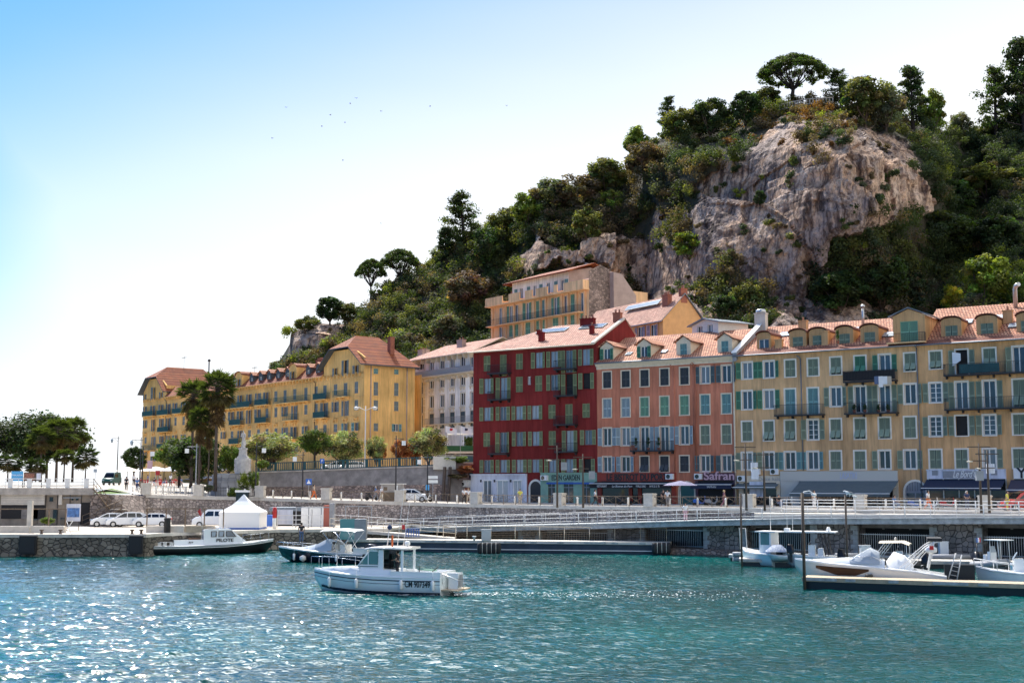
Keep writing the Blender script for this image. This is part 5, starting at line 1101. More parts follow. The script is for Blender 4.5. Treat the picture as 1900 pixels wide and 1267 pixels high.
y_ = dp*.52; slab_roof('roof', mh, [((-4,-.5,zeM-.2),(LM+.3,-.5,zeM-.2),(LM+.3,y_,zeM+hr+.1),(-4,y_,zeM+hr+.1)), ((-4,y_,zeM+hr+.1),(LM+.3,y_,zeM+hr+.1),(LM+.3,dp+.5,zeM-.2),(-4,dp+.5,zeM-.2))], 'tile_pink', under='zinc')
skylight(mh, LM*.55, y_-1.2, zeM+hr-.75, 7.5, .9, math.atan(hr/y_)); chimney(mh, LM-1.8, y_*.6, zeM+hr*.6, 1.2, .7, 1.3, 'brick_chimney', 3); chimney(mh, LM-.2, y_, zeM+hr, .5, 1.0, .6, 'brick_chimney', 2)
# small pale pavilion with two white windows
S0 = PX(1290.5, 146, 16); S1 = PX(1326, 143, 16); THS = math.atan2(S1.y-S0.y, S1.x-S0.x); fs_ = Frame(S0.x, S0.y, THS, 18); LS = (S1-S0).xy.length
sm_ = thing('roof_pavilion', 'small pale gabled pavilion with two white windows standing on the tiled roof', 'pavilion', (S0.x, S0.y, 18), THS); zs_ = fs_.hit(1300, 600)[1]; za = fs_.hit(1309, 592)[1]; holes = []
rows(sm_, fs_, [(C, 1586, 485, 555, [(1586,'g',None,.95),(1659,'g',None,.95)])], holes, 'shut_grey', w=.95, trim='white_paint', tw=.06)
b = MB(); merge(b, wall_mesh(-.4, LS+.9, -1.5, zs_, holes, None)); b.prism([(-.4,zs_),(LS+.9,zs_),((LS+.5)/2,za)], 0, .2); b.quad((LS+.9,0,-1.5),(LS+.9,4.5,-1.5),(LS+.9,4.5,zs_),(LS+.9,0,zs_)); b.quad((-.4,0,-1.5),(-.4,4.5,-1.5),(-.4,4.5,zs_),(-.4,0,zs_)); b.build('wall', MT['trim_white'], sm_)
x_ = (LS+.5)/2; slab_roof('roof', sm_, [((-.9,-.4,zs_-.15),(x_,-.4,za+.12),(x_,5,za+.12),(-.9,5,zs_-.15)), ((x_,-.4,za+.12),(LS+1.5,-.4,zs_-.15),(LS+1.5,5,zs_-.15),(x_,5,za+.12))], 'zinc', .12, 'zinc')
# ================================================================ foliage
def leaf_material(name='foliage'):
    M = bpy.data.materials.new(name); M.use_nodes = True; t = M.node_tree; b = t.nodes['Principled BSDF']; N = t.nodes.new; L = t.links.new
    a = N('ShaderNodeAttribute'); a.attribute_name = 'tint'; L(a.outputs['Color'], b.inputs['Base Color']); b.inputs['Roughness'].default_value = .7; b.inputs['Specular IOR Level'].default_value = .25
    tr = N('ShaderNodeBsdfTranslucent'); g = N('ShaderNodeMix'); g.data_type = 'RGBA'; g.blend_type = 'MULTIPLY'; g.inputs[0].default_value = 1; L(a.outputs['Color'], g.inputs[6]); g.inputs[7].default_value = (1.5,1.5,.5,1); L(g.outputs[2], tr.inputs[0])
    ms = N('ShaderNodeMixShader'); ms.inputs[0].default_value = .45; L(b.outputs[0], ms.inputs[1]); L(tr.outputs[0], ms.inputs[2]); L(ms.outputs[0], t.nodes['Material Output'].inputs[0]); return M
MT['leaf'] = leaf_material()
def leaves(name, C, Rr, n, size, tints, seed=0, squash=1.0, shell=.55, up=.5, jit=.25, elong=1.0):
    """C (k,3) clump centres, Rr (k,) radii, tints (k,3): leaf quads as one mesh"""
    r = np.random.RandomState(seed); C = np.asarray(C, float); Rr = np.asarray(Rr, float); tints = np.asarray(tints, float)
    k = len(C); n = np.full(k, n) if np.isscalar(n) else np.asarray(n); idx = np.repeat(np.arange(k), n); m = len(idx)
    d = r.randn(m, 3); d /= np.linalg.norm(d, axis=1)[:, None]
    rad = (shell+(1-shell)*r.rand(m))*Rr[idx]*(1+.12*r.randn(m))
    p = C[idx]+d*rad[:, None]*np.array([1, 1, squash])
    nrm = d+np.array([0, 0, up])+r.randn(m, 3)*.55; nrm /= np.linalg.norm(nrm, axis=1)[:, None]
    a = np.cross(nrm, r.randn(m, 3)); a /= np.linalg.norm(a, axis=1)[:, None]; b = np.cross(nrm, a)
    s = (size if np.isscalar(size) else np.asarray(size)[idx])*(.6+.8*r.rand(m)); s = s[:, None]/2
    v = np.stack([p-a*s*elong, p+b*s*.8, p+a*s*elong, p-b*s*.8], 1).reshape(-1, 3)
    q = np.arange(4*m).reshape(m, 4); me = np_mesh(name, v, q, MT['leaf'])
    t = tints[idx]*(1+jit*r.randn(m)[:, None])*(.85+.3*r.rand(m)[:, None]); t = np.clip(t, .004, 1)
    at = me.attributes.new('tint', 'FLOAT_COLOR', 'FACE'); at.data.foreach_set('color', np.concatenate([t, np.ones((m, 1))], 1).astype(np.float32).ravel()); return me
def vt(base, k, r, amp=.3): return np.clip(2.05*np.array(base)[None, :]*(1+amp*r.randn(k)[:, None])*(1+.12*r.randn(k, 3)), .003, 1)
def limbs(b, base, targets, r0, m=0, rr=None):
    rr = rr or random.Random(1)
    for tg in targets:
        tg = Vector(tg); base = Vector(base); mid = base.lerp(tg, .5)+Vector((rr.uniform(-.1,.1), rr.uniform(-.1,.1), -.08))*(tg-base).length
        b.tube([base, mid, tg], [r0, r0*.6, r0*.2], 5, m=m)
# every kind is built 10 m tall, then scaled
TREE = {}
def tree_kind(key, crown, trunkb, bark): TREE[key] = (crown, trunkb.mesh('trunk', MT[bark]))
def build_kinds():
    r = np.random.RandomState(4); rr = random.Random(4)
    def broad(key, base, seed, trunk=.13, ry=3.2, n=60, leaf=.42, bark='bark', rx=3.6, per=110, amp=.3, stems=1):
        r = np.random.RandomState(seed); rr = random.Random(seed); cz = trunk*10+(10-trunk*10)*.5; hz = (10-trunk*10)*.5
        d = r.randn(n, 3); d /= np.linalg.norm(d, axis=1)[:, None]; rad = .35+.5*r.rand(n)**.5
        c = np.stack([d[:,0]*rad*rx, d[:,1]*rad*rx, cz+d[:,2]*rad*hz*.95], 1); R_ = .16*rx*(1.2+.9*r.rand(n)); b = MB()
        for s in range(stems):
            off = 0 if stems == 1 else .8; a = s*2*PI/stems; b.tube([(0+.2*math.cos(a)*off,.2*math.sin(a)*off,-.3),(.5*off*math.cos(a),.5*off*math.sin(a),trunk*5),(1.2*off*math.cos(a),1.2*off*math.sin(a),trunk*10+1)],[.30/stems**.5,.24/stems**.5,.16/stems**.5], 7)
            limbs(b, (1.0*off*math.cos(a),1.0*off*math.sin(a),trunk*10*.9), [tuple(c[i]) for i in rr.sample(range(n), 9 if stems == 1 else 4)], .14, rr=rr)
        tree_kind(key, leaves('crown', c, R_, per, leaf, vt(base, n, r, amp), seed, .85), b, bark)
    broad('dark', (.020,.034,.012), 1); broad('dark2', (.026,.040,.014), 2, rx=4.2); broad('olive', (.060,.066,.022), 3); broad('grey', (.055,.060,.035), 4, rx=4)
    broad('bright', (.070,.088,.018), 5); broad('brown', (.065,.048,.030), 6); broad('yellow', (.20,.17,.02), 7, leaf=.35)
    broad('oleander', (.095,.098,.052), 8, trunk=.12, rx=5.0, n=70, leaf=.40, amp=.5, per=95, stems=4); broad('street', (.040,.058,.014), 9, trunk=.32, rx=4.8, n=60, bark='bark_dark', leaf=.42)
    broad('stone', (.015,.024,.009), 14, trunk=.30, rx=6.8, n=150, leaf=.34, per=120, bark='bark_dark')
    broad('rust', (.13,.050,.022), 10, trunk=.2, rx=4.0, n=60, leaf=.36); broad('hedge', (.05,.075,.015), 12, trunk=.06, rx=4.5, leaf=.4)
    # stone pine: bare fanning limbs under a flat dome
    def umbrella(key, seed, rx, th, base, dome=2.3):
        r = np.random.RandomState(seed); rr = random.Random(seed); n = 230; a = r.rand(n)*2*PI; q = r.rand(n)**.5
        c = np.stack([np.cos(a)*q*rx, np.sin(a)*q*rx, 10-.6-dome*(q**2.2)-.5*r.rand(n)], 1); b = MB(); b.tube([(0,0,-.4),(.15,0,th*5),(0,.1,th*10)], [.42,.34,.28], 8)
        for i in range(16):
            an = i*2*PI/16+rr.uniform(-.2,.2); qq = rr.uniform(.45,.9); tip = (math.cos(an)*qq*rx, math.sin(an)*qq*rx, 9.4-dome*qq**2.2); k = (math.cos(an)*qq*rx*.45, math.sin(an)*qq*rx*.45, th*10+(tip[2]-th*10)*.38)
            b.tube([(0,0,th*10-.4), k, tip], [.17,.11,.04], 5)
            for s in range(3): a2 = an+rr.uniform(-.5,.5); b.tube([k, (math.cos(a2)*qq*rx*.8, math.sin(a2)*qq*rx*.8, 9.2-dome*.6)], [.07,.02], 4)
        tree_kind(key, leaves('crown', c, .62+.45*r.rand(n), 80, .30, vt(base, n, r, .3), seed, .6, .4), b, 'bark_dark')
    umbrella('umbrella', 21, 5.8, .30, (.028,.042,.010), 3.6); umbrella('umbrella_tall', 22, 4.3, .55, (.030,.044,.012), 1.9)
    def pine(key, seed, base, rx=3.4, tiers=9, lean=0, per=4):
        r = np.random.RandomState(seed); rr = random.Random(seed); c = []; b = MB(); b.tube([(0,0,-.3),(lean*.4,0,5),(lean,0,9.6)], [.34,.22,.05], 7)
        for i in range(tiers):
            z = 2.0+7.6*i/(tiers-1); w_ = rx*(1-.72*((z-2)/7.8)**1.3)
            for k in range(per+2):
                a = rr.uniform(0, 2*PI); q = rr.uniform(.45, 1)*w_; tip = (lean*z/10+math.cos(a)*q, math.sin(a)*q, z+rr.uniform(-.3,.5)); c.append(tip); c.append((lean*z/10+math.cos(a)*q*.55, math.sin(a)*q*.55, z+.1)); b.tube([(lean*z/10,0,z-.5), tip], [.09,.03], 4)
        n = len(c); tree_kind(key, leaves('crown', c, (.50+.35*r.rand(n))*(rx/3.0), 62, .30, vt(base, n, r, .35), seed, .62, .35), b, 'bark_dark')
    pine('pine', 31, (.022,.034,.012)); pine('pine2', 32, (.026,.038,.010), 4.2, 8, .8); pine('conifer', 33, (.030,.042,.024), 2.6, 13, 0, 6)
    # fan palm
    def palm(key, seed, th, fr, skirt, base=(.05,.07,.02), n=62):
        r = np.random.RandomState(seed); rr = random.Random(seed); V = []; Fq = []; T = []; top = Vector((0,0,th)); b = MB()
        b.tube([(0,0,-.3),(.04,.02,th*.5),(0,0,th-.1)], [.20,.14,.17], 9)
        def fan(p, d, size, col, nl=15, droop=.25):
            d = d.normalized(); side = d.cross(Vector((0,0,1))); side = side.normalized() if side.length > .05 else Vector((1,0,0)); upv = side.cross(d)
            for k in range(nl):
                a = (k/(nl-1)-.5)*2.9; dirv = (d*math.cos(a)+side*math.sin(a)+upv*rr.uniform(-.08,.12)).normalized(); tip = p+dirv*size*rr.uniform(.85,1.1)-Vector((0,0,droop*size*(.4+abs(math.sin(a))*.6)*rr.uniform(.6,1.3)))
                mid = p.lerp(tip, .55)+upv*size*.06; wv = dirv.cross(upv).normalized()*size*.065; i0 = len(V); V.extend([tuple(p), tuple(mid-wv), tuple(tip), tuple(mid+wv)]); Fq.append((i0,i0+1,i0+2,i0+3)); c_ = np.array(col)*rr.uniform(.6,1.4); T.append(c_)
        for i in range(n):
            z = rr.uniform(-.75, 1); a = rr.uniform(0, 2*PI); q = math.sqrt(max(0, 1-z*z)); d = Vector((q*math.cos(a), q*math.sin(a), z)); L_ = fr*rr.uniform(.45,.65); p = top+d*L_-Vector((0,0,.15*L_*(1-z)*.5))
            b.tube([top, p], [.03,.015], 3, cap=False); col = base if z > -.35 else (.09,.075,.035); fan(p, d, fr*rr.uniform(.42,.6), col, droop=.3 if z > 0 else .5)
        for i in range(int(60*skirt)):
            z = th-rr.uniform(.3, .3+skirt*2.2); a = rr.uniform(0, 2*PI); p = Vector((.3*math.cos(a), .3*math.sin(a), z)); fan(p, Vector((math.cos(a)*.55, math.sin(a)*.55, -1)), rr.uniform(.6,1.0), (.13,.085,.05), 7, .1)
        me = np_mesh('crown', np.array(V), np.array(Fq), MT['leaf']); at = me.attributes.new('tint', 'FLOAT_COLOR', 'FACE'); t = np.clip(np.array(T), .003, 1); at.data.foreach_set('color', np.concatenate([t, np.ones((len(t),1))], 1).astype(np.float32).ravel()); TREE[key] = (me, b.mesh('trunk', MT['bark_palm']))
    palm('palm', 41, 8.0, 2.6, 1.0); palm('palm_tall', 42, 8.8, 2.0, 1.2, n=66); palm('palm_low', 43, 6.2, 3.6, .2, (.03,.05,.018), 74)
    # small agave like plant / low palm
    palm('palm_bush', 44, 2.5, 7.0, .0, (.10,.13,.03), 60)
build_kinds()
def plant(key, loc, h, w=None, name='tree', label='', cat='tree', group=None, rz=None, only=None):
    """h height in m, w full crown width in m"""
    t = thing(name, label, cat, loc, rng.uniform(0, 6.28) if rz is None else rz, group); cr, tk = TREE[key]; link('crown', cr, t); link('trunk', tk, t)
    xs = cached(('cw', key), lambda: (max(v.co.x for v in cr.vertices)-min(v.co.x for v in cr.vertices), max(v.co.z for v in cr.vertices))); s = h/xs[1]; sw = (w/xs[0]) if w else s; t.scale = (sw, sw, s); return t
def hill_at(px, py):
    j = int(np.clip(np.searchsorted(pxs, px), 0, NCc-1)); col = PYg[:, j]; i = int(np.clip(np.searchsorted(-col, -py), 0, NRr-1)); return Vector((Xh[i, j], Yh[i, j], Zh[i, j]))
def hill_plant(px, ytop, ybot, wpx, key, name, label, cat='tree', group=None, back=1.0, rz=None):
    p = hill_at(px, ybot); p.y += back; s = F/p.y; q = PX(px, p.y, p.z); z0 = P(px, ybot, p.y).z; h = P(px, ytop, p.y).z-z0
    return plant(key, (q.x, p.y, z0), h, wpx/s, name, label, cat, group, rz)
HT = [
 (1472,101,192,142,'umbrella','umbrella_pine','broad umbrella pine on the very top of the cliff beside the balustrade'),
 (1562,127,200,84,'pine2','pine_tree','small dark pine just right of the clifftop balustrade'),
 (1606,138,238,98,'olive','bushy_tree','rounded olive green tree on the clifftop right of the balustrade'),
 (1645,150,250,80,'grey','bushy_tree','grey green rounded tree at the right shoulder of the cliff top'),
 (1694,121,245,86,'pine','pine_tree','tall dark pine behind the grey green tree right of the cliff top'),
 (1730,165,262,62,'bright','bushy_tree','bright green tree at the right end of the clifftop trees'),
 (1784,205,262,46,'grey','thin_tree','thin sparse tree in the gap left of the biggest pine'),
 (1848,118,262,112,'pine2','pine_tree','large layered dark pine at the upper right, left half of the pair'),
 (1902,68,262,120,'pine','pine_tree','tallest dark pine cut by the right edge of the photo'),
 (1238,178,262,60,'pine2','pine_tree','dark pine topping the left shoulder of the ridge'),
 (1268,200,278,92,'olive','bushy_tree','large rounded olive tree on the ridge below the shoulder pine'),
 (1318,181,262,84,'dark2','bushy_tree','dark rounded tree on the ridge left of the umbrella pine'),
 (1384,168,245,70,'dark','bushy_tree','dark tree on the ridge close to the left side of the umbrella pine'),
 (1424,160,212,60,'olive','bushy_tree','small olive tree tucked under the left edge of the umbrella pine'),
 (1182,232,310,58,'bright','bushy_tree','yellow green tree on the ridge slope above the dark gully'),
 (1196,262,340,80,'brown','bushy_tree','brownish tree midway down the ridge'),
 (1125,290,372,86,'olive','bushy_tree','wide olive tree on the slope where the ridge steps down'),
 (1075,322,400,92,'brown','bushy_tree','brown bare looking tree left of the wide olive tree'),
 (1018,328,410,86,'grey','bushy_tree','grey brown tree above the left rock band'),
 (985,352,440,80,'bright','bushy_tree','light green tree at the foot of the step in the ridge'),
 (938,384,470,86,'olive','bushy_tree','olive tree right of the big dark pine on the slope'),
 (862,356,470,112,'pine2','pine_tree','big dark pine standing out against the sky halfway up the slope'),
 (826,420,500,60,'pine','pine_tree','smaller pine leaning on the left side of the big slope pine'),
 (905,420,520,90,'dark2','bushy_tree','dark rounded tree under the big slope pine'),
 (1136,350,420,56,'bright','bushy_tree','bright green tree on the slope above the rock band'),
 (1090,380,460,64,'olive','bushy_tree','olive tree just left of the bright green slope tree'),
 (688,478,552,62,'umbrella','umbrella_pine','left of two umbrella pines leaning over the low end of the hill'),
 (742,460,534,84,'umbrella','umbrella_pine','right and wider of two umbrella pines at the low end of the hill'),
 (612,548,605,58,'dark','bushy_tree','dark tree on top of the rocky bluff at the left end'),
 (650,560,606,52,'olive','bushy_tree','olive tree on the bluff right of the dark one'),
 (566,588,618,46,'olive','low_shrub','low shrub creeping over the left rim of the bluff'),
 (1690,470,585,70,'conifer','conifer_tree','grey green conifer with a pointed top above the ochre roofs'),
 (1636,470,590,120,'dark2','bushy_tree','wide dark tree left of the pointed conifer'),
 (1560,500,590,110,'dark','bushy_tree','dark tree at the foot of the cliff above the tiled dormers'),
 (1770,528,592,48,'yellow','flowering_shrub','yellow green shrub just above the roofs near the right edge'),
 (1835,468,590,100,'bright','bushy_tree','fresh green tree with light leaves at the lower right of the hill'),
 (1888,500,590,60,'hedge','low_shrub','rounded light shrub at the right edge above the roof'),
 (1810,540,595,60,'grey','low_shrub','grey olive shrub between the yellow shrub and the right edge'),
 (1745,395,490,150,'dark2','bushy_tree','broad dark green tree right below the overhanging crag'),
 (1850,400,480,110,'dark','bushy_tree','dark tree halfway down the right side of the hill'),
 (1830,300,380,120,'olive','bushy_tree','light topped tree on the dark slope right of the crag'),
 (1770,330,420,90,'dark','bushy_tree','dark tree in the shaded gully right of the crag'),
 (1280,428,492,74,'bright','bushy_tree','bright green shrub tree growing from a ledge left of the pale rock face'),
 (1385,520,592,64,'olive','bushy_tree','olive tree at the cliff foot above the small pale pavilion'),
 (1345,545,610,60,'dark','bushy_tree','dark shrub between the apricot gable and the cliff'),
 (1410,352,388,26,'dark','rock_shrub','small dark shrub growing alone on the pale rock face'),
 (745,612,668,68,'grey','bushy_tree','silvery grey tree behind the gap between yellow palace and white house'),
 (835,580,640,80,'grey','bushy_tree','grey green tree just above the white house roof'),
 (872,500,590,90,'brown','bushy_tree','brown green tree left of the cream house'),
 (515,668,700,40,'olive','low_shrub','small shrub peeping over the yellow palace roof'),
]
for t in HT: hill_plant(*t)
# scrub of the slopes: nobody could count it
sr_ = np.random.RandomState(8); C_, R_, T_, N_ = [], [], [], []
pal = np.array([(.020,.030,.012),(.030,.040,.014),(.055,.060,.020),(.060,.046,.032),(.070,.052,.030),(.085,.10,.016),(.045,.050,.032),(.024,.036,.018)])
k = 0
while k < 2500:
    px = sr_.uniform(515, 1990); yt = np.interp(px, pxs, topy); py = yt+(790-yt)*sr_.rand()**1.15-3
    if py > 720 or (px > 900 and py > 660): continue
    j = int(np.clip(np.searchsorted(pxs, px), 0, NCc-1)); i = int(np.clip(np.searchsorted(-PYg[:, j], -py), 0, NRr-1)); rk = rock[i, j]
    if rk > .5 and sr_.rand() > (.9 if py < 268 + 34*math.sin(px*.03) and px < 1650 else .10): continue
    p = (Xh[i, j], Yh[i, j], Zh[i, j]); rad = sr_.uniform(1.1, 3.2)*((.68 if py < 300 else .42) if rk > .5 else 1)*(1.0 if py-yt > 14 else .75)
    zone = fbm(np.array([p[0]*.045]), np.array([p[2]*.045]), 3, 90)[0]
    rim = max(0, 1-(py-yt)/35); w_ = np.array([2.2,2,1.5+2*rim,.9+1.6*(zone>.55),.7+1.0*(zone>.55),.15+3.0*rim+(3.5 if px>1760 and py>430 else 0),1,1.5])  # more yellow green towards the skyline, backlit rim put into the leaf colour
    if 1390 < px < 1700 and py < 300: w_ = np.array([.4,.6,1.2,2.2,2.4,.5,1,.2])
    if px > 1690 and 240 < py < 480: w_ = np.array([4,3,.5,.4,.2,.1,.3,3])  # darkest greens right of the crag, its shade put into the leaf colour
    c = pal[sr_.choice(8, p=w_/w_.sum())]*(1.7+1.0*sr_.rand())
    if px < 1690 and sr_.rand() < .22 and 1340 < px and py < 300: c = np.array((.17,.085,.028))
    for s in range(3):
        o = sr_.randn(3)*rad*np.array([.5,.35,.35]); C_.append((p[0]+o[0], p[1]+o[1]-.2*rad, p[2]+.35*rad+o[2])); R_.append(rad*sr_.uniform(.45,.8)); T_.append(c*(.8+.4*sr_.rand())); N_.append(int(52+56*R_[-1]))
    k += 1
tag(link('hillside_scrub', leaves('hillside_scrub', C_, R_, N_, .36, T_, 3, .8, .35, jit=.12)), 'dense evergreen scrub covering the slopes around the cliff', 'shrubs', kind='stuff')
# ---- trees down in the town
def town(px, ytop, ybot, wpx, Y, key, name, label, cat='tree', rz=None, group=None):
    q = P(px, ybot, Y); q2 = PX(px, Y, q.z); h = P(px, ytop, Y).z-q.z; return plant(key, (q2.x, Y, q.z), h, wpx*Y/F, name, label, cat, group, rz)
TT = [
 (56,757,892,225,205,'stone','stone_pine','big dark stone pine at the far left behind the blue billboard'),
 (104,772,892,84,190,'palm','fan_palm','tall fan palm in front of the right side of the stone pine'),
 (74,788,892,66,186,'palm','fan_palm','fan palm with a brown skirt nearest the stone pine trunk'),
 (134,768,892,72,200,'palm','fan_palm','rightmost of the tall palms in the left cluster'),
 (86,763,892,80,210,'palm','fan_palm','rearmost palm whose crown tops the left cluster'),
 (118,830,892,50,182,'palm','fan_palm','short palm with a yellowish crown under the tall left palms'),
 (158,822,890,56,186,'palm_low','date_palm','low spreading palm standing alone right of the palm cluster'),
 (14,836,892,66,180,'palm_low','date_palm','low palm at the left edge under the stone pine'),
 (66,845,893,50,178,'palm_low','date_palm','small low palm right of the blue billboard'),
 (399,682,905,84,150,'palm_tall','fan_palm','tallest fan palm in front of the yellow palace'),
 (354,698,900,72,158,'palm_tall','fan_palm','second tall palm touching the left side of the tallest one'),
 (369,750,903,56,151,'palm_tall','fan_palm','shorter thin palm left of the two tall trunks'),
 (386,764,903,36,153,'palm_tall','fan_palm','smallest thin palm squeezed against the tall trunks'),
 (248,826,885,48,225,'dark','bushy_tree','dark tree by the left corner of the yellow palace'),
 (332,808,902,104,165,'street','bushy_tree','light topped green tree in front of the left part of the yellow palace'),
 (364,806,908,110,160,'dark2','bushy_tree','dense dark tree around the palm trunks'),
 (424,822,900,52,162,'street','bushy_tree','green tree between the palms and the statue'),
 (500,799,868,120,172,'oleander','oleander_tree','wide flowering oleander right of the statue'),
 (584,794,866,72,168,'street','street_tree','round green tree with one dark trunk on the terrace'),
 (637,796,866,84,170,'oleander','oleander_tree','flowering oleander in front of the corner of the yellow palace'),
 (698,806,862,44,166,'oleander','oleander_tree','slim pale oleander below the side wall of the palace'),
 (709,822,860,20,168,'rust','copper_shrub','small copper coloured shrub behind the slim oleander'),
 (742,813,862,38,165,'rust','copper_tree','left one of two round copper coloured trees'),
 (765,819,862,42,165,'rust','copper_tree','right one of two round copper coloured trees'),
 (795,790,860,76,164,'oleander','oleander_tree','tall pale oleander in front of the white house'),
 (451,870,914,26,148,'palm_bush','palm_shrub','small bright palm shrub at the foot of the monument'),
 (469,872,912,26,149,'hedge','leafy_shrub','leafy green shrub right of the palm shrub below the monument'),
 (486,852,872,30,162,'hedge','clipped_shrub','clipped bright shrub behind the green balustrade near the statue'),
 (433,902,940,28,143.6,'hedge','wall_shrub','yellow green shrub growing on the masonry wall left of the tent'),
 (386,898,915,22,147,'grey','low_shrub','grey low shrub at the foot of the tall palms'),
 (88,958,974,30,122,'hedge','planter_shrub','yellow green shrub in the long planter on the lower quay'),
 (842,845,862,66,155,'hedge','flowering_hedge','yellow flowering hedge at the end of the green balustrade'),
 (862,862,884,34,153,'rust','climbing_plant','climbing plant hanging over the small white annex'),
 (850,878,890,38,152.5,'brown','roof_plant','dry plant spilling over the roof of the white annex'),
 (868,808,834,22,195,'hedge','clipped_hedge','tall clipped hedge beside the flags'),
]
for t in TT: town(*t)
# ================================================================ retaining wall, balustrade, monument
rw = thing('retaining_wall', 'tall grey rendered retaining wall with bare rubble below the green balustrade', 'wall')
RW = [PX(443,166,0), PX(474,163.5,0), PX(560,160.5,0), PX(640,158.6,0), PX(700,157,0), PX(770,155,0), PX(836,153.6,0)]; zt = [7.6,7.95,8.1,8.3,8.42,8.55,8.65]; zb = [4.6]*7
b = MB(); n = 6
for i in range(6):
    for k in range(n):
        a = RW[i].lerp(RW[i+1], k/n); c = RW[i].lerp(RW[i+1], (k+1)/n); ta = zt[i]+(zt[i+1]-zt[i])*k/n; tc_ = zt[i]+(zt[i+1]-zt[i])*(k+1)/n
        for j in range(6):
            f0, f1 = j/6, (j+1)/6; bt = lambda q, t, f: (q.x, q.y-1.0*(1-f), 4.3+(t-4.3)*f)
            b.quad(bt(a,ta,f0), bt(c,tc_,f0), bt(c,tc_,f1), bt(a,ta,f1), m=1 if j < 3 else 0)
e = RW[6]; b.quad((e.x,e.y-1,4.3),(e.x+3.2,e.y+1.5,4.3),(e.x+2.6,e.y+2.5,9.1),(e.x,e.y,9.1)); b.box(e.x-2.2, e.x+.6, e.y-.1, e.y+1.6, 8.3, 9.9, m=2)
b.build('wall_face', [MT['render_grey'], MT['rubble'], MT['pale_concrete']], rw)
b = MB()
for i in range(6):
    a = RW[i]+Vector((0,-.12,zt[i])); c = RW[i+1]+Vector((0,-.12,zt[i+1])); u = Vector((0,0,.18)); w_ = Vector((0,.6,0)); b.quad(a, c, c+u, a+u); b.quad(a+u, c+u, c+u+w_, a+u+w_)
b.build('coping', MT['concrete'], rw)
for x in (822, 832): p = PX(x, 153.4, 4.4); q = PX(x+4, 153.8, 8.6); b = MB(); b.box(-.16,.16,-.12,.12,0,(q-p).length, M=Matrix.Translation(p+Vector((0,-.9,0))) @ (q-p).to_track_quat('Z','Y').to_matrix().to_4x4()); b.build('steel_prop', MT['rust_metal'], rw)
bl_ = thing('green_balustrade', 'dark green metal balustrade running along the top of the grey retaining wall', 'balustrade')
for i in range(1, 6):
    a = RW[i]+Vector((0,.25,zt[i]+.18)); c = RW[i+1]+Vector((0,.25,zt[i+1]+.18)); 
    if i == 5: c = a.lerp(c, .78)
    d = c-a; L_ = d.length; M0_ = Matrix.Translation(a) @ d.to_track_quat('X','Z').to_matrix().to_4x4(); b = MB(); b.box(0,L_,-.06,.06,1.0,1.12,M=M0_); b.box(0,L_,-.05,.05,0,.12,M=M0_); n = int(L_/.3)
    for k in range(n): x = L_*k/n; w_ = .22 if k % 9 == 0 else .06; b.box(x,x+w_*1.2,-.04,.04,.121,.999,M=M0_)
    b.build('balustrade_panel', MT['teal_metal'], bl_)
mo = PX(447, 152, 0); mt = thing('monument', 'pale stone monument with stepped round base and carved drum', 'monument', (mo.x, mo.y, 4.9))
s_ = F/152; Zp = lambda y: P(447, y, 152).z-4.9
b = MB(); b.lathe([(3.1,0),(3.1,Zp(892)),(2.75,Zp(892)),(2.75,Zp(880)),(2.2,Zp(880)),(2.2,Zp(878))], 20, sm=False, c=(-1.2,1.2,0)); b.build('base', MT['ashlar'], mt)
b = MB(); b.lathe([(.95,Zp(878)),(.98,Zp(852)),(.9,Zp(850))], 16, sm=False); 
for k in range(12):
    a = k*PI/6
    for z in (Zp(874), Zp(866), Zp(858)): b.box(-.12,.12,-.04,.04,0,.42, M=Matrix.Translation((.97*math.cos(a),.97*math.sin(a),z)) @ Matrix.Rotation(a+PI/2,4,'Z'))
b.build('drum', MT['marble'], mt); b = MB(); b.lathe([(.85,Zp(850)),(.85,Zp(848)),(.62,Zp(845)),(.55,Zp(834)),(.68,Zp(833)),(.68,Zp(831))], 4, sm=False); o = b.build('pedestal', MT['marble'], mt); o.rotation_euler[2] = PI/4
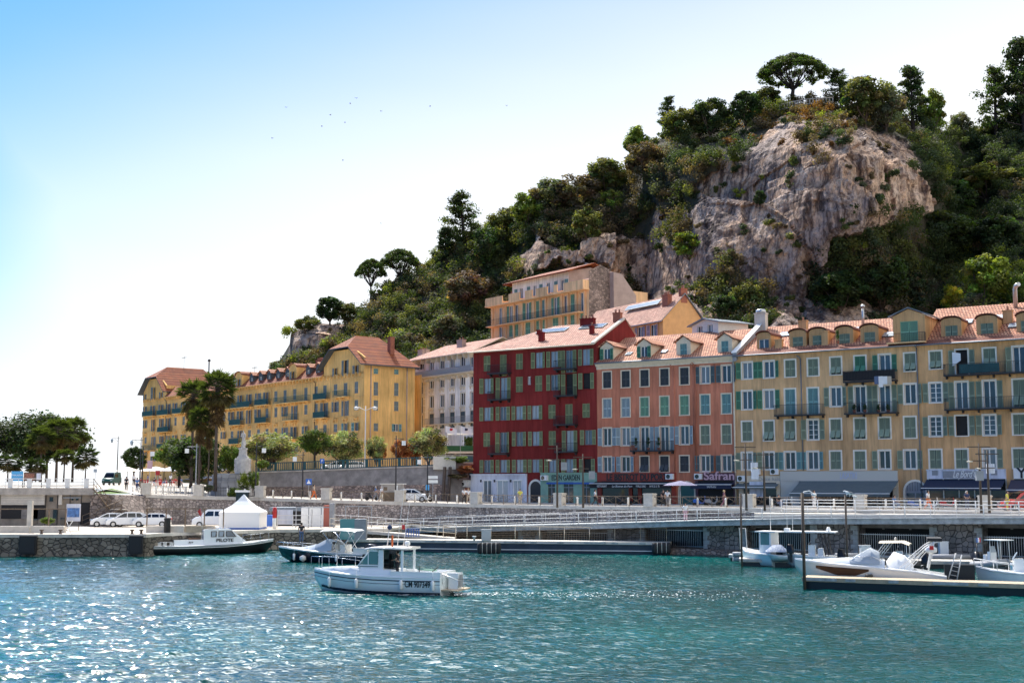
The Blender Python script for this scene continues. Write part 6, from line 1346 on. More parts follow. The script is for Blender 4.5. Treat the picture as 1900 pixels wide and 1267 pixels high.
# ---------------------------------------------------------------- skinned figures
def skin_mesh(name, V, E, Rd, m, sub=1, scale=1):
    me = bpy.data.meshes.new(name); me.from_pydata([Vector(v)*scale for v in V], E, []); o = bpy.data.objects.new(name, me); COL.objects.link(o)
    md = o.modifiers.new('s', 'SKIN'); md.use_smooth_shade = True; bm_ = me.skin_vertices[0].data
    for i, r_ in enumerate(Rd): bm_[i].radius = (r_*scale, r_*scale)
    bm_[0].use_root = True; ss = o.modifiers.new('d', 'SUBSURF'); ss.levels = ss.render_levels = sub
    dg = bpy.context.evaluated_depsgraph_get(); out_ = bpy.data.meshes.new_from_object(o.evaluated_get(dg)); out_.name = name; bpy.data.objects.remove(o); out_.materials.clear(); out_.materials.append(m); return out_
def pose(kind):
    """joints in metres, person 1.72 m facing -y"""
    J = dict(pel=(0,0,.95), sp=(0,.01,1.12), ch=(0,.01,1.32), nk=(0,0,1.47), hd=(0,-.02,1.58), hd2=(0,-.02,1.66))
    if kind == 'stand': legs = [((.09,0,.9),(.10,-.01,.5),(.11,.02,.09),(.12,-.13,.04)), ((-.09,0,.9),(-.10,-.01,.5),(-.11,.02,.09),(-.12,-.13,.04))]; arms = [((.19,.01,1.40),(.25,.02,1.13),(.24,-.06,.88)), ((-.19,.01,1.40),(-.25,.02,1.13),(-.24,-.06,.88))]
    elif kind == 'walk': legs = [((.09,0,.9),(.10,-.18,.52),(.10,-.26,.10),(.10,-.40,.06)), ((-.09,0,.9),(-.10,.06,.5),(-.10,.34,.16),(-.10,.24,.05))]; arms = [((.19,.01,1.40),(.25,.12,1.15),(.24,.16,.90)), ((-.19,.01,1.40),(-.25,-.10,1.15),(-.22,-.26,.95))]
    elif kind == 'hold': legs = [((.09,0,.9),(.11,-.02,.5),(.13,.02,.09),(.14,-.12,.04)), ((-.09,0,.9),(-.11,-.02,.5),(-.13,.02,.09),(-.14,-.12,.04))]; arms = [((.19,.01,1.40),(.25,.0,1.14),(.12,-.25,1.10)), ((-.19,.01,1.40),(-.25,.0,1.14),(-.12,-.25,1.10))]
    else: legs = [((.09,0,.5),(.12,-.42,.52),(.12,-.42,.10),(.12,-.55,.05)), ((-.09,0,.5),(-.12,-.42,.52),(-.12,-.42,.10),(-.12,-.55,.05))]; arms = [((.19,.01,.98),(.25,-.05,.72),(.16,-.30,.68)), ((-.19,.01,.98),(-.25,-.05,.72),(-.16,-.30,.68))]; J = {k: (v[0], v[1], v[2]-.43) for k, v in J.items()}
    return J, legs, arms
def person_meshes(kind):
    J, legs, arms = pose(kind); V = [J['pel'], J['sp'], J['ch'], J['nk'], J['hd'], J['hd2'], (J['hd'][0], J['hd'][1]-.10, J['hd'][2])]; E = [(0,1),(1,2),(2,3),(3,4),(4,5),(4,6)]; Rd = [.125,.115,.13,.05,.088,.07,.022]
    for lg in legs:
        i = len(V); V += list(lg); E += [(0,i),(i,i+1),(i+1,i+2),(i+2,i+3)]; Rd += [.085,.058,.042,.035]
    for am in arms:
        i = len(V); V += list(am); E += [(2,i),(i,i+1),(i+1,i+2)]; Rd += [.055,.042,.030]; w_ = Vector(am[2]); d = (w_-Vector(am[1])).normalized(); p = len(V); V.append(tuple(w_+d*.08)); E.append((i+2,p)); Rd.append(.034); sgn = 1 if am[0][0] > 0 else -1
        for k in range(4): q = len(V); V.append(tuple(w_+d*(.155+.012*(k in (1,2)))+Vector((0,(k-1.5)*.024,-.012)))); E.append((p,q)); Rd.append(.009)
        q = len(V); V.append(tuple(w_+d*.07+Vector((-.03*sgn,-.05,0)))); E.append((i+2,q)); Rd.append(.011)
    bodym = (V, E, Rd); ch = Vector(J['ch']); TV = [J['pel'], J['sp'], J['ch'], (J['nk'][0], J['nk'][1], J['nk'][2]-.05)]; TE = [(0,1),(1,2),(2,3)]; TR = [.140,.130,.145,.075]
    for am in arms: i = len(TV); m_el = tuple(Vector(am[0]).lerp(Vector(am[1]), .75)); TV += [am[0], m_el]; TE += [(2,i),(i,i+1)]; TR += [.072,.062]
    LV = [(J['pel'][0], J['pel'][1], J['pel'][2]+.03)]; LE = []; LR = [.145]
    for lg in legs: i = len(LV); LV += [lg[0], lg[1], lg[2]]; LE += [(0,i),(i,i+1),(i+1,i+2)]; LR += [.102,.078,.062]
    HV = [(J['hd'][0], J['hd'][1]+.03, J['hd'][2]+.02), (J['hd2'][0], J['hd2'][1]+.02, J['hd2'][2]+.035), (J['hd'][0], J['hd'][1]+.06, J['hd'][2]-.05)]; return bodym, (TV,TE,TR), (LV,LE,LR), (HV,[(0,1),(0,2)],[.085,.078,.05])
def person(loc, label, top='cl_white', bottom='cl_denim', kind='stand', rz=0, hair='hair_dark', skin='skin', s=1.0, hat=None):
    loc = Vector(loc); t = thing('person', label, 'person', loc, rz); t.scale = (s,s,s)
    def g(i, nm, mk): return cached(('p', kind, i, mk), lambda: skin_mesh(nm, *person_meshes(kind)[i], MT[mk]))
    link('body', g(0, 'body', skin), t); link('shirt', g(1, 'shirt', top), t); link('trousers', g(2, 'trousers', bottom), t); link('hair', g(3, 'hair', hair if not hat else hat), t); return t
V_, E_, R_2 = [(0,0,.3),(0,0,.9),(0,.02,1.5),(0,.02,2.1),(0,.02,2.4),(0,-.02,2.62),(0,-.02,2.78),(.28,0,2.2),(.34,-.1,1.75),(.12,-.3,1.7),(-.28,0,2.2),(-.36,-.05,1.8),(-.22,-.3,1.95),(0,-.14,2.66),(.02,0,.02),(.28,.15,1.2),(.3,.15,.4)], [(0,1),(1,2),(2,3),(3,4),(4,5),(5,6),(3,7),(7,8),(8,9),(3,10),(10,11),(11,12),(5,13),(0,14),(2,15),(15,16)], [.34,.30,.24,.26,.09,.14,.12,.12,.09,.06,.12,.09,.06,.03,.38,.14,.18]
sk_ = (Zp(797)-Zp(831))/2.9; st = thing('statue', 'white marble draped figure standing on the monument pedestal', 'statue', (mo.x, mo.y, 4.9+Zp(831)-.02)); link('figure', skin_mesh('figure', V_, E_, R_2, MT['marble'], 2, sk_), st)
def col(V): return V
# ================================================================ left harbour building and deck
hb = thing('harbour_building', 'low concrete harbour building under the deck with roller door and dark openings', 'building'); X = lambda px, Y=138: PX(px, Y, 0).x
b = MB(); YF = 138.05
b.quad((X(-250),YF,2),(X(165),YF,2),(X(165),YF,6.1),(X(-250),YF,6.1)); b.box(X(-250), X(172), YF-.5, YF-.001, 5.35, 6.12, m=1)
b.build('wall', [MT['shaded_concrete'], MT['concrete']], hb)
def panel(px0, px1, y0, y1, m, name, parent=hb, dy=.08, Y=YF):
    a, c = P(px0, y1, Y), P(px1, y0, Y); g = MB(); g.box(a.x, c.x, Y-dy, Y-.002, a.z, c.z); return g.build(name, MT[m], parent)
d = panel(2, 84, 911, 936, 'pale_concrete', 'roller_door'); g = MB()
for k in range(8): p = P(2, 912+3*k, YF); q = P(84, 912, YF); g.box(p.x, q.x, YF-.1, YF-.081, p.z-.02, p.z+.02)
g.build('door_slat', MT['concrete'], d); panel(2, 84, 937, 962, 'dark_interior', 'door_opening'); panel(40, 60, 944, 962, 'render_grey', 'inner_door', dy=.12); panel(148, 167, 932, 972, 'dark_interior', 'side_door')
for x0, x1, y0, y1 in ((92,99,922,930),(133,137,922,928),(141,146,922,928),(98,108,943,972),(57,71,945,971),(112,120,960,972)): panel(x0, x1, y0, y1, 'black_window', 'window')
for x in (84, 106, 129, 150): panel(x, x+2, 908, 973, 'dark_metal', 'drain_pipe', dy=.14)
panel(110, 117, 912, 936, 'pale_concrete', 'duct', dy=.3); panel(118, 151, 922, 924, 'grey_paint', 'cable_tray', dy=.2)
dr = thing('deck_railing', 'white painted railing along the edge of the left deck', 'railing'); a, c = PX(-250,137.8,6.12), PX(176,137.8,6.12)
rail_run([a, c], (.3,.62,1.0), .035, 1.4, .03, 'rail', MT['white_rail'], dr, 1.02); b = MB()
for k in range(12): p = a.lerp(c, .04+k*.083); b.box(p.x, p.x+.5, p.y-.05, p.y+.05, 6.13, 7.16)
b.build('wide_post', MT['white_rail'], dr)
# sloped embankment and stair right of it
em = thing('stair_wall', 'stone stair wall between the harbour building and the promenade wall', 'wall'); b = MB(); xa, xb, xc = X(165), X(226,141), X(268,142)
b.quad((xa,137.9,1.9),(X(268,138.5),138.5,1.9),(X(268,141.9),141.9,5.2),(X(200),138.1,5.4),(xa,137.9,5.5)); b.build('stone_face', MT['masonry'], em)
b = MB(); b.quad((xa,137.9,5.55),(X(200),138.2,5.45),(X(240,141.5),141.5,5.5),(X(226,143),143,5.7),(X(176),143,6.05)); b.build('grass_slope', mat('grass', (.10,.17,.03), .9, var=.3), em)
stp = thing('metal_stair', 'metal stair with handrails going down to the quay beside the parked cars', 'stairs'); b = MB(); r_ = MB()
for (x0,y0,x1,y1,Yf) in ((173,905,204,944,136.6),(226,944,152,974,136.2)):
    p, q = P(x0,y0,Yf), P(x1,y1,Yf); n = 11
    for k in range(n):
        s = p.lerp(q, k/n); e = p.lerp(q, (k+1)/n); b.box(min(s.x,e.x), max(s.x,e.x)+.02, Yf-.1, Yf+1.1, e.z-.05, e.z+.02)
    u = Vector((0,0,1)); r_.tube([p+u, q+u], .04, 5); r_.tube([p+u*.5, q+u*.5], .03, 4)
    for k in range(6): s = p.lerp(q, k/5); r_.tube([s, s+u], .03, 4)
    r_.tube([p+Vector((0,-.12,0)), q+Vector((0,-.12,0))], .09, 4)
b.build('tread', MT['rust_metal'], stp); r_.build('handrail', MT['brown_metal'], stp)
b = MB(); p = P(204,944,136.5); b.box(p.x, X(228,136.5), 136.4, 137.7, p.z-.12, p.z); b.build('landing', MT['concrete'], stp)
# billboards
for x0, x1, y0, y1, lab, m in ((21,43,874,892,'blue billboard with white lettering at the left behind the deck railing','sky_paint'),(44,78,876,892,'dark picture billboard to the right of the blue one','rust_metal')):
    Y = 150; a, c = P(x0,y1,Y), P(x1,y0,Y); t = thing('billboard', lab, 'billboard', ((a.x+c.x)/2, Y, 6.1)); w_ = (c.x-a.x)/2; g = MB(); g.box(-w_, w_, -.05, .05, a.z-6.1, c.z-6.1); o = g.build('board', MT[m], t)
    g = MB(); g.box(-w_,-w_+.08,0.051,.12,0,a.z-6.1+.5); g.box(w_-.08,w_,.051,.12,0,a.z-6.1+.5); g.build('post', MT['dark_metal'], t)
    if m == 'sky_paint': text_obj('lettering', 'THALAZUR', .26, 'white_paint', o, (0,-.06,(a.z+c.z)/2-6.1+.1), extr=.002); text_obj('lettering', 'bord de mer', .16, 'white_paint', o, (0,-.06,(a.z+c.z)/2-6.1-.3), extr=.002)
    else:
        g = MB(); g.box(-w_+.08, .2, -.07, -.051, a.z-6.1+.12, c.z-6.1-.12); g.build('picture', mat('food_picture', (.35,.15,.10), .7, var=.9, vscale=6), o); g = MB(); g.box(.45, w_-.08, -.07, -.051, a.z-6.1+.12, c.z-6.1-.12); g.build('picture', MT['shop_white'], o)
# ================================================================ lamps, poles, bollards
def lamp(px, ytop, ybot, Y, label, arms=((-.9, 'lantern'),), zt=None, m='dark_metal'):
    p = P(px, ybot, Y); p = PX(px, Y, p.z); h = P(px, ytop, Y).z-p.z; t = thing('street_lamp', label, 'street lamp', p); b = MB(); b.tube([(0,0,-.2),(0,0,h*.5),(0,0,h)], [.10,.075,.05], 7); b.lathe([(.16,0),(.14,.5),(.1,.6)], 8); b.build('pole', MT[m], t)
    for (dx, kind) in arms:
        b = MB(); b.tube([(-dx*.25,0,h-.35),(dx,0,h-.35)], .035, 5); b.tube([(0,0,h-.9),(dx*.6,0,h-.4)], .02, 4); b.build('arm', MT[m], t); b = MB()
        if kind == 'lantern': b.lathe([(.05,0),(.20,-.14),(.22,-.2),(.15,-.62),(.10,-.66)], 6, (dx,0,h-.4)); o = b.build('lantern', MT['glass_pale'], t)
        elif kind == 'box': b.box(dx-.26, dx+.18, -.1, .1, h-1.1, h-.58); b.build('lantern', MT['white_paint'], t)
    return t
lamp(217, 809, 884, 200, 'lone street lamp against the white sky at the left', ((-1.0,'lantern'),))
lamp(259, 811, 905, 160, 'tall street lamp at the left corner of the yellow palace', ((-1.2,'lantern'),)); lamp(263, 828, 915, 142.4, 'shorter lamp post on the promenade pillar left of the restaurant', ((1.1,'box'),)); lamp(363, 823, 905, 146, 'grey lamp post in front of the dark trees', ((-1.1,'box'),), m='grey_paint')
lamp(474, 822, 920, 143.6, 'thin lamp post rising beside the monument', ((.9,'box'),)); lamp(561, 838, 918, 143, 'lamp post in front of the grey retaining wall left of the crossing sign', ((-.9,'box'),)); lamp(734, 808, 931, 140.6, 'lamp post beside the stone kiosk', ((.9,'box'),)); lamp(793, 843, 920, 141, 'lamp post holding the street name signs', ((-.9,'box'),))
for px, yt, Y, lab, dx in ((1034,826,126,'dark utility lamp pole in front of the white shop and green restaurant',.7),(1082,842,124,'shorter dark pole in front of the green restaurant',.9),(1385,823,113,'dark cross-armed pole in front of the orange and ochre houses',.8),(1419,837,112,'slimmer dark pole right of the cross-armed pole',-.8),(1821,822,103.5,'grey pole with cross arm in front of the white shop signs',.9),(1836,835,103,'dark pole beside the grey one at the right',-.7)):
    p = PX(px, Y, 4.3); h = P(px, yt, Y).z-4.3; t = thing('utility_pole', lab, 'pole', p); b = MB(); b.tube([(0,0,-.1),(0,0,h)], [.12,.06], 7); b.build('pole', MT['rust_metal'], t); b = MB(); b.box(-.95,.95,-.04,.04,h-.35,h-.27); b.box(-.6,.6,-.04,.04,h-1.5,h-1.42); b.build('cross_arm', MT['rust_metal'], t)
    b = MB(); b.box(dx-.3, dx+.3, -.15, .15, h-2.5, h-1.7); b.build('lantern', MT['shop_white' if px % 2 else 'grey_paint'], t); b = MB(); b.lathe([(.05,0),(.28,-.04),(.24,-.12)], 8, (-.8,0,h-1.45)); b.build('lamp_head', MT['cream_paint'], t)
dl = PX(677, 166, 8.5); t = thing('street_lamp', 'tall double headed white street lamp in front of the yellow side wall', 'street lamp', dl); h = P(677,753,166).z-8.5; b = MB(); b.tube([(0,0,0),(0,0,h)],[.11,.06],7); b.build('pole', MT['white_rail'], t)
for s in (-1,1): b = MB(); b.tube([(0,0,h-.6),(s*1.0,0,h-.15)],.04,5); b.build('arm', MT['white_rail'], t); b = MB(); b.lathe([(.08,.12),(.34,.02),(.36,-.06),(.24,-.28),(.1,-.34)],10,(s*1.25,0,h-.2)); b.build('lamp_head', MT['white_rail'], t)
# bollards along the promenade
bm = MB(); bm.lathe([(.10,0),(.10,.75),(.12,.78),(.10,.9),(.05,.95)], 8); bme = bm.mesh('bollard', MT['white_paint']); k = 0
for i in range(4, len(wall_pts)-2):
    for s in (.22,.5,.78):
        p = wall_pts[i].lerp(far_pts[i], .09).lerp(wall_pts[i+1].lerp(far_pts[i+1], .09), s); o = link('bollard', bme, None, p); tag(o, 'white bollard in the row along the promenade edge', 'bollard', 'white bollards along the promenade')
rgr = random.Random(12)
for i in range(14): p = PX(246+i*11, 150+i*.4, 5.3); o = link('bollard', bme, None, p); tag(o, 'white bollard on the bright forecourt below the restaurant terrace', 'bollard', 'white bollards on the left forecourt')
# street furniture near the wall
def sign(px, y, Y, zb, m, label, w_=.7, h_=.7, name='road_sign'):
    p = P(px, y, Y); q = PX(px, Y, zb); t = thing(name, label, 'sign', q); b = MB(); b.tube([(0,0,0),(0,0,p.z-zb+h_/2)], .035, 5); b.build('post', MT['steel'], t); b = MB(); b.box(-w_/2,w_/2,-.07,-.04,p.z-zb-h_/2,p.z-zb+h_/2); return t, b.build('plate', MT[m], t), p.z-zb
t, pl, z = sign(572.5, 893.5, 147, 4.85, 'blue_paint', 'blue pedestrian crossing sign in front of the grey wall'); b = MB(); b.prism([(-.25,z-.22),(.25,z-.22),(0,z+.24)], -.085, -.075); b.build('symbol', MT['white_paint'], pl)
t, pl, z = sign(597.6, 855, 158.5, 8.2, 'blue_paint', 'blue parking sign with white P above the balustrade', .55, .6); text_obj('lettering', 'P', .5, 'white_paint', pl, (0,-.08,z), extr=.002)
t, pl, z = sign(803, 893, 141.6, 4.4, 'white_paint', 'white direction boards on a post in front of the grey wall', 1.1, .35); b = MB(); b.box(-.55,.55,-.07,-.04,z+.45-.14,z+.45+.2); b.build('plate', MT['white_paint'], t)
t, pl, z = sign(793, 904, 141, 4.4, 'sky_paint', 'blue square sign low on the lamp post of the street name signs', .4, .6)
t, pl, z = sign(292, 877, 165, 5.9, 'red_paint', 'round red no entry sign in front of the restaurant', .55, .6); t, pl, z = sign(277, 862, 168, 5.9, 'pink_letter', 'pink and white tall panel sign in front of the restaurant', .7, 1.1); t, pl, z = sign(176, 873, 185, 6.2, 'steel', 'small round sign near the lone street lamp', .5, .5)
k_ = PX(727, 143.5, 4.5); t = thing('stone_kiosk', 'small stone box kiosk with white slab roof by the promenade wall', 'kiosk', k_); b = MB(); b.box(-1.2,1.3,-.4,.5,0,2.0); b.build('body', MT['concrete'], t); b = MB(); b.box(-1.35,1.6,-.5,.6,2.0,2.1); b.build('roof_slab', MT['trim_white'], t); b = MB(); b.box(-.9,-.5,-.43,-.401,1.3,1.7); b.box(-1.1,.4,-.43,-.401,0,1.1); b.build('panel', MT['brown_metal'], t); b = MB(); b.box(.45,.7,-.44,-.401,0,1.9); b.build('strip', MT['white_paint'], t)
# small white annex at the left of the red house
an = front_frame(832); aw2 = an.hit(877,900)[0]-.25; t = thing('white_annex', 'small flat white annex at the left end of the red house', 'building', (an.x, an.y, BZ), TH); za_ = an.hit(850,893)[1]; b = MB(); b.box(0, aw2, .4, 4, -.2, za_); b.box(-.1, aw2, .25, 4.1, za_, za_+.18); b.build('wall', MT['white_paint'], t)
b = MB(); b.box(1.5, 3.0, .3, .399, 0, 1.9); b.build('door', MT['brick_chimney'], t); ac_unit(t, aw2-1.2, 2.0, .4)
t = thing('flower_stall', 'red lean-to roof terrace with flowers behind the white annex', 'shed', (an.x, an.y+.4, BZ+za_+.2), TH); b = MB(); b.box(1.2, aw2, 1.0, 3.5, 0, 1.0); b.quad((.5,.8,1.0),(aw2,.8,2.0),(aw2,3.8,2.2),(.5,3.8,1.2)); b.build('body', MT['brick_chimney'], t); b = MB(); b.box(aw2-1.8,aw2-.4,.9,.999,.2,.9); b.build('window', MT['glass'], t)
# flags and terrace restaurant in front of the white house
tr_ = PX(850, 178, 8.6); t = thing('terrace_restaurant', 'restaurant terrace with white canopy, green screens and striped awning below the white house', 'restaurant', tr_); b = MB(); b.box(-3.2,3.0,0,3,0,2.2); b.box(-3.4,3.2,-1.4,3,2.2,2.5); b.build('base', MT['trim_cream'], t); b = MB(); b.box(-3.0,2.6,-.02,-.002,1.0,1.9); b.build('window', MT['shop_glass'], t)
b = MB(); b.box(-3.3,3.1,-1.35,-1.25,2.5,3.3); b.build('green_screen', mat('hedge_screen', (.03,.11,.04), .9, var=.3), t); b = MB(); b.box(-1.6,3.1,-1.0,2.6,5.0,5.12); 
for x in (-1.5,.8,3.0): b.box(x-.05,x+.05,-1.0,-.9,2.5,5.0)
b.build('canopy', MT['canvas_white'], t); b = MB(); b.quad((-3.2,-1.45,1.9),(-.5,-1.45,1.9),(-.5,0,2.15),(-3.2,0,2.15)); b.quad((-.3,-1.45,1.9),(3,-1.45,1.9),(3,0,2.15),(-.3,0,2.15)); b.build('awning', MT['canvas_white'], t)
for px, mk, lab in ((826,'red_paint','left white flag with red mark on a thin pole'),(854,'navy_cloth','right white flag with dark emblem on a thin pole')):
    p = PX(px, 174, 8.6); h = P(px, 789, 174).z-8.6; t = thing('flag', lab, 'flag', p); b = MB(); b.tube([(0,0,0),(0,0,h)], .03, 5); b.build('pole', MT['steel'], t); secs = []
    b = MB(); b.loft([[(x*.2, .08*math.sin(x*1.3), h-.05-z-.06*x) for z in (0,.45,.9)] for x in range(9)]); f_ = b.build('cloth', MT['flag_white'], t); b = MB(); b.prism([(.6,h-.75),(1.0,h-.75),(1.05,h-.45),(.65,h-.4)], -.13, -.11); b.build('emblem', MT[mk], f_)
# restaurants under the yellow palace
for i, (px, Y, w_, m, lab) in enumerate(((236,200,4.6,'cream_paint','cream parasol awning left of the restaurant terrace'),(288,196,6.0,'canvas_white','long white parasol over the restaurant terrace'),(318,192,4.0,'shop_white','pale parasol between the road sign and the dark trees'))):
    p = PX(px, Y, 6.3); t = thing('parasol', lab, 'parasol', p); b = MB(); b.tube([(0,0,0),(0,0,2.7)], .05, 5); b.build('pole', MT['steel'], t); b = MB(); b.lathe([(w_/2,2.2),(w_/2*.95,2.25),(.1,2.9)], 8, sm=False, sy=.6); b.build('canopy', MT[m], t)
tb = MB(); tb.lathe([(.4,.72),(.4,.76)],8); tb.tube([(0,0,0),(0,0,.72)],.03,4)
tbm = tb.mesh('cafe_table', MT['white_paint'])
for i in range(5): p = PX(268+i*13, 186-i, 6.2); o = link('cafe_table', tbm, None, p); tag(o, 'round cafe table on the restaurant terrace under the palace', 'table', 'cafe tables on the left terrace')
cb_ = MB(); cb_.box(-.22,.22,-.2,.2,.42,.46); cb_.box(-.22,.22,.18,.22,.46,.9); 
for sx_2 in (-.2,.17):
    for sy_2 in (-.18,.15): cb_.box(sx_2,sx_2+.03,sy_2,sy_2+.03,0,.42)
cbm = cb_.mesh('cafe_chair', MT['red_paint'])
for i in range(12): p = PX(264+i*6, 187+rgr.uniform(-3,3), 6.2); o = link('cafe_chair', cbm, None, p, rgr.uniform(0,6)); tag(o, 'red chair on the restaurant terrace under the palace', 'chair', 'red cafe chairs on the left terrace')
# ================================================================ cars
def car(loc, rz, label, m='car_white', L_=4.1, Hh=1.5, name='parked_car', cat='car', van=False):
    t = thing(name, label, cat, loc, rz); b = MB(); W_ = .86; l = L_/2
    low = [(-l+.04,.28),(-l,.5),(-l+.06,.68),(-l*.82,.82),(-l*.52,.97),(l*.98,.98),(l,.7),(l-.03,.30)] if not van else [(-l,.35),(-l+.02,.8),(-l+.4,1.05),(-l*.55,1.12),(l,1.12),(l,.7),(l,.32)]
    secs = []
    for y, k in ((-W_,.0),(-W_+.06,.05),(W_-.06,.05),(W_,.0)): secs.append([(x*(1 if k else .985), y, z+(k if z > .6 else -k*.5)) for x, z in low])
    n = len(low); b.loft(secs, closed=True); 
    for s in (0, 3): b.quad(*secs[s]) if s else b.quad(*secs[s][::-1])
    zr_ = Hh; top = [(-l*.62,.95),(-l*.36,zr_-.24),(-l*.10,zr_-.03),(l*.2,zr_),(l*.62,zr_-.07),(l*.86,zr_-.22),(l*.99,.96)] if not van else [(-l*.72,1.1),(-l*.42,zr_-.25),(-l*.3,zr_-.03),(l*.2,zr_),(l*.97,zr_),(l*.99,1.12)]
    g = []
    for y, k in ((-W_+.03,0),(W_-.03,0)): g.append([(x, y*(1-.16*(z-.98)/(zr_-.98)), z) for x, z in top])
    c = MB(); c.loft(g, closed=False); c.quad(*g[0][::-1]); c.quad(*g[1]); b2 = b; n0 = len(b.v); b.v += c.v; b.f += [tuple(i+n0 for i in f) for f in c.f]; b.m += [0]*len(c.f); b.sm += [False]*len(c.f); bo_ = b.build('body', MT[m], t)
    for s in (-1, 1):
        q = MB(); off = .012*s
        yy_ = lambda z: s*(W_-.03)*(1-.16*(z-.98)/(zr_-.98))+off; z0, z1 = (1.03, zr_-.13) if not van else (1.2, zr_-.25)
        xs_ = ((-l*.48,-l*.12,-.0*l,-.0*l),( .04*l,.04*l,l*.40,l*.42),(l*.46,l*.44,l*.62,l*.80)) if not van else ((-l*.48,-l*.27,-.02*l,-.02*l),(.03*l,.03*l,.3*l,.3*l))
        for (xa_,xb_,xc_,xd_) in xs_: q.quad((xa_,yy_(z0),z0),(xb_,yy_(z1),z1),(xc_,yy_(z1),z1),(xd_,yy_(z0),z0))
        q.build('side_window', MT['black_window'], t)
    q = MB(); xw = (-l*.58, -l*.38, -l*.14) if not van else (-l*.70, -l*.44, -l*.33); zw = (1.0, zr_-.235, zr_-.06) if not van else (1.16, zr_-.25, zr_-.08)
    for i in (0,1): q.quad((xw[i]-.02,-.74+.1*i,zw[i]+.02),(xw[i]-.02,.74-.1*i,zw[i]+.02),(xw[i+1]-.02,.66-.1*i,zw[i+1]+.02),(xw[i+1]-.02,-.66+.1*i,zw[i+1]+.02)); q.build('windscreen', MT['black_window'], t)
    for sx_3 in (-l*.64, l*.60):
        for s in (-1, 1):
            wb_ = MB(); wb_.lathe([(.32,-.1),(.33,.1)], 14); o = wb_.build('wheel', MT['tyre'], t, (sx_3, s*(W_-.08), .31)); o.rotation_euler = (PI/2,0,0); hb_ = MB(); hb_.lathe([(.19,-.115),(.19,.115)], 10); hb_.build('rim', MT['steel'], o)
    for s in (-1, 1): q = MB(); q.box(-l-.015,-l+.12,s*.62-.16,s*.62+.16,.68,.84); q.build('headlight', MT['glass_pale'], t); q = MB(); q.box(l-.06,l+.015,s*.68-.12,s*.68+.12,.72,.95); q.build('tail_light', MT['red_paint'], t)
    q = MB(); q.box(-l-.02,-l+.05,-.5,.5,.38,.56); q.build('grille', MT['rubber'], t); return t
for px, Y, rz, lab, L_, Hh in ((202,134.5,.28,'leftmost white parked car, half hidden behind the larger white hatchback',3.8,1.5),(236,134,.22,'larger white hatchback in the middle of the parked white cars',4.3,1.6),(282,134,.12,'white parked hatchback right of the larger one',3.9,1.48)): car(PX(px,Y,2.0), rz, lab, L_=L_, Hh=Hh)
car(PX(399,132.5,2.0), .05, 'white van parked left of the tent', L_=4.6, Hh=1.95, name='parked_van', cat='van', van=True); car(PX(767,143.5,4.5), PI+TH+.4, 'white car driving past the grey retaining wall', L_=3.9)
car(PX(1904,108.5,4.25), .1, 'red car cut by the right edge of the photo', 'car_red', 4.4, 1.75); car(PX(207,196,6.3), PI*.5, 'dark green van at the left end of the street', 'van_green', 4.4, 2.0, 'green_van', 'van', True)
for i, (px, lab) in enumerate(((622,'white car parked on the terrace under the flowering oleander'),(652,'second white car parked on the terrace left of the palace corner'),(430,'dark car parked on the terrace left of the monument'))): car(PX(px, 176, 8.2), .3, lab, 'car_white' if i < 2 else 'grey_paint')
# ================================================================ tent, gates, quay things
tp = PX(451, 128.5, 2.0); hw = (488-415)/2*128.5/F; t = thing('event_tent', 'white pagoda tent with pointed roof on the lower quay', 'tent', tp); ze_ = P(451,949,128.5).z-2; zp_ = P(451,917,128.5).z-2
b = MB(); b.box(-hw,hw,-hw*.95,hw*.95,0,ze_-.25); b.build('wall_cloth', MT['canvas_white'], t); b = MB(); ring = []
for q, zq in ((1.02,ze_-.25),(1.02,ze_),(.78,ze_+(zp_-ze_)*.16),(.52,ze_+(zp_-ze_)*.36),(.28,ze_+(zp_-ze_)*.62),(.10,ze_+(zp_-ze_)*.88),(.02,zp_)): ring.append([(-hw*q,-hw*q*.95,zq),(hw*q,-hw*q*.95,zq),(hw*q,hw*q*.95,zq),(-hw*q,hw*q*.95,zq)])
b.loft(ring, closed=True, sm=False); b.build('roof_cloth', MT['canvas_white'], t)
b = MB(); b.box(-hw-.01,hw+.01,-hw*.96,hw*.96,0,.16); b.build('ground_skirt', MT['blue_paint'], t)
s2 = thing('dark_sign_box', 'dark box sign with white top behind the peak of the tent', 'sign', PX(450,141.5,4.6)); b = MB(); b.box(-.7,.7,-.3,.3,-.6,1.0); b.build('box', MT['black_window'], s2); b = MB(); b.box(-.8,.8,-.35,.35,1.0,1.25); b.build('top', MT['white_paint'], s2)
def gate(px0, px1, ytop, Y, zb, label, n=4, m='brown_metal', r=.05, mesh=True):
    a, c = PX(px0,Y,zb), PX(px1,Y,zb); h = P(px0,ytop,Y).z-zb; t = thing('steel_gate', label, 'fence', a); L_ = c.x-a.x; b = MB(); b.box(0,L_,-r,r,h-2*r,h)
    for k in range(n+1): x = (L_-2*r)*k/n; b.box(x,x+2*r,-r,r,0,h-2*r)
    b.build('frame', MT[m], t); return t
gate(-60, 54, 943, 119, 2.0, 'brown steel gate frame at the left edge of the lower quay', 2); gate(57, 122, 943, 119.2, 2.0, 'brown steel gate frame right of the thick gate post', 2); gate(271, 415, 942.5, 120.5, 2.0, 'brown steel fence frame in front of the parked cars', 4)
gate(548, 620, 940, 131, 2.0, 'grey steel frame around the white utility doors', 3, 'grey_paint'); gate(640, 690, 938, 132, 2.0, 'grey steel frame right of the shelter', 2, 'grey_paint')
p = PX(54.5,118.9,2); b = MB(); b.box(-.22,.22,-.2,.2,0,3.0); tag(b.build('gate_post', MT['pale_concrete'], None, p), 'thick pale gate post between the two left gate frames', 'post')
